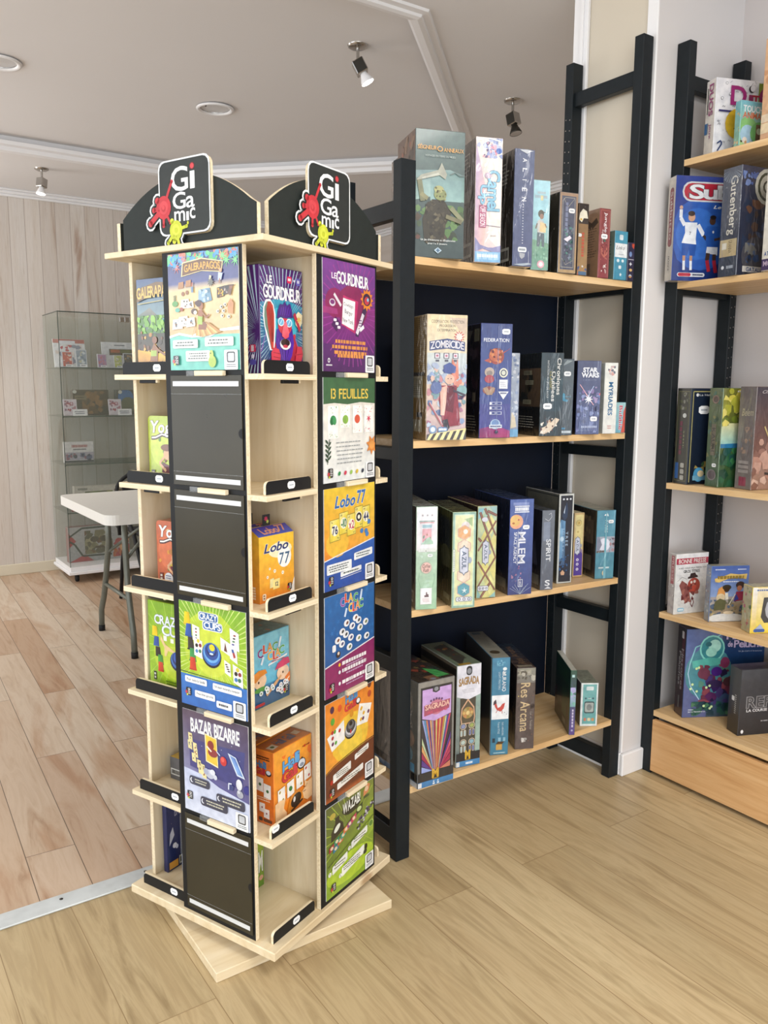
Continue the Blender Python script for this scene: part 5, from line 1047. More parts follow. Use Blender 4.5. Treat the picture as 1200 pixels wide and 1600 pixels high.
# --- on the long shelf unit: a, b = front left corner of the box in the unit's frame
def ubox(label, s, a, b, ang, w, d, h, side, arts, mat='gloss_card', **kw):
    z = Z1[s] if s != 1 else 1.1225
    if s == 2: z = .6855 - .0165 * (a + w * .5 - .0445) / .807 + .0006
    th = T1 + math.radians(ang)
    fx = O1[0] + a * math.cos(T1) - b * math.sin(T1); fy = O1[1] + a * math.sin(T1) + b * math.cos(T1)
    cx = fx + math.cos(th) * w / 2 - math.sin(th) * d / 2; cy = fy + math.sin(th) * w / 2 + math.cos(th) * d / 2
    kw.setdefault('group', 'game boxes on the ' + ('top', 'second', 'third', 'bottom')[s] + ' shelf of the long unit')
    return gbox(label, cx, cy, z + .0004, th, w, d, h, side, arts, mat, **kw)
dark = '#2a2826'
def a_lord(c):
    c.rect(0, 0, 1, 1, '#3f4c4c', '#5b706e'); c.poly([(0, .45), (.5, .50), (1, .45), (1, .66), (.7, .70), (0, .68)], ['#9ab8b0', '#a6c4c0', '#8cb0a8', '#6a8a88', '#8ca8a6', '#7a9496']); c.rect(.3, .45, .95, .62, '#8fb0ae', '#7f9e9e')
    c.blobs(3, 30, (0, .14, 1, .42), ['#4c5f46', '#5a7a4c', '#3c4438', '#54483c', '#6a8a58', '#6c4a40'], .06, .14)
    c.poly([(.18, .12), (.14, .30), (.24, .42), (.34, .46), (.58, .46), (.74, .36), (.62, .26), (.58, .12)], '#3c382e'); c.blobs(7, 44, (.2, .1, .62, .46), ['#4c4638', '#2e2a24', '#5c5444', '#6a6450', '#3a362c'], .03, .07)
    c.ell(.50, .50, .13, .11, '#8c9464'); c.ell(.47, .54, .10, .07, '#b0b07a'); c.blobs(9, 14, (.38, .44, .62, .56), ['#6a6a48', '#a8a878', '#4c4a34'], .02, .04)
    c.line(.14, .44, .06, .62, .10, '#7a7c60'); c.line(.24, .46, .10, .50, .08, '#8c8a68'); c.line(.72, .40, .98, .30, .09, '#8a8c6c'); c.line(.62, .33, .95, .29, .08, '#77745a')
    c.poly([(.0, .60), (.10, .645), (.45, .69), (.52, .75), (.63, .66), (.60, .62), (.48, .65), (.12, .61)], '#a4a698'); c.poly([(.12, .625), (.45, .67), (.48, .655), (.12, .61)], '#c0c2b4')
    c.path([(.7, .66), (.8, .68), (.9, .655), (1, .66)], .02, '#6a7a78')
    c.text('SEIGNEUR', .03, .845, .41, .875, '#d9a35a', b=1); c.ell(.48, .855, .06, .05, '#d9a35a'); c.ell(.48, .855, .042, .035, '#4b5c5c'); c.text('ANNEAUX', .56, .835, .97, .865, '#d9a35a', b=1); c.text('LE', .06, .875, .11, .885, '#d9a35a', b=1)
    c.text('VOYAGES EN TERRE DU MILIEU', .18, .79, .80, .805, '#a8b4b0', b=1)
    c.text("Un Jeu d'Aventures et d'Exploration", .10, .125, .82, .145, '#e8ece8', b=1); c.text('pour 1 a 5 Joueurs', .25, .098, .65, .115, '#e8ece8', b=1)
    c.poly([(.38, .055), (.46, .03), (.54, .055), (.46, .08)], '#b8ccd8'); c.star(.46, .055, .05, '#4c6c88', 4, .5)
ubox('tall grey-green fantasy game box with an axe-swinging figure, top shelf', 0, .051, .012, -18, .128, .14, .298, {'f': '#4b5c5c', 'l': '#4a3a30', 't': '#4b5c5c', 'r': '#33302c'}, {'f': a_lord, 'l': lambda c: (c.rect(0, 0, 1, 1, '#4c3a30', '#5c4438'), c.blobs(2, 30, (0, 0, 1, 1), ['#6a4c3c', '#3c3028', '#7a5c44', '#8a4c34'], .06, .16))})
ubox('brown game box standing behind the tall grey-green fantasy box', 0, .112, .166, -18, .10, .06, .275, {'*': '#4a3a32', 'f': '#4a3a32', 'l': '#5a463a'}, {'l': lambda c: (c.rect(0, 0, 1, 1, '#5a5048', '#6a5a50'), c.blobs(5, 30, (0, 0, 1, 1), ['#8a7a70', '#6a4a3c', '#3c3430', '#a09488'], .08, .2))}, mat='wrapped_card')
def a_camel(c):
    c.rect(0, 0, 1, 1, '#e6c8c8', '#ece6dc'); c.poly([(0, 0), (.3, 0), (.5, .5), (0, .95)], ['#d8b4c0', '#e8c0b8', '#f2cfc4', '#b8a8cc']); c.poly([(.5, .2), (1, .1), (1, .95), (.7, .8)], '#eee8de')
    c.blobs(2, 16, (0, .84, 1, 1), ['#8f9cc8', '#7c8cbc', '#b8c0dc'], .1, .2); c.blobs(4, 12, (.2, .84, .6, .97), ['#a8607a', '#d8a8b4', '#6a5a88'], .04, .1); c.blobs(5, 7, (.5, .86, .8, .95), ['#e6a8b8', '#d888a0'], .05, .1)
    c.ell(.86, .90, .11, .10, '#3f6ab8'); c.poly([(.05, .97), (.5, .99), (.95, .97), (.9, .985), (.5, 1), (.1, .985)], '#e8ecf0')
    c.text('Camel', .46, .42, .92, .74, '#8fc4dc', b=2, rot=-90, ol='#5a6a8c', olw=3, sp=.05); c.text('Up', .10, .47, .44, .62, '#8fc4dc', b=2, rot=-90, ol='#5a6a8c', olw=3, sp=.05)
    c.ell(.46, .70, .13, .10, '#c9b4c8'); c.rect(.14, .28, .42, .46, '#b05a7c'); c.text('OFF SEASON', .18, .29, .38, .45, '#f2e8ec', b=1, rot=-90); c.line(.42, .30, .98, .29, .02, '#8a7a8c')
    c.dashes(.6, .21, .85, .225, 1, '#c0b8b8', .6); c.poly([(0, .08), (.3, .11), (.6, .09), (1, .07), (1, .14), (.7, .12), (.5, .12), (.2, .14), (0, .2)], '#8c8cb4'); c.rect(0, 0, 1, .085, '#7fb4dc', '#8ab8dc')
    for i in range(4): c.rect(.08 + i * .22, .02, .26 + i * .22, .075, '#a6cce8')
    c.dashes(.1, .03, .9, .07, 1, '#e6f2fa', .6, full=True)
ubox('pink and cream shrink-wrapped game box with blue bubble letters', 0, .222, -.010, -20, .072, .25, .302, {'f': '#e8d8d4', 'l': '#3a342c', 't': '#d8dce4', 'r': '#403a34'}, {'f': a_camel, 'l': back_print('#3a342c', seed=3)}, mat='wrapped_card')
def a_alien(c):
    c.rect(0, 0, 1, 1, '#565e80', '#66708c')
    for i, ch in enumerate('ALIEN'): c.text(ch, .40, (.895 if ch != 'I' else .907) - i * .083, .62, (.925 if ch != 'I' else .912) - i * .083, '#eef0f4', b=1, rot=-90)
    for i in range(16): c.rect(.44, .555 - i * .024, .50, .563 - i * .024, '#c6cad6')
    c.text('A', 0.45, .52, .5, .53, '#c6cad6'); c.rrect(.24, .12, .70, .165, '#e4e8ec', .08); c.dashes(.3, .13, .64, .155, 1, '#8a949c', .7, full=True); c.poly([(.32, .115), (.62, .11), (.6, .08), (.45, .06), (.34, .08)], '#a8acb4'); c.line(.82, .03, .80, .13, .02, '#c6cad6')
    c.poly([(.3, .985), (.6, .965), (.8, .985), (.95, .99), (.6, 1), (.2, .995)], '#c6ccd4'); c.poly([(0, .01), (.5, .0), (1, .02), (.8, .03), (.4, .02)], '#a8b4c0')
ubox('slate blue book-shaped box with widely spaced white letters down its spine', 0, .345, -.020, -15, .058, .24, .292, {'f': '#5c6584', 'l': '#2e2a26', 't': '#4a5068', 'r': '#33302e'}, {'f': a_alien, 'l': back_print('#302b27', seed=5)}, mat='wrapped_card')
def a_trail(c):
    c.rect(0, 0, 1, 1, '#8cb4a4', '#b4e0ec'); c.rect(0, .5, 1, 1, '#a8d6e0', '#b8e4f0'); c.poly([(0, 0), (1, 0), (1, .30), (0, .34)], ['#7aa898', '#7aa898', '#7ca48c', '#86ae94'])
    c.dashes(.25, .85, .75, .88, 1, '#bccad0', .8, full=True); c.dashes(.12, .80, .85, .84, 1, '#aebec8', .8, seed=4, full=True); c.rect(.45, .78, .6, .835, '#e4dcae')
    c.ell(.5, .63, .18, .20, '#6c6c64'); c.ell(.54, .60, .12, .14, '#a88c7c'); c.line(.45, .66, .78, .645, .03, '#6c6c64'); c.poly([(.3, .40), (.28, .54), (.42, .57), (.66, .55), (.72, .42)], '#c8c8c4'); c.poly([(.42, .43), (.80, .42), (.82, .52), (.46, .54)], '#e6cfa0'); c.line(.28, .52, .2, .46, .07, '#8c7c74'); c.line(.75, .52, .85, .48, .06, '#8c7c74')
    c.poly([(.3, .42), (.72, .41), (.74, .26), (.6, .26), (.54, .36), (.44, .26), (.28, .26)], '#6a7880'); c.blobs(2, 14, (0, .02, 1, .26), ['#84b49c', '#6a9a88', '#98c4ac'], .06, .14); c.ell(.55, .06, .22, .20, '#e0aab8'); c.ell(.55, .06, .14, .12, '#f0e4e6'); c.line(.93, .3, .95, .9, .03, '#dfeef0')
ubox('pale blue shrink-wrapped game box with a small child in a cap', 0, .430, -.002, -15, .053, .20, .231, {'f': '#a6cfd4', 'l': '#3c4a3c', 't': '#a8c8cc', 'r': '#3c4a3c'}, {'f': a_trail}, mat='wrapped_card')
def a_ornate(c):
    c.rect(0, 0, 1, 1, '#b0946c', '#a88c74'); c.rect(.10, .04, .90, .96, '#4c5264', '#565c70'); c.path([(.16, .07), (.16, .9), (.3, .94), (.84, .94), (.84, .07), (.16, .07)], .025, '#a8a498')
    c.path([(.2, .93), (.45, .82), (.8, .93)], .018, '#a8a498'); c.path([(.8, .56), (.7, .53), (.8, .50)], .018, '#a8a498'); c.path([(.2, .18), (.4, .1), (.8, .16)], .018, '#a8a498')
    c.vdash(.32, .35, .46, .88, '#7c84a0'); c.blobs(3, 34, (.3, .12, .78, .60), ['#3c4658', '#6a7888', '#4a6a6c', '#8a94a8', '#5a8c84', '#2c3240'], .05, .12); c.poly([(.25, .42), (.6, .47), (.7, .44), (.45, .39)], '#e8e2ec'); sticker(c, .66, .78, .34)
ubox('grey shrink-wrapped game box with a fine gold frame', 0, .531, -.003, -10, .062, .23, .214, {'f': '#6a6a70', 'l': '#2c2a24', 't': '#8c7c6c', 'r': '#2c2a24'}, {'f': a_ornate, 'l': lambda c: c.rect(0, 0, 1, 1, '#2c2a24', '#34302a')}, mat='wrapped_card')
def a_wolf(c):
    c.rect(0, 0, 1, 1, '#4a3c30', '#2a2628'); c.rect(0, 0, 1, .72, '#a8885c', '#8a6c4a'); c.poly([(.0, .78), (.3, .74), (.5, .80), (.95, .80), (.8, .9), (.4, .93), (.1, .87)], '#e8e4d0'); c.poly([(.05, .78), (.35, .76), (.3, .80)], '#d8b040'); c.ell(.6, .96, .06, .06, '#5c5658')
    c.vdash(.36, .26, .62, .6, '#b8543c', 3); c.blobs(4, 14, (0, .0, 1, .16), ['#dcd4cc', '#b07848', '#4a5c88', '#c85a3c'], .1, .2); sticker(c, .12, .56, .4); c.rect(.1, 0, .95, .05, '#4a6a8a')
ubox('narrow dark-topped box with a white bird head, between two larger boxes', 0, .611, .0, -8, .036, .12, .195, {'f': '#6c5844', 'l': '#3c3026', 't': '#2c282a', 'r': '#5c4834'}, {'f': a_wolf})
def a_jungle(c):
    c.rect(0, 0, 1, 1, '#8c3c44', '#8a4444'); c.path([(.08, .02), (.08, .98), (.92, .98), (.92, .02)], .05, '#a86460'); c.text('Jungle', .38, .66, .70, .95, '#f0e2e4', b=1, rot=-90, ol='#5a2428', olw=3); c.text('Speed', .2, .5, .4, .7, '#d8c8c8', b=0, rot=-90)
    c.path([(.3, .44), (.22, .36), (.5, .30), (.8, .36), (.72, .44)], .12, '#b86a5c'); c.path([(.5, .3), (.6, .40)], .1, '#b86a5c'); c.blobs(3, 16, (.15, .25, .9, .5), ['#7a3034', '#b46a60', '#5c2226'], .05, .1); c.blobs(5, 16, (.25, .05, .75, .2), ['#e8dcd8', '#c8a8a4', '#8c3c44'], .08, .14); sticker(c, .44, .60, .6); c.blobs(8, 5, (.3, .5, .8, .56), ['#4a8c7c', '#3c5c54'], .05, .1)
ubox('dark red game box with gnarled hands and a price sticker on its spine', 0, .698, .0, -9, .040, .17, .192, {'f': '#8c3c44', 'l': '#94735a', 't': '#7a3c3c', 'r': '#6c3434'}, {'f': a_jungle, 'l': lambda c: (c.rect(0, 0, 1, 1, '#8c6c50', '#9c7a60'), c.path([(.5, .92), (.8, .76), (.95, .84)], .1, '#4c3c30'), c.dashes(.3, .3, .95, .74, 12, '#5c4430', .35, seed=4), c.rect(.55, .05, .8, .22, '#5c4a3c'))})
def a_ludic(c):
    c.rect(0, 0, 1, 1, '#4a94b0', '#4f9cb8'); c.rect(0, .46, 1, .75, '#eef2f4'); c.text('Linko', .14, .62, .8, .70, '#3c4650', b=0, sh=.4); c.dashes(.3, .5, .8, .54, 1, '#b8bec4', .5)
    c.rrect(.34, .82, .64, .93, '#e0ecf0', .06); c.ell(.28, .39, .11, .10, '#dcebf0'); c.ell(.66, .39, .10, .09, '#dcebf0'); c.rrect(.34, .22, .56, .29, '#e0ecf0', .05); c.star(.52, .10, .12, '#dcebf0', 5)
ubox('small teal box with a white band and white symbols', 0, .762, -.004, -4, .052, .13, .1375, {'f': '#4a94b0', 'l': '#6c7c70', 't': '#3c8aa4', 'r': '#4a94b0'}, {'f': a_ludic, 'l': lambda c: c.dashes(.1, .3, .95, .95, 10, '#46544c', .4)})
def a_tiny(c):
    c.rect(0, 0, 1, 1, '#332f44', '#3a3650'); c.poly([(.55, .98), (1, .98), (.9, .84), (.6, .9)], '#c8543c'); c.ell(.4, .70, .22, .3, '#7c94c4'); c.rect(.05, .55, .95, .57, '#b8b4c0'); c.star(.45, .44, .25, '#dfe2ea', 4, .5); c.ell(.5, .28, .25, .16, '#d8b478'); c.ell(.45, .12, .25, .2, '#b8c4d8'); c.ell(.45, .1, .25, .1, '#c88c4c')
ubox('tiny dark box with cartoon figures beside the right front post', 0, .820, -.005, -3, .028, .09, .110, {'*': '#33304a', 'f': '#33304a'}, {'f': a_tiny})

def a_zombi(c):
    c.rect(0, 0, 1, 1, '#c8b0b4', '#e8d4ac'); c.rect(0, .45, 1, .72, '#b8c0d0', '#ccd4d0'); c.rect(0, .70, 1, 1, '#dcd0b8', '#e6d2a8'); c.poly([(.55, .98), (.97, .82), (1, .98)], '#d0bca8')
    c.text('COOPERATION  PROTECTION', .10, .935, .92, .96, '#4c4640', b=0); c.text('PROGRESSION', .30, .905, .70, .925, '#4c4640', b=0); c.text('EXTERMINATION', .25, .87, .72, .89, '#4c4640', b=0)
    c.star(.80, .83, .15, '#c0605c', 12, .6); c.star(.80, .83, .11, '#e8dcd4', 9, .6)
    c.poly([(.05, .715), (.5, .735), (.95, .715), (.95, .79), (.5, .815), (.05, .79)], '#46527c'); c.text('ZOMBICIDE', .08, .728, .92, .785, '#e8e4ea', b=1, sp=.07, arc=.25)
    for x in (.26, .49, .72): c.rect(x - .08, .655, x + .06, .70, '#4a4a5c'); c.rect(x - .06, .66, x + .04, .695, '#e6dce4'); c.dashes(x - .04, .665, x + .02, .69, 1, '#a8506c', .7, full=True); c.rect(x - .05, .63, x + .04, .647, '#5a5a68')
    c.blobs(3, 40, (0, .10, 1, .56), ['#6c80a8', '#8ca0c4', '#a8748c', '#c48c94', '#54648c', '#b8c8d8', '#7c9ca4'], .07, .15)
    c.blobs(11, 30, (0, .38, 1, .62), ['#c8d0d4', '#dcb8a8', '#d88c7c', '#8cacb4', '#a8b4cc'], .05, .12); c.poly([(.60, .45), (.62, .66), (.72, .60), (.76, .66), (.80, .50)], '#d0806c')
    c.poly([(.36, .44), (.30, .32), (.42, .10), (.85, .12), (.78, .34), (.74, .44)], '#8c3444'); c.poly([(.42, .40), (.46, .24), (.66, .22), (.72, .42), (.6, .44)], '#6c2838')
    c.poly([(.32, .42), (.50, .44), (.48, .30), (.44, .20), (.34, .20), (.34, .30)], '#dcb0a0'); c.ell(.56, .49, .12, .12, '#e0b8a4'); c.ell(.55, .56, .17, .07, '#44528c'); c.poly([(.44, .54), (.40, .60), (.56, .625), (.72, .59), (.70, .54)], '#4c5c98'); c.ell(.52, .495, .014, .012, '#2a2a3c'); c.ell(.60, .495, .014, .012, '#2a2a3c'); c.line(.53, .445, .60, .448, .012, '#8c3c44')
    c.poly([(.40, .16), (.52, .17), (.58, .10), (.50, .06), (.42, .10)], '#34303c'); c.line(.05, .30, .42, .10, .035, '#b0646c'); c.line(.06, .31, .40, .125, .012, '#e0c8cc'); c.ell(.22, .42, .14, .14, '#6474a4'); c.ell(.88, .40, .14, .12, '#8cb0b4'); c.line(.66, .40, .98, .36, .05, '#4c4050'); c.ell(.65, .42, .02, .02, '#4c2430')
    c.ell(.15, .085, .10, .10, '#7c98bc'); c.ell(.15, .085, .06, .06, '#d8e4ee'); c.rrect(.28, .06, .52, .105, '#5c7ca8', .04); c.dashes(.3, .07, .5, .1, 1, '#e6eef6', .6, full=True)
    c.poly([(0, 0), (1, 0), (1, .095), (0, .045)], '#e6dca0')
    for i in range(7): c.poly([(-.1 + i * .17, 0), (-.02 + i * .17, 0), (.08 + i * .17, .05 + i * .006), (.0 + i * .17, .045 + i * .006)], '#4a4648')
def a_zombi_l(c):
    c.rect(0, 0, 1, 1, '#8c6c2c', '#9a7c34')
    for i in range(30): c.line(0, .5 + i * .0166, 1, .5 + i * .0166, .012, '#7a5e28')
    c.rect(.4, .52, .95, .545, '#2c261c'); c.rect(.35, .34, .9, .515, '#b0a88c'); c.dashes(.4, .36, .88, .5, 9, '#5c543c', .4); c.rect(.7, .18, .88, .22, '#2c261c'); c.rect(.4, .06, .9, .16, '#a8a084')
ubox('bright survivor-comic game box with yellow hazard stripes, second shelf', 1, .083, .0, -16, .110, .20, .313, {'f': '#d8c8b0', 'l': '#8c6c2c', 't': '#dcd0b4', 'r': '#6c5830'}, {'f': a_zombi, 'l': a_zombi_l}, mat='wrapped_card')
def a_fed(c):
    c.rect(0, 0, 1, 1, '#4a4c94', '#3c4c80'); c.rect(0, .3, 1, .85, '#405090', '#44548a'); c.poly([(0, 0), (1, 0), (1, .06), (.5, .11), (0, .08)], ['#8c2c64', '#a8346c', '#8c2c70', '#a03c80', '#7a3470'])
    c.text('FEDERATION', .08, .845, .90, .875, '#e8ecf4', b=1); sticker(c, .80, .935, .26); c.poly([(.10, .68), (.9, .78), (.98, .80), (.3, .66)], '#b0584c'); c.ell(.50, .72, .25, .24, '#9c4c44'); c.ell(.46, .73, .20, .19, '#c06a4c'); c.blobs(3, 16, (.28, .66, .7, .79), ['#8c3c38', '#d88c5c', '#6c3038'], .04, .08)
    c.ell(.28, .58, .16, .14, '#b8a89c'); c.ell(.28, .57, .10, .08, '#8c8480'); c.ell(.28, .52, .16, .12, '#a84c58'); c.ell(.27, .42, .20, .12, '#8c4c44'); c.poly([(.08, .44), (.2, .45), (.28, .42), (.4, .45), (.48, .44), (.38, .38), (.2, .38)], '#a88c74')
    c.ell(.74, .575, .14, .14, '#e0e0cc'); c.ell(.74, .575, .10, .10, '#3c4460'); c.ell(.74, .575, .07, .07, '#c8ccc0'); c.rect(.60, .435, .88, .515, '#e6e8ee'); c.dashes(.63, .45, .85, .50, 3, '#b0b4c4', .4); c.poly([(.58, .41), (.92, .41), (.75, .34)], '#eef0f4'); c.dashes(.64, .385, .86, .405, 1, '#3c4c80', .7, full=True)
    for y in (.29, .25, .205): c.rect(.30, y, .70, y + .028, '#c8cce0'); c.rect(.32, y + .003, .68, y + .025, '#44508c'); c.star(.34, y + .014, .05, '#e6eaf4', 6, .6); c.text('14', .48, y + .008, .56, y + .02, '#dfe4f4', b=1)
    c.ell(.50, .12, .17, .15, '#a8c0dc'); c.ell(.5, .13, .12, .10, '#6c8cbc'); c.rect(.3, .085, .72, .115, '#d8e0ea'); c.dashes(.33, .09, .7, .11, 1, '#3c4c80', .7, full=True); c.ell(.54, .05, .06, .05, '#33304a'); c.line(.54, .05, .54, .98, .010, '#8c98c0')
def a_fed_l(c):
    c.rect(0, 0, 1, 1, '#14121a', '#1a1a24'); c.poly([(.62, .95), (.80, .95), (.71, .85)], '#5c5a58'); c.rect(.84, .85, .97, .96, '#5c5c50'); c.blobs(3, 20, (.3, .3, .95, .8), ['#241c24', '#2c3038', '#342430', '#3c3440'], .05, .1); c.rect(.82, .32, .90, .4, '#6c6458'); c.dashes(.5, .05, .95, .2, 6, '#8c8c80', .35)
ubox('blue space game box with an orange planet, beside the comic box', 1, .266, .006, -16, .092, .25, .300, {'f': '#44508c', 'l': '#16141c', 't': '#3c4870', 'r': '#1c1a24'}, {'f': a_fed, 'l': a_fed_l}, mat='wrapped_card')
ubox('thin silvery shrink-wrapped box squeezed behind the blue space box', 1, .368, .0, -17, .028, .19, .226, {'f': '#98a4b8', 'l': '#4c5058', 't': '#a0a8b4', 'r': '#585c60'}, {'f': lambda c: (c.rect(0, 0, 1, 1, '#8494b0', '#a4acb8'), c.blobs(6, 30, (0, .2, 1, 1), ['#b8c4d4', '#6c7c9c', '#c8ccd4', '#8494b4'], .12, .3), c.poly([(.1, .1), (.8, .12), (.6, .24), (.2, .3)], '#cfc4ac'), c.rect(0, 0, 1, .09, '#6ca4cc'))}, mat='wrapped_card')
def a_chron(c):
    c.rect(0, 0, 1, 1, '#26343c', '#2a3c44'); c.rect(.1, .3, 1, .7, '#243c48', '#28424c'); c.text('Chroniques', .66, .50, .90, .94, '#d8d8d4', b=1, rot=-90); c.text('Oubliees', .48, .42, .66, .78, '#d8d8d4', b=1, rot=-90); c.text('CLASSIC', .38, .56, .50, .78, '#8c8444', b=1, rot=-90); c.text('INITIATION AU JEU DE ROLE', .24, .46, .34, .91, '#b8bcbc', b=1, rot=-90)
    sticker(c, .32, .36, .40); c.poly([(.0, .03), (.1, .10), (.3, .12), (.42, .2), (.5, .16), (.7, .22), (.9, .20), (.7, .12), (.5, .06), (.2, .02)], '#d8c8b4'); c.blobs(4, 20, (.02, .03, .85, .22), ['#b08c74', '#5c3430', '#e6dcd0', '#7c4c3c'], .04, .09); c.line(.70, .0, .62, .98, .014, '#5c7078')
def a_chron_l(c):
    c.rect(0, 0, 1, 1, '#1c1c1c', '#23282a'); c.rect(0, .35, 1, .82, '#5c4c3c', '#6c5844'); c.blobs(3, 24, (0, .4, .8, .75), ['#2c3028', '#3c3c34', '#4c4434'], .05, .1)
    for x, y in ((.55, .74), (.6, .62), (.2, .55), (.55, .38), (.1, .4)): c.rect(x, y, x + .22, y + .055, '#a09c84'); c.dashes(x + .02, y + .01, x + .2, y + .045, 2, '#4c4c44', .4)
    c.dashes(.3, .08, .9, .24, 5, '#c8c8c0', .3); c.rect(.15, .2, .28, .3, '#a8a89c')
ubox('black role-playing box with cream lettering turned sideways, second shelf', 1, .474, -.010, -20, .068, .25, .230, {'f': '#28383f', 'l': '#23282a', 't': '#2c3438', 'r': '#23282a'}, {'f': a_chron, 'l': a_chron_l}, mat='wrapped_card')
ubox('slim charcoal shrink-wrapped box with a small turquoise arrow', 1, .553, -.004, -20, .045, .19, .215, {'f': '#48545e', 'l': '#2c3034', 't': '#5c666c', 'r': '#2c3034'}, {'f': lambda c: (c.rect(0, 0, 1, 1, '#46525c', '#525e66'), sticker(c, .55, .81, .5), c.poly([(.12, .48), (.3, .56), (.42, .54), (.44, .48), (.66, .46), (.6, .44), (.3, .45)], '#3c8cac'), c.dashes(0, .50, 1, .515, 1, '#5c94ac', .5), c.dashes(.1, .02, .95, .06, 1, '#c8d4dc', .8, full=True), c.dashes(.1, .07, .5, .10, 1, '#4c94bc', .8, full=True), c.poly([(.1, .9), (.9, .98), (.5, .99)], '#8c989c'), c.text('A', .3, .3, .34, .31, '#46525c'))}, mat='wrapped_card')
def a_sw(c):
    c.rect(0, 0, 1, 1, '#505c88', '#4c5474'); c.blobs(3, 40, (0, .02, 1, .6), ['#6c7cac', '#8c98c4', '#5c6494', '#7c84b4', '#44486c'], .06, .16); c.blobs(5, 12, (.2, .4, .9, .65), ['#8c7cac', '#a090b8', '#7c6ca0'], .05, .12)
    c.text('STAR', .22, .85, .82, .91, '#e6eaf2', b=3, sp=.03); c.text('WARS', .16, .78, .90, .84, '#e6eaf2', b=3, sp=.03); c.text('LE JEU DE CARTES', .22, .735, .80, .75, '#98a4bc', b=0)
    c.line(.10, .68, .72, .40, .03, '#e4b4c0'); c.line(.70, .66, .36, .46, .03, '#b8c8ec'); c.star(.5, .48, .22, '#f0f2fa', 8, .3)
    for i in range(12): c.line(.12 + i * .07, .04, .16 + i * .065, .24 + (i % 3) * .07, .018, '#98a8d0')
    sticker(c, .74, .21, .3); c.dashes(.2, .08, .9, .12, 1, '#a8b4d4', .7, full=True); c.poly([(.92, .55), (1, .57), (.98, .53)], '#d86c7c')
ubox('violet-blue game box with crossed light beams and white block letters', 1, .633, .002, -20, .076, .20, .212, {'f': '#4c5680', 'l': '#1c1c24', 't': '#3c4060', 'r': '#24242c'}, {'f': a_sw, 'l': lambda c: (c.rect(0, 0, 1, 1, '#1a1a20', '#22222c'), c.rect(.7, .1, .9, .3, '#50504c'), c.ell(.8, .85, .08, .05, '#3c3c44'))}, mat='wrapped_card')
ubox('white game box with blue letters reading downwards', 1, .737, -.010, -16, .045, .15, .208, {'f': '#e4e6e2', 'l': '#c8ccc8', 't': '#d8dcd8', 'r': '#d8dcd8'}, {'f': lambda c: (c.rect(0, 0, 1, 1, '#e2e4e0', '#e8eae4'), c.blobs(3, 16, (.2, .82, .8, .96), ['#a87c80', '#c8b4b4', '#6c7080', '#d8a8a0'], .08, .18), c.text('MYRIADES', .32, .26, .66, .73, '#2f6c98', b=2, rot=-90), c.dashes(.3, .06, .7, .12, 2, '#d8a8a4', .5))})
ubox('small light blue and red box at the right end of the second shelf', 1, .803, .0, -12, .038, .06, .092, {'*': '#8cc0cc', 'f': '#8cc0cc'}, {'f': lambda c: (c.rect(0, 0, 1, 1, '#78b4c8', '#a4ccd0'), c.poly([(.6, .0), (1, 0), (1, .9), (.8, .7), (.75, .3)], '#d05c50'), c.text('Bubble', .35, .1, .68, .9, '#c0304c', b=1, rot=-90, ol='#f0e8ec', olw=3))})

def a_coffee(c):
    c.rect(0, 0, 1, 1, '#9cc4a4', '#c8d8c8'); c.rect(0, .58, 1, 1, '#e6e2e6', '#ecebee')
    for x in (.28, .52, .74): c.ell(x, .92, .06, .06, '#d0ccd0'); c.ell(x, .92, .025, .03, '#8c8890')
    c.rect(.12, .855, .88, .87, '#98a8a4'); c.rect(.16, .84, .84, .855, '#d8a0a4'); c.rect(.2, .64, .80, .845, '#dfdde2'); c.rect(.27, .80, .73, .83, '#9cc0cc'); c.rect(.27, .66, .72, .79, '#dca4ac'); c.blobs(4, 16, (.3, .64, .7, .76), ['#a88474', '#c8909c', '#7c9c8c', '#e6c8c0'], .04, .1); c.poly([(.2, .64), (.5, .70), (.62, .71), (.8, .66), (.8, .64)], '#a8c8b4')
    c.rect(.08, .565, .95, .60, '#dce0dc'); c.ell(.45, .575, .03, .02, '#5c5c5c'); sticker(c, .66, .53, .24); c.ell(.48, .41, .29, .30, '#b0b4a4'); c.ell(.48, .41, .25, .26, '#e0b8b0'); c.text('Coffee', .30, .41, .68, .445, '#5c4040', b=1, sh=.3); c.text('Rush', .34, .37, .60, .405, '#5c4040', b=1, sh=.3)
    c.rect(.20, .05, .76, .21, '#ecebee'); c.poly([(.40, .12), (.62, .12), (.6, .15), (.54, .15), (.53, .17), (.48, .17), (.47, .14), (.4, .14)], '#6c5860'); c.dashes(.3, .07, .68, .11, 3, '#c8a8ac', .4); c.path([(.2, .22), (.1, .3), (.15, .36)], .012, '#7cac8c'); c.path([(.8, .22), (.9, .3), (.85, .36)], .012, '#7cac8c')
ubox('mint and pink shrink-wrapped box with a café window, left end of third shelf', 2, .056, .0, -22, .057, .25, .270, {'f': '#b4d0b8', 'l': '#443c34', 't': '#6c6c5c', 'r': '#4c5040'}, {'f': a_coffee, 'l': back_print('#403830', seed=8), 't': lambda c: (c.rect(0, 0, 1, 1, '#b4b8b0', '#6c6c58'), c.blobs(2, 14, (0, .2, 1, 1), ['#8c7c68', '#545444', '#a09880'], .1, .25))}, mat='wrapped_card')
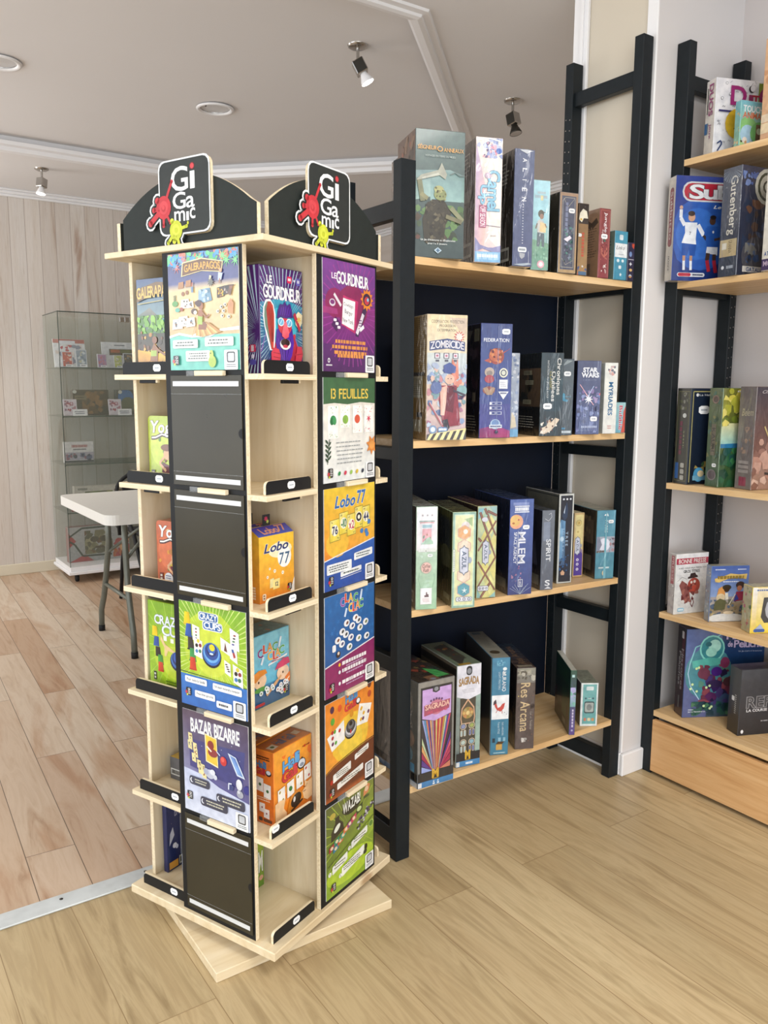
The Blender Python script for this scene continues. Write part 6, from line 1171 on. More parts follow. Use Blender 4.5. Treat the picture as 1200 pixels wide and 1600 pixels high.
def emblem(c, x, y, sx, sy, t='AZUL', rot=-90):
    c.poly([(x - sx, y - sy * .8), (x - sx * .3, y - sy * .9), (x, y - sy * 1.05), (x + sx * .3, y - sy * .9), (x + sx, y - sy * .8), (x + sx * 1.1, y), (x + sx, y + sy * .8), (x + sx * .3, y + sy * .9), (x, y + sy * 1.05), (x - sx * .3, y + sy * .9), (x - sx, y + sy * .8), (x - sx * 1.1, y)], '#6c7484')
    c.poly([(x - sx * .85, y - sy * .75), (x - sx * .25, y - sy * .84), (x, y - sy * .96), (x + sx * .25, y - sy * .84), (x + sx * .85, y - sy * .75), (x + sx * .92, y), (x + sx * .85, y + sy * .75), (x + sx * .25, y + sy * .84), (x, y + sy * .96), (x - sx * .25, y + sy * .84), (x - sx * .85, y + sy * .75), (x - sx * .92, y)], '#ccd0e0')
    c.ell(x + sx * 1.3, y, sx * .45, sx * .7, '#98a0b4'); c.text(t, x - sx * .45, y - sy * .6, x + sx * .5, y + sy * .62, '#3c5470', b=1, rot=rot)
def hexa(c, x, y, r, k):
    kk = c.w / c.h; c.poly([(x + r * math.cos(a * 1.047 + .52), y + r * math.sin(a * 1.047 + .52) * kk) for a in range(6)], k)
def a_azulg(c):
    c.rect(0, 0, 1, 1, '#8cb0a0', '#8cb0a4'); c.rect(.06, .02, .94, .98, '#c4dcc8'); c.rect(.10, .03, .90, .97, '#d8dcac', '#dcdcb0'); c.poly([(.5, .93), (.85, .95), (.85, .85)], '#a0b888'); c.ell(.55, .87, .18, .14, '#dcd4d4')
    for y, k in ((.79, '#dca878'), (.64, '#e2d0bc'), (.34, '#e2d0bc'), (.19, '#5c9cac')): hexa(c, .50, y, .34, '#d0aca0'); hexa(c, .50, y, .30, k)
    c.ell(.55, .80, .10, .10, '#ece6da'); c.star(.54, .18, .14, '#e0ecec', 5, .3); emblem(c, .50, .50, .20, .155); c.rect(-.0, .38, .11, .62, '#a4b4a4'); c.rect(.015, .385, .095, .615, '#dce4dc'); c.dashes(.04, .4, .07, .6, 10, '#5c6c6c', .5)
    c.rrect(.16, .065, .88, .115, '#6c7c8c', .06); c.rrect(.18, .069, .86, .111, '#dcdee8', .055)
    for x in (.32, .53, .75): c.ell(x, .09, .07, .07, '#5c6478'); c.ell(x, .09, .045, .045, '#ccd0dc')
ubox('pale green shrink-wrapped box with hexagon tiles and a silver name badge', 2, .148, -.034, -22, .064, .235, .255, {'f': '#b8cca4', 'l': '#4c4c30', 't': '#6c6c44', 'r': '#4c4c30'}, {'f': a_azulg, 'l': lambda c: (c.rect(0, 0, 1, 1, '#50502c', '#5c5c34'), c.rect(.45, .6, .95, .93, '#3a3c2c'), c.rect(.5, .62, .9, .9, '#34383a'), c.ell(.75, .5, .18, .15, '#6c6a4c'), c.rect(.6, .12, .97, .4, '#3c3a24'), c.rect(.7, .06, .93, .12, '#8c8c6c')), 't': lambda c: (c.rect(0, 0, 1, 1, '#74744c', '#54543c'), c.blobs(2, 12, (0, 0, 1, 1), ['#84845c', '#4c4c34'], .1, .2))}, mat='wrapped_card')
def a_azuly(c):
    c.rect(0, 0, 1, 1, '#d0cc84', '#b0c8b4')
    for i, (x, y) in enumerate(((.2, .82), (.7, .80), (.45, .66), (.95, .62), (.15, .50), (.75, .45), (.4, .32), (.95, .30), (.2, .14), (.7, .14))): c.poly([(x, y - .11), (x + .28, y), (x, y + .11), (x - .28, y)], ['#c4d0a0', '#e0dc98', '#d8d080', '#dcd488'][i % 4])
    c.poly([(0, .98), (.3, .98), (.2, .90), (0, .86)], '#88bcc8'); c.poly([(.6, 1), (1, 1), (1, .88)], '#98bcbc'); c.poly([(0, 0), (.3, 0), (0, .1)], '#8cb8b4'); c.poly([(.65, 0), (1, 0), (1, .06)], '#8cb8b4')
    for a, b in (((0, .52), (1, .84)), ((.35, .98), (1, .68)), ((0, .66), (.2, .62)), ((.1, .94), (1, .44)), ((0, .12), (1, .44)), ((0, .40), (1, .08)), ((.2, 0), (.7, .16)), ((.5, .95), (1, .9))): c.line(*a, *b, .13, '#7c5048'); c.line(*a, *b, .04, '#9c7464')
    c.ell(.35, .86, .16, .12, '#d8d8e4'); c.ell(.38, .90, .10, .06, '#a8ccb8'); emblem(c, .43, .50, .17, .14); c.rrect(.02, .075, .62, .135, '#6c7080', .06); c.rrect(.04, .08, .60, .13, '#dcdee8', .055)
    for x in (.15, .33, .50): c.ell(x, .105, .06, .06, '#5c6478'); c.ell(x, .105, .035, .035, '#ccd0dc')
ubox('yellow shrink-wrapped box with brown lattice and a silver name badge', 2, .277, .016, -17, .058, .22, .257, {'f': '#ccc890', 'l': '#3c2c2c', 't': '#5c4038', 'r': '#4c3830'}, {'f': a_azuly, 't': lambda c: (c.rect(0, 0, 1, 1, '#5c4038', '#543c38'), c.blobs(2, 12, (0, 0, 1, 1), ['#8c4c38', '#3c3434', '#7c5c4c'], .1, .2))}, mat='wrapped_card')
def a_mlem(c):
    c.rect(0, 0, 1, 1, '#3c4c88', '#4c64a4'); c.rect(0, .0, 1, .35, '#34407c', '#405490'); c.rect(.18, .865, .82, .875, '#e4e8f0'); c.rect(.18, .925, .82, .935, '#e4e8f0'); c.dashes(.2, .88, .8, .92, 1, '#e4e8f0', .9, full=True); c.rect(.12, .94, .8, .97, '#7c8cc0')
    c.ell(.26, .77, .30, .29, '#e8a888'); c.ell(.22, .78, .22, .22, '#e8c078'); c.ell(.36, .79, .04, .04, '#b86060'); c.ell(.14, .755, .06, .04, '#b06c48'); sticker(c, .70, .71, .28)
    c.text("MLEM", .38, .33, .68, .66, '#e2e6f2', b=1, rot=-90); c.rect(.345, .31, .36, .67, '#e2e6f2'); c.text('SPACE AGENCY', .18, .33, .31, .66, '#e2e6f2', b=1, rot=-90)
    c.blobs(4, 16, (.1, .14, .7, .32), ['#7c5c8c', '#a87c9c', '#44548c', '#5c6cac'], .04, .1); c.rect(.40, .08, .60, .16, '#e4e8f0'); c.rect(.42, .085, .58, .155, '#34407c'); c.text('rebel', .46, .09, .54, .15, '#e4e8f0', b=1, rot=-90)
    for i in range(10): c.line(.5, .0, .05 + i * .1, .07 + (i % 3) * .02, .012, '#a8b8d0')
ubox('thick blue shrink-wrapped space game box with a peach-coloured moon', 2, .381, .0, -18, .073, .25, .272, {'f': '#44589c', 'l': '#1c2034', 't': '#34405c', 'r': '#1c2034'}, {'f': a_mlem, 'l': lambda c: (c.rect(0, 0, 1, 1, '#141828', '#20283c'), c.blobs(2, 30, (.2, .2, 1, .9), ['#343c50', '#50586c', '#282c40'], .015, .04), c.rect(.6, .06, .95, .16, '#5c5c54')), 't': lambda c: (c.rect(0, 0, 1, 1, '#34466c', '#2c3a54'), c.text('MLEM', .2, .6, .8, .9, '#5c6c8c', b=1))}, mat='wrapped_card')
ubox('grey shrink-wrapped box with curly white lettering, between blue boxes', 2, .505, -.003, -17, .041, .20, .234, {'f': '#5c6474', 'l': '#24242c', 't': '#4c5460', 'r': '#24242c'}, {'f': lambda c: (c.rect(0, 0, 1, 1, '#545c6c', '#68707c'), c.rect(.1, .62, .65, .86, '#7c889c'), c.text('SPIRIT', .36, .36, .74, .64, '#dce0e6', b=1, rot=-90), c.path([(.2, .90), (.5, .87), (.75, .92), (.7, .97), (.5, .95)], .03, '#c8ccd4'), c.text('S', .35, .05, .75, .12, '#dce0e6', b=1), c.poly([(.3, .01), (.6, .04), (.9, .01)], '#c8ccd4')), 'l': lambda c: (c.rect(0, 0, 1, 1, '#20202a', '#2a2a34'), c.poly([(.6, .3), (.8, .62), (.9, .3)], '#4c4c5c'), c.rect(.7, .05, .95, .18, '#6c6c64'))}, mat='wrapped_card')
def a_tree(c):
    c.rect(0, 0, 1, 1, '#c8ccc8'); c.rect(.08, .015, .92, .985, '#141e34', '#141c2c'); c.poly([(.08, .2), (.5, .2), (.45, .7), (.15, .72), (.08, .68)], ['#34547c', '#2c4c74', '#6c9cc4', '#4c7ca4', '#8cb8d8']); c.rect(.1, .28, .3, .62, '#5c8cb8', '#7cacd0')
    for x in (.28, .52, .76): c.ell(x, .945, .07, .06, '#d8dce4')
    c.poly([(.2, .76), (.4, .86), (.5, .92), (.6, .82), (.56, .74), (.36, .70)], '#1c3454'); c.poly([(.3, .80), (.42, .88), (.36, .78)], '#c0d0e4'); c.text('TREE', .50, .42, .66, .58, '#a8c0d8', b=1, rot=-90, sp=.3); c.text('SOCIETY', .26, .36, .40, .62, '#9cb8d4', b=0, rot=-90, sp=.3); c.ell(.24, .50, .13, .16, '#b8d4e8')
    c.blobs(4, 26, (.1, .1, .9, .32), ['#1c4470', '#245c94', '#14243c', '#34689c'], .05, .13); c.poly([(.2, .12), (.34, .15), (.5, .12), (.46, .09), (.25, .09)], '#c8a080'); c.rect(.08, .015, .92, .08, '#101828')
ubox('dark blue box with a white frame and night trees, tallest on the third shelf', 2, .613, .035, -15, .051, .20, .272, {'f': '#141e34', 'l': '#64645c', 't': '#23282c', 'r': '#20242c'}, {'f': a_tree, 'l': lambda c: (c.rect(.02, .02, .98, .98, '#20242a'), c.rect(.05, .03, .96, .97, '#54544a', '#66665c'))}, rim='#c4c6c2')
def a_azulp(c):
    c.rect(0, 0, 1, 1, '#c8a878'); c.rect(.06, .02, .94, .98, '#503c8c', '#d8c88c'); c.rect(.08, .42, .92, .97, '#d4c488', '#dccf94'); c.rect(.08, .02, .92, .42, '#4c3890', '#544098'); c.poly([(.08, .5), (.92, .36), (.92, .42), (.08, .56)], '#8c7c94'); c.ell(.45, .85, .30, .28, '#8c7c50'); c.ell(.45, .85, .27, .25, '#d4c07c'); c.ell(.45, .85, .15, .14, '#c0a860'); c.ell(.5, .85, .04, .04, '#8c5c3c'); c.ell(.38, .71, .10, .09, '#b8a468'); emblem(c, .38, .49, .26, .15)
    for y in (.27, .20, .12): c.ell(.42, y, .14, .13, '#dcd8e8'); c.ell(.42, y, .07, .07, '#8c80b0')
ubox('small yellow and purple box with a silver name badge', 2, .724, .074, -14, .037, .12, .203, {'f': '#c8b47c', 'l': '#4c4438', 't': '#d8c898', 'r': '#8c7c54'}, {'f': a_azulp}, rim='#cbb284')
def a_parks(c):
    c.rect(0, 0, 1, 1, '#48889c', '#4c8ca4'); c.rect(0, .385, 1, .62, '#98a4b4'); c.ell(.42, .5, .34, .34, '#d8dcea'); c.poly([(0, .385), (.1, .385), (.3, .50), (.15, .62), (0, .62)], '#7c8498'); c.blobs(3, 12, (.72, .39, 1, .6), ['#8c6c74', '#a4848c', '#6c5c68'], .06, .12); c.blobs(7, 8, (.0, .385, .6, .42), ['#7c6c64', '#5c5454'], .05, .1)
    c.text('PARKS', .42, .68, .58, .86, '#dce6ea', b=0, rot=-90); sticker(c, .75, .84, .28); c.poly([(.35, .93), (.6, .92), (.55, .96), (.4, .95)], '#e0e8ea'); c.ell(.46, .08, .10, .14, '#d8c8a0'); c.dashes(.15, .14, .75, .18, 1, '#c8dce0', .6, full=True); c.poly([(.42, .0), (.56, 0), (.52, .98), (.46, .98)], '#6ca8b8')
ubox('teal shrink-wrapped box with a pale mountain band, right end of third shelf', 2, .768, .022, -20, .064, .19, .215, {'f': '#4a8aa0', 'l': '#34302c', 't': '#6c7464', 'r': '#3c4440'}, {'f': a_parks, 'l': lambda c: (c.rect(.02, .02, .98, .98, '#2c2824', '#34302c'), c.rect(.35, .5, .9, .85, '#5c5044'), c.rect(.55, .1, .85, .32, '#6c6454'), c.blobs(3, 12, (.2, .55, .8, .9), ['#3c342c', '#7c6c54'], .05, .1))}, mat='wrapped_card')

def a_sagart(c):
    c.rect(0, 0, 1, 1, '#7c7c7c', '#8c8a84'); c.rect(.06, .0, .95, .95, '#2c2c30'); c.rect(.10, .14, .91, .93, '#34303c')
    pal = ['#98a8e0', '#5c94bc', '#cc7c64', '#5c3c8c', '#d8a478', '#a48c9c', '#a42c54', '#d8c078', '#c43c44', '#e0a46c', '#b03c5c', '#cc8c4c', '#b8c8a0', '#5c54a0', '#c8506c']
    n = 15
    for i in range(n):
        f0 = (i + .08) / n; f1 = (i + .92) / n
        def bot(f): return (.42 + .18 * f, .14) 
        def top(f):
            x = .10 + .81 * f; return (x, .62 + .06 * abs(f - .45))
        t0, t1 = top(f0), top(f1)
        c.poly([bot(f0), bot(f1), t1, t0], pal[i])
    for i in range(5): c.poly([(.10, .14 + i * .07), (.10, .14 + (i + .85) * .07), (.41, .142)], pal[(i * 3) % 15]); c.poly([(.91, .14 + i * .07), (.91, .14 + (i + .85) * .07), (.60, .142)], pal[(i * 4 + 2) % 15])
    c.poly([(.10, .66), (.45, .62), (.91, .66), (.91, .93), (.10, .93)], '#c8a4dc'); c.ell(.50, .75, .20, .19, '#c87c94'); c.poly([(.15, .68), (.85, .71), (.88, .80), (.15, .78)], '#a8546c'); c.text('SAGRADA', .18, .735, .86, .785, '#f0c0b0', b=2, ol='#4c1c3c', olw=3, sp=.03, skew=.1); c.text('ARTISANS', .24, .695, .80, .72, '#c8506c', b=2, sp=.05, skew=.1)
    for i in range(5): c.ell(.34 + i * .075, .815 + (2 - abs(i - 2)) * .006, .03, .03, '#6c4474')
    c.poly([(.38, .95), (.58, .95), (.58, .90), (.48, .885), (.38, .90)], '#34363c'); c.ell(.48, .92, .06, .05, '#8c9098'); c.rect(0, .055, 1, .14, '#2c2c30'); c.text('M', .40, .075, .57, .155, '#d8ac3c', b=3); c.dashes(.40, .06, .58, .068, 1, '#b8983c', .9, full=True); c.rect(0, 0, 1, .055, '#3c7cb0', '#4484bc'); c.rect(0, .004, .1, .05, '#d8dce0')
    for x in (.44, .56): c.star(x, .035, .03, '#e6eef4', 5); c.rect(x - .03, .008, x + .03, .022, '#e6eef4')
ubox('big box with rainbow stained-glass rays and a lilac title panel, bottom shelf', 3, .052, -.021, -3, .118, .26, .294, {'f': '#5c5c5c', 'l': '#5c5c58', 't': '#34302c', 'r': '#4c4844'}, {'f': a_sagart, 'l': lambda c: (c.rect(0, 0, 1, 1, '#5c5a54', '#6c6860'), c.ell(.75, .78, .15, .12, '#8c7c6c'), c.ell(.75, .45, .2, .12, '#8c7464'), c.ell(.8, .3, .12, .1, '#5c7c88'), c.rect(.6, .14, .95, .22, '#5c8ca8'), c.rect(0, .06, 1, .13, '#1c1c1c'), c.rect(0, 0, 1, .055, '#3c6c94'), c.rect(.85, .0, 1, .05, '#c8ccd0')), 't': lambda c: (c.rect(0, 0, 1, 1, '#3c342c', '#2c2824'), c.blobs(5, 26, (0, 0, 1, 1), ['#5c2c2c', '#8c4434', '#2c3c34', '#4c3c6c', '#6c5c3c'], .06, .16), c.poly([(.6, .05), (.95, .05), (.85, .25), (.62, .35)], '#4cac5c'), c.rect(.3, 0, .6, .12, '#7c5c44'), c.ell(.45, .03, .08, .06, '#8c9098'))}, mat='wrapped_card')
def a_sag(c):
    c.rect(0, 0, 1, 1, '#84948c', '#b8c4c0'); c.rect(.0, .13, .2, .7, '#7c8884', '#9ca8a4'); c.rect(.78, .13, 1, .7, '#a0b8ac', '#8ca49c'); c.rect(.14, .13, .80, .68, '#4c4840'); c.poly([(0, .70), (.5, .66), (1, .70), (1, 1), (0, 1)], '#e2e2ec')
    c.text('SAGRADA', .08, .80, .92, .87, '#b08c5c', b=2, ol='#34342c', olw=3, sp=.02, arc=.2); c.dashes(.2, .725, .8, .77, 3, '#b0acb4', .35); c.rrect(.38, .90, .62, .99, '#2c2e34', .1); c.ell(.5, .94, .09, .11, '#8c9098')
    c.poly([(.16, .48), (.2, .58), (.47, .67), (.74, .58), (.78, .48), (.74, .42), (.2, .42)], '#d8ac8c'); c.poly([(.2, .48), (.24, .57), (.47, .65), (.7, .57), (.74, .48), (.7, .43), (.24, .43)], '#5c5444'); c.ell(.47, .53, .24, .22, '#b89058')
    for i in range(8): c.ell(.47 + .16 * math.cos(i * .785), .53 + .16 * math.sin(i * .785) * c.w / c.h, .055, .055, ['#d8b474', '#c8885c', '#9c8c4c', '#b8a874'][i % 4])
    c.ell(.47, .53, .08, .08, '#e0c88c')
    for x, y, k in ((.28, .40, '#8c94b8'), (.64, .40, '#a8b468'), (.28, .24, '#b8c8c0'), (.64, .24, '#8cb0c0')):
        c.ell(x, y, .14, .13, '#c8b8a0'); c.ell(x, y, .11, .10, '#4c4c50'); c.ell(x, y, .09, .08, k)
        for dx in (-.07, .07): c.rrect(x + dx - .05, y - .10, x + dx + .05, y - .035, '#c8b8a0', .04); c.rrect(x + dx - .035, y - .095, x + dx + .035, y - .042, ['#5c6ca0', '#7c8cb0', '#a8bcc0'][int(x * 10) % 3], .03)
    c.rect(0, .055, 1, .135, '#2c2c30'); c.text('M', .38, .075, .58, .155, '#d8ac3c', b=3); c.dashes(.38, .06, .60, .068, 1, '#b8983c', .9, full=True); c.rect(0, 0, 1, .055, '#3c7cb0', '#4c8cc0'); c.rect(0, .004, .14, .05, '#d8dce0'); c.dashes(.4, .01, .7, .045, 1, '#dfeaf4', .6, full=True)
ubox('white and grey box with a gothic rose window, beside the rainbow-rayed box', 3, .216, .019, -10, .079, .215, .297, {'f': '#a0a8a0', 'l': '#5c5448', 't': '#5c6458', 'r': '#4c4840'}, {'f': a_sag, 'l': lambda c: (c.rect(0, 0, 1, 1, '#54483c', '#6c6050'), c.rect(0, .9, 1, .97, '#302c28'), c.rect(0, .06, 1, .13, '#1c1c1c'), c.rect(.8, 0, 1, .05, '#8c8c88')), 't': lambda c: (c.rect(0, 0, 1, 1, '#70806c', '#6c7464'), c.poly([(.2, .0), (.8, .3), (.8, .9), (.2, .8)], '#44423a'), c.blobs(5, 14, (.2, .1, .8, .9), ['#8c5c34', '#5c6c3c', '#4c4c3c', '#a08c54', '#7c3c2c'], .06, .12), c.rect(.1, 0, .6, .06, '#b08c34'))})
def a_murano(c):
    c.rect(0, 0, 1, 1, '#3c7c98', '#4884a4'); c.rect(0, .37, 1, .62, '#eceef2'); c.blobs(4, 14, (.25, .92, .75, .99), ['#7cb4cc', '#5c9cb8'], .06, .12); c.ell(.72, .89, .12, .10, '#e0e8ec'); c.line(.66, .87, .6, .84, .05, '#e0e8ec')
    c.text('MURANO', .58, .66, .80, .86, '#e2e8ec', b=1, rot=-90); c.text('LIGHT MASTERS', .36, .68, .48, .86, '#c8dce6', b=0, rot=-90)
    c.poly([(.2, .50), (.3, .47), (.52, .45), (.70, .48), (.78, .54), (.62, .53), (.5, .50), (.35, .49), (.25, .55), (.10, .55)], '#c8504c'); c.poly([(.08, .52), (.28, .54), (.24, .58), (.12, .56)], '#4c3844'); c.line(.35, .47, .25, .44, .03, '#b84440'); c.line(.6, .47, .62, .43, .03, '#b84440'); c.ell(.75, .44, .03, .02, '#6c7078'); c.ell(.88, .42, .03, .02, '#8c9098')
    c.text('Gulli LABRADORS', .62, .20, .72, .34, '#c8dce6', b=0, rot=-90); c.text('Francois VITALE', .38, .22, .50, .34, '#c8dce6', b=0, rot=-90)
    c.rect(.08, .13, .24, .175, '#1c3444'); c.rect(.42, .13, .58, .18, '#8cb8cc'); c.rect(.70, .14, .84, .18, '#8cb8cc'); c.rect(.3, .05, .66, .11, '#c8a054'); c.poly([(.3, .11), (.42, .14), (.78, .135), (.66, .11)], '#4c3824'); c.dashes(.15, .01, .85, .03, 1, '#a8ccd8', .6, full=True)
ubox('blue and white box with a red fox-like animal on its white band', 3, .351, .024, -24, .054, .26, .293, {'f': '#4080a0', 'l': '#3c3a38', 't': '#8c8c80', 'r': '#4c4c48'}, {'f': a_murano, 'l': lambda c: (c.rect(0, 0, 1, 1, '#343230', '#44423e'), c.rect(.97, 0, 1, 1, '#c8d0d0')), 't': lambda c: (c.rect(0, 0, 1, 1, '#98988c', '#74746c'), c.ell(.45, .2, .3, .3, '#4c4434'), c.dashes(.25, .35, .75, .75, 8, '#64645c', .3, full=True), c.rect(.2, .88, .7, .96, '#3c4c5c'))})
def a_res(c):
    c.rect(0, 0, 1, 1, '#544848', '#5c504c'); c.blobs(3, 14, (0, .1, 1, .85), ['#5c4c4c', '#4c4040', '#64544c'], .1, .24); c.rect(0, .82, 1, 1, '#787470', '#8c8c80'); c.blobs(5, 14, (0, .84, 1, .98), ['#a09c8c', '#64605c', '#b4b0a4', '#545048'], .08, .2)
    c.text('Res Arcana', .22, .22, .72, .82, '#ccb48c', b=1, rot=-90); c.text('Lux et Tenebrae', .76, .24, .88, .46, '#a8a098', b=0, rot=-90, sh=.3); c.ell(.1, .66, .03, .03, '#d8c060')
    for y in (.40, .34, .29): c.star(.14, y, .05, '#7c6c64', 4)
    c.blobs(8, 10, (.30, .05, .62, .14), ['#d0ccc8', '#a8a4a0'], .07, .12)
    for i in range(9): c.ell(.7 + .2 * math.sin(i * 2), .1 + i * .08, .015, .015, '#b8744c')
ubox('brown shrink-wrapped box with pale gothic lettering down the spine', 3, .438, .013, -26, .058, .235, .250, {'f': '#5a4e4c', 'l': '#241f20', 't': '#3c3430', 'r': '#241f20'}, {'f': a_res, 't': lambda c: (c.rect(0, 0, 1, 1, '#44362e', '#2c3c4c'), c.text('Res Arcana', .3, .15, .7, .85, '#84684c', b=1, rot=90), c.rect(.1, .02, .9, .1, '#8c8474')), 'l': lambda c: c.rect(0, 0, 1, 1, '#201c1e', '#2a2426')}, mat='wrapped_card')
ubox('thin green and violet book standing beside the small turquoise box, bottom shelf', 3, .647, -.005, -34, .019, .195, .207, {'f': '#2c5c48', 'l': '#1c3024', 't': '#c8c8bc', 'r': '#1c2c24'}, {'f': lambda c: (c.rect(0, 0, 1, 1, '#5c448c', '#2c5444'), c.rect(0, .44, 1, .74, '#7ca8b0', '#b8b0e0'), c.blobs(3, 12, (0, .44, 1, .8), ['#b8b4e4', '#7cb4a4', '#2c4c44'], .2, .4), c.rect(.2, .9, .7, .94, '#b8dcdc'), c.vdash(.4, .12, .7, .4, '#c8c0dc', 5), c.ell(.5, .07, .2, .2, '#a8a4c8')), 'l': lambda c: (c.rect(0, 0, 1, 1, '#20181c', '#1c4030'), c.rect(.1, .72, .9, .96, '#1c442c'), c.rect(.5, .40, .9, .62, '#1f4a30'), c.rect(.5, .18, .78, .40, '#2c5438'), c.rect(.55, .06, .75, .14, '#7c7c6c'), c.dashes(.15, .76, .85, .92, 6, '#2c5c3c', .4), c.blobs(4, 10, (0, .1, .5, .6), ['#3c2830', '#4c3438'], .06, .12))}, cat='game book', name='game_book')
def a_teal(c):
    c.rect(0, 0, 1, 1, '#e6eaea'); c.rect(.10, .02, .93, .98, '#68a8a8', '#74b0b0'); c.rrect(.3, .84, .74, .93, '#d8e4e4', .05)
    for x in (.28, .5, .72): c.ell(x, .65, .06, .06, '#3c5c68')
    c.rect(.42, .635, .6, .66, '#b8d0d0'); c.rrect(.20, .30, .82, .58, '#3c5458', .1); c.rrect(.25, .33, .77, .55, '#a8b0ac', .08); c.ell(.50, .44, .16, .20, '#7c8484'); c.rrect(.2, .12, .35, .19, '#c87c64', .03); c.rrect(.42, .12, .6, .19, '#dccfa8', .03); c.rrect(.66, .12, .82, .19, '#c89464', .03); c.rect(.1, .02, .93, .05, '#d8e8e6')
ubox('small turquoise box with white edges, nearest the right post of the bottom shelf', 3, .727, .022, -33, .055, .125, .142, {'f': '#6cacac', 'l': '#4c484c', 't': '#747c6c', 'r': '#4c5450'}, {'f': a_teal, 't': lambda c: (c.rect(.05, .05, .95, .95, '#6c7464', '#5c6458'), c.text('GAME', .3, .2, .7, .8, '#8c9484', b=1, rot=90) if False else c.blobs(3, 12, (.1, .1, .9, .9), ['#84907c', '#4c5448'], .08, .2))}, rim='#dfe5e4')

# --- on the second shelf unit: l along the unit, q into it, of the near corner of the box
def rbox(label, s, l, q, ang, w, d, h, side, arts, mat='gloss_card', **kw):
    th = T2 + math.radians(ang)
    nx = O2[0] + q * math.cos(T2) + l * math.sin(T2); ny = O2[1] + q * math.sin(T2) - l * math.cos(T2)
    cx = nx + math.cos(th) * w / 2 - math.sin(th) * d / 2; cy = ny + math.sin(th) * w / 2 + math.cos(th) * d / 2
    kw.setdefault('group', 'boxes on the ' + ('top', 'second', 'middle', 'low', 'drawer')[s] + ' shelf of the unit by the right wall')
    return gbox(label, cx, cy, Z2[s] + .0004, th, w, d, h, side, arts, mat, **kw)
def doodles(c, seed, n, reg, k='#8c8c94'):
    rd = random.Random(seed)
    for i in range(n):
        x, y = rd.uniform(reg[0], reg[2]), rd.uniform(reg[1], reg[3]); t = rd.randint(0, 2)
        if t == 0: c.ell(x, y, .022, .022, k); c.ell(x, y, .016, .016, '#eeeef0')
        elif t == 1: c.line(x, y, x + rd.uniform(-.06, .06), y + rd.uniform(-.04, .04), .006, k)
        else: c.path([(x, y), (x + .02, y + .02), (x + .04, y), (x + .05, y + .02)], .006, k)
def a_duo(c):
    c.rect(0, 0, 1, 1, '#e8e8ec', '#ecebee'); doodles(c, 3, 70, (.02, .02, .95, .98)); c.rect(.70, .62, 1, .97, '#8ca03c', '#7c9034'); c.text('D', .24, .66, .49, .90, '#a02c74', b=2); c.text('I', .55, .68, .60, .80, '#8c2c5c', b=2); c.text('T', .60, .68, .72, .80, '#a8283c', b=2); c.ell(.85, .78, .14, .15, '#8c2460'); c.star(.85, .78, .09, '#f0e6f0', 8, .4)
    c.ell(.58, .88, .05, .05, '#2c2c34'); c.ell(.60, .89, .045, .045, '#ecebee'); c.rect(.04, .55, .30, .575, '#34346c'); c.rect(.38, .56, .5, .61, '#24302c'); c.ell(.38, .40, .22, .22, '#e0b830'); c.poly([(.30, .33), (.34, .36), (.38, .40), (.43, .37), (.43, .33)], '#2a2620'); c.blobs(5, 16, (.35, .08, .8, .3), ['#c8b48c', '#d8d4cc', '#a08c6c'], .03, .07); c.path([(.05, .02), (.12, .12), (.1, .16), (.04, .12)], .02, '#2c3c6c'); c.rect(.35, .02, .5, .1, '#2f5470')
rbox('white doodle-covered game box with purple title letters, top shelf by the wall', 0, .135, .006, -20, .195, .045, .205, {'f': '#e8e8ec', 'l': '#cfc8c0', 't': '#dcdad8', 'r': '#c8c4c0'}, {'f': a_duo, 'l': lambda c: (c.rect(0, 0, 1, 1, '#d0c8bc', '#d8d0c8'), doodles(c, 5, 30, (0, 0, 1, 1), '#a09c98'), c.text('DUOS', .38, .52, .8, .94, '#8c3468', b=2, rot=-90), c.text('jeux', .45, .2, .75, .4, '#8c4470', b=1, rot=-90), c.rect(.04, .28, .36, .43, '#2f5c88'), c.rect(.2, .55, .28, .9, '#2c2c2c'))})
def a_touch(c):
    c.rect(0, 0, 1, 1, '#a8cc8c', '#7cbccc'); c.ell(.3, .35, .4, .4, '#8cc47c'); c.ell(.3, .25, .3, .3, '#a8cce0'); c.ell(.75, .3, .35, .35, '#74b46c'); c.ell(.2, .12, .1, .1, '#e8dccc'); c.rect(.62, .12, .95, .5, '#6c5844', '#7c6450'); c.ell(.75, .35, .1, .1, '#b8c8a8'); c.text('TOUCH', .08, .76, .86, .90, '#eef0f2', b=2); c.text('ANIMAUX', .08, .62, 1.15, .75, '#d0744c', b=2, ol='#e8e0d8', olw=3); c.blobs(3, 12, (0, 0, 1, .14), ['#5c7c94', '#d8d4b4', '#4c3c34', '#c89c6c'], .04, .08)
rbox('small light blue game box with cartoon animals, in front of the doodle box', 0, .222, .0, -14, .09, .022, .120, {'f': '#8cc4c4', 'l': '#84b4a4', 't': '#7cb8c8', 'r': '#6ca8a8'}, {'f': a_touch, 'l': lambda c: (c.rect(0, 0, 1, 1, '#84a888', '#74b0b8'), c.blobs(4, 12, (0, 0, 1, .8), ['#a8c48c', '#c8ac84', '#8cb8a8'], .2, .4))})
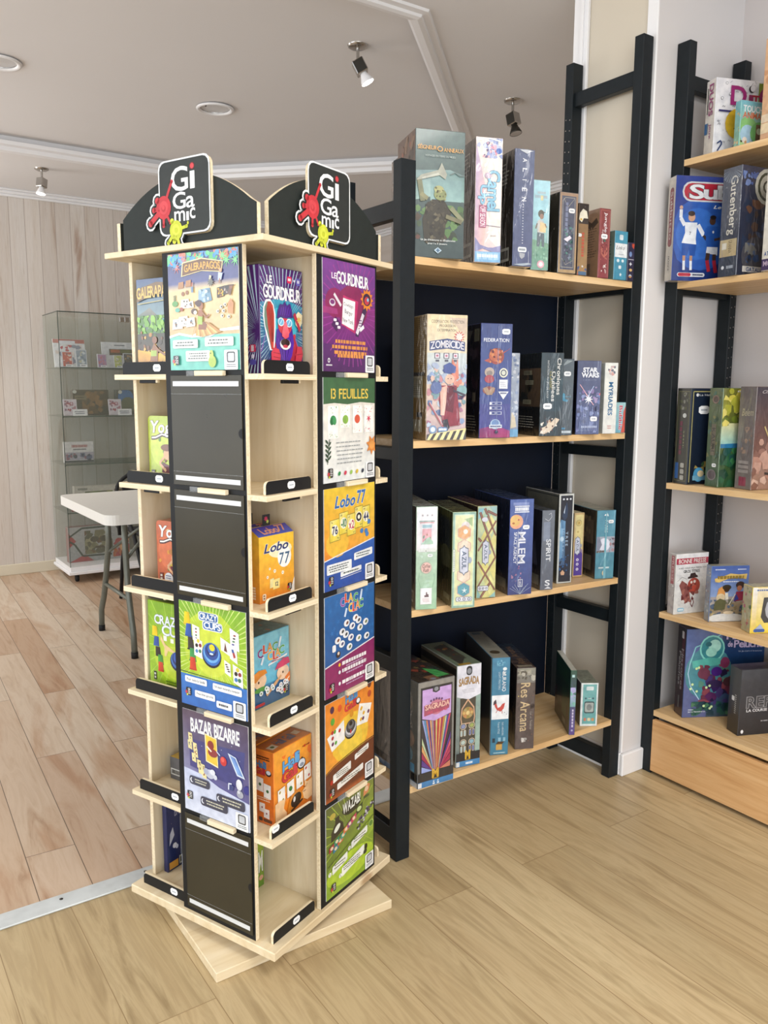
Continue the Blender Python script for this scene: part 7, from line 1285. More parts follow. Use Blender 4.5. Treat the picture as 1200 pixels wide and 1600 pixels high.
rbox('tall tan box with a white torn-paper label, right end of the top shelf', 0, .352, -.003, -5, .24, .07, .257, {'f': '#c89870', 'l': '#d0a078', 't': '#b88c64', 'r': '#b88c64'}, {'l': lambda c: (c.rect(0, 0, 1, 1, '#c89c78', '#d4a880'), c.blobs(3, 14, (0, .1, 1, 1), ['#d8ac84', '#c08c64'], .1, .3), c.poly([(.3, .45), (.6, .50), (.7, .6), (1, .64), (1, .40), (.5, .36)], '#e8e4dc'), c.dashes(.6, .42, .98, .60, 5, '#5c6460', .4), c.rect(0, .05, .35, .15, '#dcc8a4'), c.dashes(.5, .95, .9, .97, 1, '#e8d8a4', .8), c.rect(.0, .16, .35, .24, '#d8c4a8')), 'f': lambda c: c.blobs(6, 14, (0, 0, 1, 1), ['#d8ac84', '#c08c64', '#a8744c'], .06, .2)})
def a_subb(c):
    c.rect(0, 0, 1, 1, '#1c3478', '#243c8c'); c.ell(.35, .45, .42, .42, '#2c58ac'); c.ell(.3, .45, .28, .30, '#3468bc'); c.rrect(.08, .76, 1.1, .95, '#c8ccd0', .105); c.rrect(.10, .775, 1.1, .935, '#b0283c', .095); c.text('Sub', .18, .79, .72, .92, '#e4e6ea', b=2, ol='#4c4c54', olw=3, sp=.02); c.text('bu', .74, .79, 1.0, .92, '#e4e6ea', b=2)
    c.text('Le Football', .50, .70, .95, .73, '#eef0f4', b=2, sh=.3)
    # two football players
    c.poly([(.06, .60), (.10, .60), (.13, .66), (.16, .56), (.10, .54)], '#d8b49c') if False else None
    c.line(.13, .53, .075, .60, .045, '#e2e6ee'); c.line(.075, .60, .075, .68, .04, '#e2e6ee'); c.ell(.075, .70, .022, .022, '#c8a088'); c.line(.30, .54, .38, .44, .05, '#e2e6ee'); c.line(.38, .44, .42, .40, .035, '#3c3434')
    c.poly([(.13, .56), (.29, .56), (.28, .40), (.29, .35), (.10, .36), (.14, .46)], '#e4e8ee'); c.text('7', .195, .44, .215, .47, '#2c3454', b=1); c.poly([(.11, .36), (.29, .35), (.28, .24), (.22, .24), (.20, .30), (.18, .24), (.11, .24)], '#2450a0'); c.ell(.215, .61, .045, .05, '#c89c80'); c.ell(.21, .645, .045, .03, '#3c2c24')
    for x in (.14, .23): c.line(x, .24, x, .19, .035, '#b88c70'); c.line(x, .19, x + .005, .10, .032, '#e2e6ee')
    c.poly([(.42, .53), (.58, .53), (.64, .40), (.58, .40), (.57, .33), (.43, .33), (.41, .40)], '#2858ac'); c.line(.58, .52, .64, .42, .05, '#2858ac'); c.line(.62, .42, .52, .40, .03, '#4c382c'); c.line(.42, .51, .40, .44, .04, '#2858ac'); c.ell(.485, .58, .04, .045, '#4c362c'); c.ell(.49, .615, .04, .025, '#241c1a'); c.ell(.5, .475, .012, .015, '#e2e6ee'); c.poly([(.43, .33), (.57, .33), (.57, .25), (.50, .26), (.42, .27)], '#e2e6ee')
    c.line(.45, .27, .44, .20, .05, '#4c362c'); c.line(.44, .20, .47, .09, .045, '#b82c40'); c.line(.53, .26, .53, .2, .045, '#4c362c'); c.line(.53, .20, .56, .08, .045, '#b82c40'); c.poly([(.64, .44), (.72, .50), (.72, .28), (.66, .28)], '#8c9c94'); c.line(.64, .40, .68, .30, .03, '#d8dce4')
    c.rrect(.06, .035, .42, .075, '#d8dce4', .025); c.rrect(.07, .038, .24, .072, '#b82c40', .022); c.dashes(.26, .045, .4, .065, 1, '#2c3454', .8, full=True); c.poly([(.44, 0), (.7, .0), (.66, .06)], '#8c2438')
rbox('blue football game box with two players, overhanging the second shelf', 1, .066, -.058, -24, .25, .042, .298, {'f': '#24408c', 'l': '#ccc4b8', 't': '#7c2c3c', 'r': '#ccc4b8'}, {'f': a_subb, 'l': lambda c: (c.rect(0, 0, 1, 1, '#c8c0b4', '#d0c8bc'), c.rrect(.22, .33, .78, .90, '#7c2c34', .26), c.rrect(.27, .345, .73, .885, '#8c3038', .22), c.text('Subbuteo', .34, .40, .68, .86, '#c8b8b4', b=1, rot=-90), c.text('FRANCE', .36, .10, .56, .24, '#3c3c3c', b=1, rot=-90), c.star(.6, .2, .05, '#4c4c4c', 5))})
rbox('dark grey shrink-wrapped box with old-style white lettering and a big round initial', 1, .246, -.010, -8, .25, .066, .297, {'f': '#34384c', 'l': '#3c4250', 't': '#4c5260', 'r': '#3c4250'}, {'l': lambda c: (c.rect(0, 0, 1, 1, '#343a48', '#4c5260'), c.text('Gutenberg', .34, .38, .82, .92, '#dcd8cc', b=1, rot=-90, ol='#1c1c20', olw=2), c.rect(.03, .18, .95, .34, '#b8a47c', '#c4b48c'), c.text('GRANNA', .5, .21, .68, .33, '#5c5040', b=0, rot=-90), c.rect(.15, .25, .4, .31, '#dcd8c8'), c.ell(.25, .08, .08, .08, '#dcdee4'), c.dashes(.45, .06, .9, .10, 1, '#a8b0bc', .7), c.rays(.5, .99, 14, .03, '#8c98a8', .1, .6, 200, 340, 3)), 'f': lambda c: (c.rect(0, 0, 1, 1, '#2c3040', '#343a50'), c.blobs(6, 30, (.05, .1, 1, .7), ['#4c3c38', '#5c4438', '#6c4c3c', '#2c3850', '#3c4c70'], .05, .12), c.blobs(8, 14, (0, .72, .25, .95), ['#6c84b8', '#4c64a0'], .02, .06), c.ell(.40, .83, .20, .20, '#c8c8bc'), c.ell(.40, .83, .155, .16, '#3c4434'), c.ell(.40, .83, .12, .13, '#c0c0b4'), c.text('G', .33, .77, .47, .89, '#34382c', b=1), c.ell(.3, .18, .25, .22, '#4c4c54'), c.blobs(9, 12, (.1, .08, .5, .3), ['#5c6c8c', '#3c3c40', '#7c7c78', '#34507c'], .05, .1), c.rect(.08, .03, .45, .085, '#d8d4cc'), c.text('GATALIA', .14, .038, .42, .075, '#2f4a80', b=2))}, mat='wrapped_card')
rbox('cream game box with red and orange capitals, right end of the second shelf', 1, .395, -.030, -10, .24, .07, .272, {'f': '#d8d0c4', 'l': '#e0dcd0', 't': '#c8c0b4', 'r': '#c8c0b4'}, {'l': lambda c: (c.rect(0, 0, 1, 1, '#dcd8cc', '#e4e0d4'), [c.text(ch, .28, .74 - i * .095, .74, .80 - i * .095, ['#b05c3c', '#c87c4c', '#b06850', '#b88c4c', '#b05c3c', '#8c5c4c'][i], b=2) for i, ch in enumerate('BAUKA')], c.text('ATALIA', .1, .14, .7, .18, '#2f508c', b=2), c.rect(0, 0, 1, .11, '#3c3058'), c.text('MOCHI', .08, .04, .9, .09, '#c8b4c8', b=1), c.line(.2, .9, .5, .92, .01, '#8c8c84'))})
def a_navy(c):
    c.rect(0, 0, 1, 1, '#141c28', '#182438'); c.path([(.03, .02), (.03, .97), (.97, .97)], .012, '#a8a068'); c.ell(.09, .935, .02, .02, '#dcdcdc'); c.text('La Helvetia', .12, .925, .40, .945, '#c8ccd0', b=1); sticker(c, .20, .78, .16); c.blobs(3, 20, (.1, .04, .6, .24), ['#5c4c2c', '#3c5c3c', '#8c3c2c', '#a08c4c', '#2c3c4c'], .03, .07); c.ell(.17, .10, .08, .09, '#4c94bc'); c.rect(.08, .04, .28, .09, '#6ca0b8'); c.ell(.2, .11, .05, .04, '#d8c8a0')
rbox('black and navy game box with a gold frame line, left end of the middle shelf', 2, .114, .004, -14, .25, .062, .293, {'f': '#182234', 'l': '#3c3c38', 't': '#2c3034', 'r': '#20242c'}, {'f': a_navy, 'l': lambda c: (c.rect(.03, .02, .97, .98, '#38382f', '#44443c'), c.path([(.08, .03), (.08, .97), (.92, .97), (.92, .03), (.08, .03)], .02, '#8c8c60'), c.blobs(4, 16, (.1, .78, .9, .96), ['#6c7060', '#54583c', '#8c8c80'], .08, .16), c.vdash(.30, .30, .50, .66, '#6c2c40', 2), c.vdash(.60, .38, .67, .56, '#8c8c6c', 6), c.ell(.62, .72, .14, .12, '#d8dcd8'), c.rect(.1, .05, .35, .22, '#2c5c9c'), [c.rrect(.5, .04 + i * .065, .78, .09 + i * .065, '#b0b0a8', .06) for i in range(3)])})
def a_kauri(c):
    c.rect(0, 0, 1, 1, '#2c5434', '#6c6c2c'); c.rect(0, .42, 1, .65, '#8cc4c0', '#d8d4a0'); c.poly([(0, .40), (1, .38), (1, .46), (0, .44)], '#2c74a0'); c.blobs(3, 40, (0, .62, 1, 1), ['#a8a83c', '#c8bc4c', '#6c7c2c', '#dccf6c', '#8c8c34'], .06, .14); c.blobs(5, 40, (0, 0, 1, .40), ['#2c5c3c', '#1f4430', '#3c7c4c', '#245048'], .06, .14); c.dashes(.2, .955, .6, .985, 1, '#dcdcd0', .5, full=True); c.ell(.4, .08, .12, .12, '#dcdcdc')
rbox('lush jungle-print game box with a round seal, middle of the middle shelf', 2, .211, .020, -13, .25, .055, .294, {'f': '#4c6c3c', 'l': '#4c5c44', 't': '#4c5c3c', 'r': '#3c4c34'}, {'f': a_kauri, 'l': lambda c: (c.rect(0, 0, 1, 1, '#38583c', '#64704c'), c.blobs(7, 30, (0, .25, 1, 1), ['#5c6c4c', '#7c7c4c', '#4c6c5c', '#3c5440'], .1, .2), c.ell(.5, .89, .26, .24, '#8c7464'), c.ell(.5, .89, .19, .17, '#5c4c44'), c.rect(.3, .32, .66, .64, '#6c6450'), c.text('KAURI', .36, .36, .60, .60, '#34342c', b=1, rot=-90), c.ell(.5, .12, .36, .32, '#7c7474'), c.ell(.5, .12, .28, .25, '#54484c'), sticker(c, .66, .22, .34))}, mat='wrapped_card')
def a_bele(c):
    c.rect(0, 0, 1, 1, '#9c7868', '#2c2430'); c.rect(0, .35, 1, 1, '#6c4438', '#2a2434'); c.blobs(3, 40, (0, 0, 1, .5), ['#b89080', '#8c6458', '#c8a898', '#7c5448', '#a87c6c'], .06, .16); c.path([(.15, .62), (.25, .48), (.5, .44), (1, .46)], .02, '#b8a468'); c.text('Charlie', .08, .94, .32, .97, '#c8c0c0', b=0, sh=.4); c.path([(.2, .16), (.35, .14), (.5, .22)], .03, '#241c1c')
rbox('dusky reddish-brown game box, right end of the middle shelf', 2, .304, .041, -12, .24, .062, .298, {'f': '#5c4438', 'l': '#6c6460', 't': '#54484c', 'r': '#4c3c38'}, {'f': a_bele, 'l': lambda c: (c.rect(0, 0, 1, 1, '#78706c', '#6c6464'), c.text('Belem', .2, .72, .9, .79, '#b0a890', b=0, sh=.3), c.blobs(4, 14, (.1, .35, .9, .62), ['#8c7464', '#7c6c68', '#9c8474'], .1, .2), [c.rect(.15, .16 + i * .045, .8, .19 + i * .045, '#9c9490') for i in range(3)], c.rect(.25, .03, .7, .12, '#8c3c50'))}, mat='wrapped_card')
def a_presse(c):
    c.rect(0, 0, 1, 1, '#dcdcd8', '#e8e8ea'); c.rect(0, .83, 1, .93, '#b0344c'); c.text('BONNE PRESSE', .07, .845, .93, .915, '#eeeae4', b=1); c.text('AVEZ-VOUS DEJA PERDU VOS', .08, .745, .95, .775, '#3c3c3c', b=1); c.text('GROS TITRES', .24, .685, .74, .73, '#2c2c2c', b=2); c.dashes(.1, .03, .95, .66, 26, '#c8c4c0', .2, seed=3)
    c.poly([(.12, .48), (.2, .56), (.36, .50), (.44, .40), (.50, .22), (.32, .16), (.24, .3)], '#8c5450'); c.ell(.58, .46, .20, .21, '#a8483c'); c.ell(.56, .43, .10, .10, '#c05040'); c.ell(.50, .52, .035, .035, '#e6dcd4'); c.ell(.60, .53, .04, .04, '#e6dcd4'); c.poly([(.38, .58), (.7, .60), (.68, .63), (.64, .64), (.60, .68), (.46, .67), (.44, .62), (.38, .61)], '#3c2c2c'); c.blobs(4, 24, (.2, .18, .75, .5), ['#7c4440', '#6c3434', '#a86c60', '#8c7474'], .04, .09); c.path([(.54, .28), (.50, .16), (.56, .10), (.60, .18), (.54, .28)], .02, '#6c2c2c'); c.ell(.25, .2, .06, .05, '#d8d4d0'); c.path([(.05, .55), (.2, .62), (.34, .58)], .012, '#a8a8a4')
    c.rrect(.10, .04, .30, .10, '#8cc0d8', .03); c.dashes(.12, .05, .28, .09, 1, '#e8f2f6', .7, full=True)
rbox('white newspaper-style box with a red title band and a hat-wearing cartoon face', 3, .093, .007, -14, .125, .032, .195, {'f': '#dcdcd8', 'l': '#b8b4b0', 't': '#a8a8a4', 'r': '#b8b4b0'}, {'f': a_presse, 'l': lambda c: (c.rect(0, 0, 1, 1, '#b0a8a4', '#b8b0ac'), c.rect(.3, .5, .8, .97, '#a05058'), c.text('PRESSE', .4, .55, .68, .95, '#c8a8a4', b=1, rot=-90), c.blobs(3, 12, (0, .05, 1, .5), ['#8c7c78', '#a89c98', '#d8d4d0'], .1, .2))})
def a_pirate(c):
    c.rect(0, 0, 1, 1, '#c8b890', '#3c5ca8'); c.rect(0, .45, 1, 1, '#88a0cc', '#3454a0'); c.poly([(0, .1), (1, .08), (1, .36), (0, .30)], '#9c8c74'); c.blobs(4, 40, (0, .10, 1, .40), ['#6c6c5c', '#8c7c5c', '#4c5c74', '#b0a078', '#5c6c84'], .04, .1); c.ell(.45, .06, .5, .12, '#dcdcd8')
    c.poly([(.08, .78), (.3, .82), (.5, .87), (.72, .85), (.95, .86), (.93, .76), (.7, .80), (.5, .79), (.2, .71), (.1, .72)], '#d8b86c'); c.dashes(.16, .76, .88, .84, 1, '#8c7434', .7, full=True); c.dashes(.08, .93, .4, .955, 1, '#dce4f4', .6); c.dashes(.68, .93, .95, .955, 1, '#dce4f4', .6); c.dashes(.3, .71, .8, .735, 1, '#e8eef8', .6)
    c.poly([(.16, .46), (.2, .60), (.3, .64), (.38, .56), (.38, .46)], '#d09454'); c.ell(.27, .44, .12, .10, '#d8c4a0'); c.poly([(.10, .20), (.12, .36), (.25, .42), (.42, .38), (.40, .22)], '#5c5c40'); c.ell(.42, .62, .12, .07, '#34342c'); c.ell(.42, .59, .08, .08, '#3c2c20'); c.line(.42, .52, .44, .40, .08, '#e0dccc'); c.ell(.78, .66, .12, .09, '#3c2c2c'); c.ell(.76, .60, .07, .07, '#a86c54'); c.poly([(.62, .36), (.68, .54), (.90, .54), (.88, .38)], '#8c2c48'); c.poly([(.62, .36), (.68, .50), (.76, .40)], '#34408c'); c.line(.50, .30, .66, .50, .02, '#e0dcd0'); c.ell(.5, .16, .14, .04, '#dcc8a8')
rbox('blue-skied game box with cartoon soldiers, middle of the shelf above the drawer shelf', 3, .204, .029, -26, .124, .030, .175, {'f': '#5c7cb0', 'l': '#7c8894', 't': '#a0a090', 'r': '#8c8c84'}, {'f': a_pirate, 'l': lambda c: (c.rect(0, 0, 1, 1, '#8c9090', '#7c88a0'), c.blobs(3, 20, (0, .05, 1, .95), ['#6c7484', '#a09890', '#8c7478', '#b0b4b8'], .12, .24))})
_toy = rbox('yellow window box holding a round grey toy, right end of the shelf', 3, .345, .024, -26, .15, .048, .139, {'f': '#e6cf48', 'l': '#b8ac7c', 't': '#b0ac88', 'r': '#c8b878'}, {'f': lambda c: (c.rect(0, 0, 1, 1, '#e8d040', '#e8dcc0'), c.rect(0, .0, .1, 1, '#e8c83c', '#e6e6e6'), c.dashes(.08, .92, .5, .96, 1, '#4c6ca8', .8), c.poly([(.2, .35), (.28, .22), (1, .26), (1, .80), (.24, .78)], '#3c4044'), c.ell(.68, .52, .40, .34, '#a8acb4'), c.ell(.66, .56, .34, .26, '#b8bcc8'), c.blobs(3, 24, (.35, .35, 1, .75), ['#8c9098', '#c8ccd4', '#9ca4b0', '#6c7484'], .03, .08), c.text('STRIKE', .5, .08, .95, .2, '#c8542c', b=1, skew=.2), c.poly([(.05, .05), (.2, .2), (.3, .05)], '#a8b8d8'), c.rrect(.06, .02, .3, .09, '#2f5ca0', .03)), 'l': lambda c: (c.rect(0, 0, 1, 1, '#a8a480', '#b8ac84'), c.blobs(3, 20, (0, .05, 1, .95), ['#8c9c5c', '#c8946c', '#a8b08c', '#b0586c', '#7c9c54'], .1, .2))}, mat='wrapped_card', cat='toy', name='toy_box')
def a_peluche(c):
    c.rect(0, 0, 1, 1, '#5c6490', '#5a6ca0'); c.rect(.45, .2, 1, 1, '#1c4470', '#1c3868'); c.poly([(.3, .0), (1, 0), (1, .5), (.5, .45), (.3, .3)], ['#3c5464', '#2c3440', '#1c2c50', '#24547c', '#4c6088']); c.ell(.30, .50, .30, .34, '#4c8c98'); c.path([(.06, .62), (.04, .50), (.08, .36), (.2, .2)], .01, '#b8d4ec'); c.path([(.06, .62), (.12, .80), (.3, .86), (.5, .98)], .014, '#8cd0d4')
    c.ell(.33, .78, .16, .17, '#8cdcd0'); c.ell(.33, .78, .14, .15, '#3c8c94'); c.ell(.36, .81, .08, .08, '#b0e6d8'); c.ell(.32, .74, .07, .06, '#a0dccc'); c.ell(.28, .83, .04, .03, '#2c6c74')
    c.poly([(.08, .64), (.3, .68), (.52, .66), (.5, .60), (.1, .56)], '#5cb8ac'); c.blobs(4, 50, (.18, .14, .62, .60), ['#5c2c5c', '#3c245c', '#6c3448', '#2c2448', '#8c4854', '#4c3c74', '#5c8c7c'], .03, .09); c.ell(.5, .62, .06, .07, '#8c3c64'); c.ell(.40, .52, .07, .06, '#4c2480'); c.ell(.24, .50, .08, .07, '#743c50'); c.ell(.56, .40, .07, .06, '#54343c'); c.ell(.38, .38, .10, .05, '#3c2c54'); c.blobs(9, 20, (.1, .02, .6, .18), ['#2c5c50', '#4c7c5c', '#24404c'], .04, .1)
    for x, y in ((.08, .33), (.16, .30), (.10, .38), (.28, .34), (.32, .36), (.14, .56), (.17, .57), (.26, .13), (.34, .10), (.36, .12)): c.ell(x, y, .016, .016, '#d8f0b0')
    c.text('Histoires', .50, .885, 1.02, .985, '#c8b8dc', b=2, sp=.04); c.text('de', .52, .80, .58, .86, '#c8b8dc', b=2); c.text('Peluches', .60, .79, 1.02, .87, '#c8b8dc', b=2, sp=.04); c.text('Un Jeu Livre d Aventures', .66, .735, .96, .755, '#b8c4dc', b=1); c.text('Jerry Hawthorne', .06, .055, .28, .075, '#e4ecf4', b=1); c.dashes(.06, .085, .14, .095, 1, '#e4ecf4', .8)
rbox('large dark blue storybook game box with a glowing jar, on the drawer shelf', 4, .136, .022, -28, .262, .058, .292, {'f': '#3c5484', 'l': '#34303c', 't': '#4c5878', 'r': '#2c3040'}, {'f': a_peluche, 'l': lambda c: (c.rect(0, 0, 1, 1, '#3c2c34', '#24242c'), c.rect(.55, .3, .9, .95, '#4c2838', '#54303c'), c.text('Histoires', .55, .30, .8, .76, '#a8a8ac', b=1, rot=-90), c.text('Peluches', .28, .34, .5, .72, '#a8a8ac', b=1, rot=-90), c.rrect(.5, .88, .75, .96, '#c8c8cc', .04), c.rect(.4, .08, .56, .22, '#6c6c6c'))})
rbox('black racing game box with outlined grey letters, foremost on the drawer shelf', 4, .317, .044, -22, .235, .055, .208, {'f': '#383c44', 'l': '#24221f', 't': '#2c2c2a', 'r': '#24221f'}, {'f': lambda c: (c.rect(0, 0, 1, 1, '#24262c', '#42464e'), c.text('REFL', .10, .42, .56, .58, '#4a4c50', b=1, ol='#a0a0a4', olw=3, sp=.10), c.text('LA COURSE', .10, .355, .40, .395, '#e8e8ea', b=2), c.dashes(.32, .19, .8, .215, 1, '#a8a8ac', .7, full=True), c.ell(.055, .055, .02, .025, '#e8e8ea'), c.poly([(.04, .06), (.07, .06), (.055, .09)], '#e8e8ea'), c.star(.62, .78, .03, '#dcdce0', 5)), 'l': lambda c: (c.rect(0, 0, 1, 1, '#201e1c', '#2c2a28'), c.rrect(.28, .49, .52, .56, '#dcdcdc', .04), c.dashes(.56, .3, .7, .6, 10, '#a8a8a4', .5, full=True))}, cat='board game')
m = MB(); m.tube([(2.490, 1.2, .66), (2.488, 1.05, .70), (2.488, .9, .74), (2.489, .7, .80), (2.490, .45, .95)], .003, 'rubber', 8)
tag(m.build('cable', rz=TR), 'thin dark cable running up the right wall behind the shelf', 'cable')

# ---------------------------------------------------------------- glass cabinet by the plank-papered wall
CW, CD, CZ, CT = .82, .40, .105, 1.718
CP = room(1.262, 5.41)
cab = thing('glass_cabinet', 'tall glass display cabinet on a white wheeled base', 'display cabinet', CP, TR)
def cp(m, name, parent=cab): return m.build(name, parent)
m = MB(); m.box(-.012, CW + .012, -.012, CD + .012, .055, .075, 'gloss_white', r=.003); m.box(0, CW, 0, CD, .0755, CZ, 'gloss_white', r=.002); cp(m, 'base')
for x in (.05, CW - .05):
    for y in (.05, CD - .05):
        m = MB(); m.lathe([(0, -.011), (.02, -.011), (.0235, -.006), (.0235, .006), (.02, .011), (0, .011)], (x, y, .0238), 'rubber', 20, ax=(1, 0, 0)); m.box(x - .016, x + .016, y - .012, y + .012, .040, .0545, 'rubber', r=.002); cp(m, 'caster')
for nm, b in (('glass_panel', (0, .004, 0.006, CD - .006)), ('glass_panel', (CW - .004, CW, .006, CD - .006)), ('glass_panel', (0, CW, CD - .005, CD))):
    m = MB(); m.box(b[0], b[1], b[2], b[3], CZ + .0005, CT - .006, 'cabinet_glass'); cp(m, nm)
for x0, x1 in ((0, CW / 2 - .001), (CW / 2 + .001, CW)):
    m = MB(); m.box(x0, x1, 0, .005, CZ + .0005, CT - .006, 'cabinet_glass')
    m.box(x0 if x0 == 0 else x1 - .003, x0 + .003 if x0 == 0 else x1, -.0004, .0056, CZ + .0005, CT - .006, 'glass_edge'); dd = cp(m, 'glass_door')
    m = MB(); m.box(CW / 2 - .03 if x0 == 0 else CW / 2 + .002, CW / 2 - .002 if x0 == 0 else CW / 2 + .03, -.008, -.0006, CT - .05, CT - .02, 'chrome', r=.002); m.build('door_latch', dd)
m = MB(); m.box(0, CW, 0, CD, CT - .0055, CT, 'cabinet_glass'); m.box(0, CW, -.0006, .002, CT - .0055, CT, 'glass_edge'); m.box(-.0006, .002, .003, CD, CT - .0055, CT, 'glass_edge'); cp(m, 'glass_top')
CS = [.457, .767, 1.072, 1.378]
for z in CS:
    m = MB(); m.box(.006, CW - .006, .012, CD - .008, z - .006, z, 'cabinet_glass'); m.box(.006, CW - .006, .0112, .0128, z - .006, z, 'glass_edge'); cp(m, 'glass_shelf')
    for x in (.008, CW - .013): m = MB(); m.box(x, x + .005, .03, .045, z - .012, z - .0062, 'chrome'); cp(m, 'shelf_support')
def citem(label, x, y, z, w, d, h, side, arts, ang=0, name='trading_card_pack', cat='trading cards', tilt=0, **kw):
    cx = CP[0] + x * math.cos(TR) - y * math.sin(TR); cy = CP[1] + x * math.sin(TR) + y * math.cos(TR)
    o = gbox(label, cx, cy, z + .0004 + (d / 2 * abs(math.sin(math.radians(tilt))) if tilt else 0), TR + math.radians(ang), w, d, h, side, arts, 'gloss_card', cat=cat, name=name, **kw)
    if tilt: o.rotation_euler = (math.radians(tilt), 0, TR + math.radians(ang))
    return o
def mix(seed, pal, bgc, lab=True):
    def f(c):
        c.rect(.06, .04, .94, .96, bgc); c.blobs(seed, 18, (.1, .15, .9, .9), pal, .1, .22)
        if lab: c.rect(.3, .03, .95, .17, '#e8eaee'); c.dashes(.4, .05, .9, .14, 1, '#5c6470', .6)
    return f
S4 = CS[3]
citem('large white and red card folder leaning at the left of the top glass shelf', .12, .22, S4, .20, .012, .185, {'*': '#d8dade', 'f': '#e0e2e6'}, {'f': lambda c: (c.rect(0, .86, 1, 1, '#b86058'), c.rect(.2, .84, .7, .95, '#e2e6ee'), c.blobs(3, 20, (.05, .1, .9, .8), ['#c8a8a0', '#b8505c', '#e0d0c8', '#8c90a4'], .06, .14))}, tilt=-12)
PK = [(.075, .11, .065, .10, ['#b85448', '#d8c8c0', '#8c5c64', '#e0a090'], 'red sealed card pack, leftmost of the front row on the top glass shelf'),
      (.165, .12, .070, .115, ['#8c98a8', '#b8b8a0', '#6c7c90', '#c8d0d8'], 'grey-blue sealed card pack leaning on the white folder, top glass shelf'),
      (.295, .12, .062, .090, ['#a87ca0', '#b86a78', '#8c7ca8', '#d8b0b8'], 'pink-violet sealed card pack between the two white folders, top glass shelf'),
      (.395, .11, .055, .085, ['#b8c068', '#d8d8a0', '#a8b0a8', '#e0dcc8'], 'yellow-green sealed card pack in front of the right white folder'),
      (.47, .13, .066, .10, ['#5c5450', '#a88c6c', '#7c8490', '#3c3c44'], 'dark brown sealed card pack in front of the right white folder'),
      (.555, .12, .066, .095, ['#5c7cb0', '#2c4470', '#98b8d8', '#7c98c0'], 'blue sealed card pack, right of the dark brown one, top glass shelf'),
      (.66, .13, .07, .09, ['#c88c7c', '#d8b8a0', '#b87864', '#a8a8a8'], 'orange sealed card pack next to the plywood stand, top glass shelf')]
for i, (x, y, w, h, pal, lb) in enumerate(PK):
    citem(lb, x, y, S4, w, .008, h, {'*': '#c0c4cc', 'f': '#c8ccd4'}, {'f': mix(i + 2, pal, pal[0])}, tilt=-10, group='sealed card packs on the top glass shelf')
citem('white card folder with a picture window on the top glass shelf', .45, .24, S4, .24, .012, .175, {'*': '#dcdfe4', 'f': '#e4e7ec'}, {'f': lambda c: (c.rect(.2, .5, .85, .74, '#5c4c3c'), c.rect(.24, .6, .5, .72, '#b0603c'), c.rect(.52, .6, .82, .72, '#6c6c3c'), c.rect(.25, .8, .7, 1.0, '#f0f2f4'), c.dashes(.35, .85, .65, .92, 1, '#5c6470', .6, full=True))}, tilt=-8)
citem('dark brown boxed card set on the second glass shelf, left of the blue one', .225, .20, CS[2], .23, .05, .165, {'*': '#4c3c2c', 'f': '#5c4834'}, {'f': lambda c: (c.rect(0, 0, 1, 1, '#3c3026', '#4c3c2c'), c.blobs(4, 26, (.25, .05, 1, .95), ['#8c6438', '#7c5830', '#5c4428', '#a07444'], .08, .2), c.rect(.05, .62, .38, .78, '#7c6c50'), c.dashes(.08, .66, .35, .74, 1, '#3c3020', .6), c.ell(.05, .93, .06, .05, '#d8d8cc'))}, name='boxed_card_set')
citem('dark boxed card set with a blue disc on the second glass shelf', .52, .20, CS[2], .26, .05, .165, {'*': '#3c3c3c', 'f': '#4c4440'}, {'f': lambda c: (c.rect(0, 0, 1, 1, '#4c443c', '#5c5850'), c.ell(.24, .72, .20, .20, '#4c74a8'), c.ell(.3, .4, .2, .2, '#6c7058'), c.blobs(4, 26, (.45, .05, 1, .8), ['#8c5c4c', '#a84850', '#6c5c4c', '#b8a878'], .05, .12), c.ell(.1, .92, .05, .05, '#d8d8cc'))}, name='boxed_card_set')
for i, (x, lb) in enumerate(((.075, 'pink card pack with a white price card at the left of the second glass shelf'), (.36, 'pink-grey card pack with a white price card between the two dark boxed sets'))):
    citem(lb, x, .10, CS[2], .085, .008, .105, {'*': '#c8c4cc', 'f': '#d0c8d0'}, {'f': lambda c: c.blobs(5, 20, (.08, .1, .92, .92), ['#b07c88', '#8c6c80', '#d8c0c8', '#a0505c'], .1, .2)}, tilt=-10)
    citem(('white price card leaning on the leftmost pink card pack' if i == 0 else 'white price card leaning on the pink pack between the dark sets'), x + .05, .06, CS[2], .09, .004, .042, {'*': '#e4e6e8', 'f': '#e8eaec'}, {'f': lambda c: c.dashes(.1, .2, .9, .8, 2, '#5c6470', .5)}, name='price_card', cat='price card', tilt=-8)
citem('white box with small cars printed on it, third glass shelf', .125, .16, CS[1], .185, .04, .135, {'*': '#cccccc', 'f': '#d8d8d8'}, {'f': lambda c: (c.rect(0, .12, 1, .5, '#a8a4b0'), c.dashes(.25, .72, .8, .88, 1, '#a86c6c', .8, full=True), c.dashes(.3, .6, .75, .68, 1, '#5c5c64', .8, seed=3, full=True), c.blobs(5, 20, (.05, .08, .95, .45), ['#5c6484', '#8c5c6c', '#3c4054', '#a8a8b8'], .06, .12), c.rect(0, 0, 1, .1, '#3c3c44'))}, name='boxed_card_set')
citem('blue card pack on the third glass shelf next to the plywood stand', .60, .12, CS[1], .10, .008, .10, {'*': '#8c9cb8', 'f': '#8ca0c0'}, {'f': mix(4, ['#6c84b0', '#a8b8d0', '#5c6c90'], '#8ca0c0')}, tilt=-8)
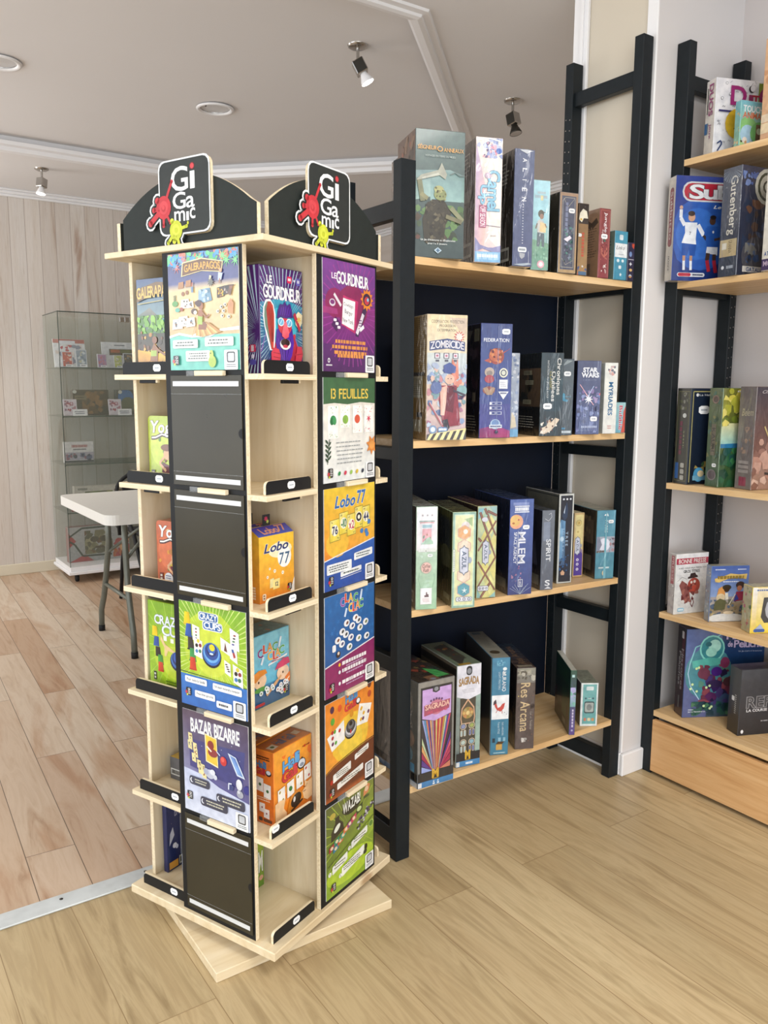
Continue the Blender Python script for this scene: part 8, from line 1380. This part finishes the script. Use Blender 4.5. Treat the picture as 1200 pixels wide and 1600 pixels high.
citem('long box with green and brown stone figures on the fourth glass shelf', .35, .20, CS[0], .52, .05, .15, {'*': '#b8b4a8', 'f': '#c8c4b8'}, {'f': lambda c: (c.rect(.02, .05, .98, .95, '#b8b4a4', '#d0ccc0'), c.blobs(3, 36, (.05, .0, .48, .75), ['#6c7c3c', '#54602c', '#8c8c4c', '#4c4c30'], .05, .11), c.blobs(8, 36, (.5, 0, .98, .8), ['#6c5c34', '#5c4428', '#8c7c40', '#7c3c2c'], .05, .11), c.rect(.04, .82, .16, .92, '#8c8c84'))}, name='boxed_card_set')
citem('small red pack with a white price card on the fourth glass shelf', .10, .06, CS[0], .12, .008, .065, {'*': '#8c3c44', 'f': '#8c3840'}, {'f': lambda c: (c.rect(.3, 0, 1, .85, '#e0e4e8'), c.dashes(.4, .2, .9, .7, 2, '#5c6470', .5))}, tilt=-8)
citem('red and silver boxed card set with a stone face at the bottom of the cabinet', .23, .18, CZ, .40, .06, .235, {'*': '#8c3034', 'f': '#a8a8a8'}, {'f': lambda c: (c.rect(0, 0, 1, 1, '#a0a0a0', '#b4b4b4'), c.poly([(0, .85), (.12, .6), (0, .4)], '#a83840'), c.poly([(0, 0), (.25, .2), (.4, 0)], '#a83840'), c.path([(.0, .72), (.22, .96), (.68, .96)], .03, '#2c3830'), c.path([(.02, .6), (.1, .5), (.22, .16), (.7, .14)], .03, '#2c3830'), c.blobs(4, 40, (.26, .2, .72, .88), ['#7c7454', '#8c8464', '#5c5844', '#a09878', '#6c4c34'], .05, .12), c.ell(.42, .62, .07, .05, '#4c4434'), c.ell(.58, .62, .07, .05, '#4c4434'), c.poly([(.4, .35), (.6, .35), (.56, .42), (.44, .42)], '#4c3c2c'), c.blobs(6, 20, (.72, .05, 1, .6), ['#b85c34', '#d8a06c', '#a83840'], .05, .1), c.text('V', .78, .78, .9, .95, '#3c3c40', b=2))}, name='boxed_card_set')

# ---------------------------------------------------------------- folding table and chair
TBu, TBv = .925, 3.33
tb = thing('folding_table', 'white plastic folding table with grey steel legs', 'table', room(TBu, TBv), TR)
m = MB(); L, W, r = 1.22, .80, .05; pts = []
for cx, cy, a0 in ((L - r, r, -90), (L - r, W - r, 0), (r, W - r, 90), (r, r, 180)):
    for j in range(7): a = math.radians(a0 + 15 * j); pts.append((cx + r * math.cos(a), cy + r * math.sin(a)))
m.prism(pts, (0, 0, .74), (1, 0, 0), (0, 1, 0), .042, 'table_plastic')
m.build('tabletop', tb)
for x0, sx in ((.21, 1), (L - .21, -1)):
    m = MB()
    for y0, s in ((.90, 1), (.40, -1)):
        p = [(x0, .74, .69), (x0, .735, .50), (x0, .80, .33), (x0, .86, .20), (x0, .92, .115), (x0, .928, 0.012)] if s > 0 else [(x0, .47, .69), (x0, .465, .50), (x0, .455, .33), (x0, .42, .20), (x0, .395, .115), (x0, .389, 0.012)]
        m.tube(p, .0145, 'grey_steel', 12); m.tube([(x0, p[-1][1], .03), (x0, p[-1][1], 0.0)], .0165, 'rubber', 12)
    m.tube([(x0, .83, .27), (x0, .445, .27)], .010, 'grey_steel', 10); m.tube([(x0, .74, .45), (x0 + sx * .24, .60, .66)], .008, 'grey_steel', 10); m.tube([(x0, .47, .45), (x0 + sx * .24, .60, .66)], .008, 'grey_steel', 10); m.tube([(x0, .74, .685), (x0, .47, .685)], .012, 'grey_steel', 10)
    m.build('leg_frame', tb)
ch = thing('folding_chair', 'black chair with a curved tube backrest behind the white table', 'chair', room(1.40, 4.34), TR)
m = MB(); m.box(.02, .42, .0, .38, .43, .455, 'rubber', r=.012); m.build('seat', ch)
m = MB(); n = 16
hoop = [(.0, .44, .40), (.0, .45, .62)] + [(.22 - .22 * math.cos(math.pi * i / n), .46, .66 + .12 * math.sin(math.pi * i / n)) for i in range(n + 1)] + [(.44, .45, .62), (.44, .44, .40)]
m.tube(hoop, .011, 'rubber', 10); m.build('backrest_tube', ch)
m = MB(); m.box(.03, .41, .448, .462, .56, .70, 'rubber', r=.006); m.build('backrest', ch)
for x in (0.01, .43):
    m = MB(); m.tube([(x, .03, 0.008), (x, .06, .22), (x, .20, .43), (x, .44, .62)], .011, 'rubber', 10); m.build('leg', ch)
    m = MB(); m.tube([(x, .50, 0.008), (x, .44, .25), (x, .34, .43)], .011, 'rubber', 10); m.build('leg', ch)
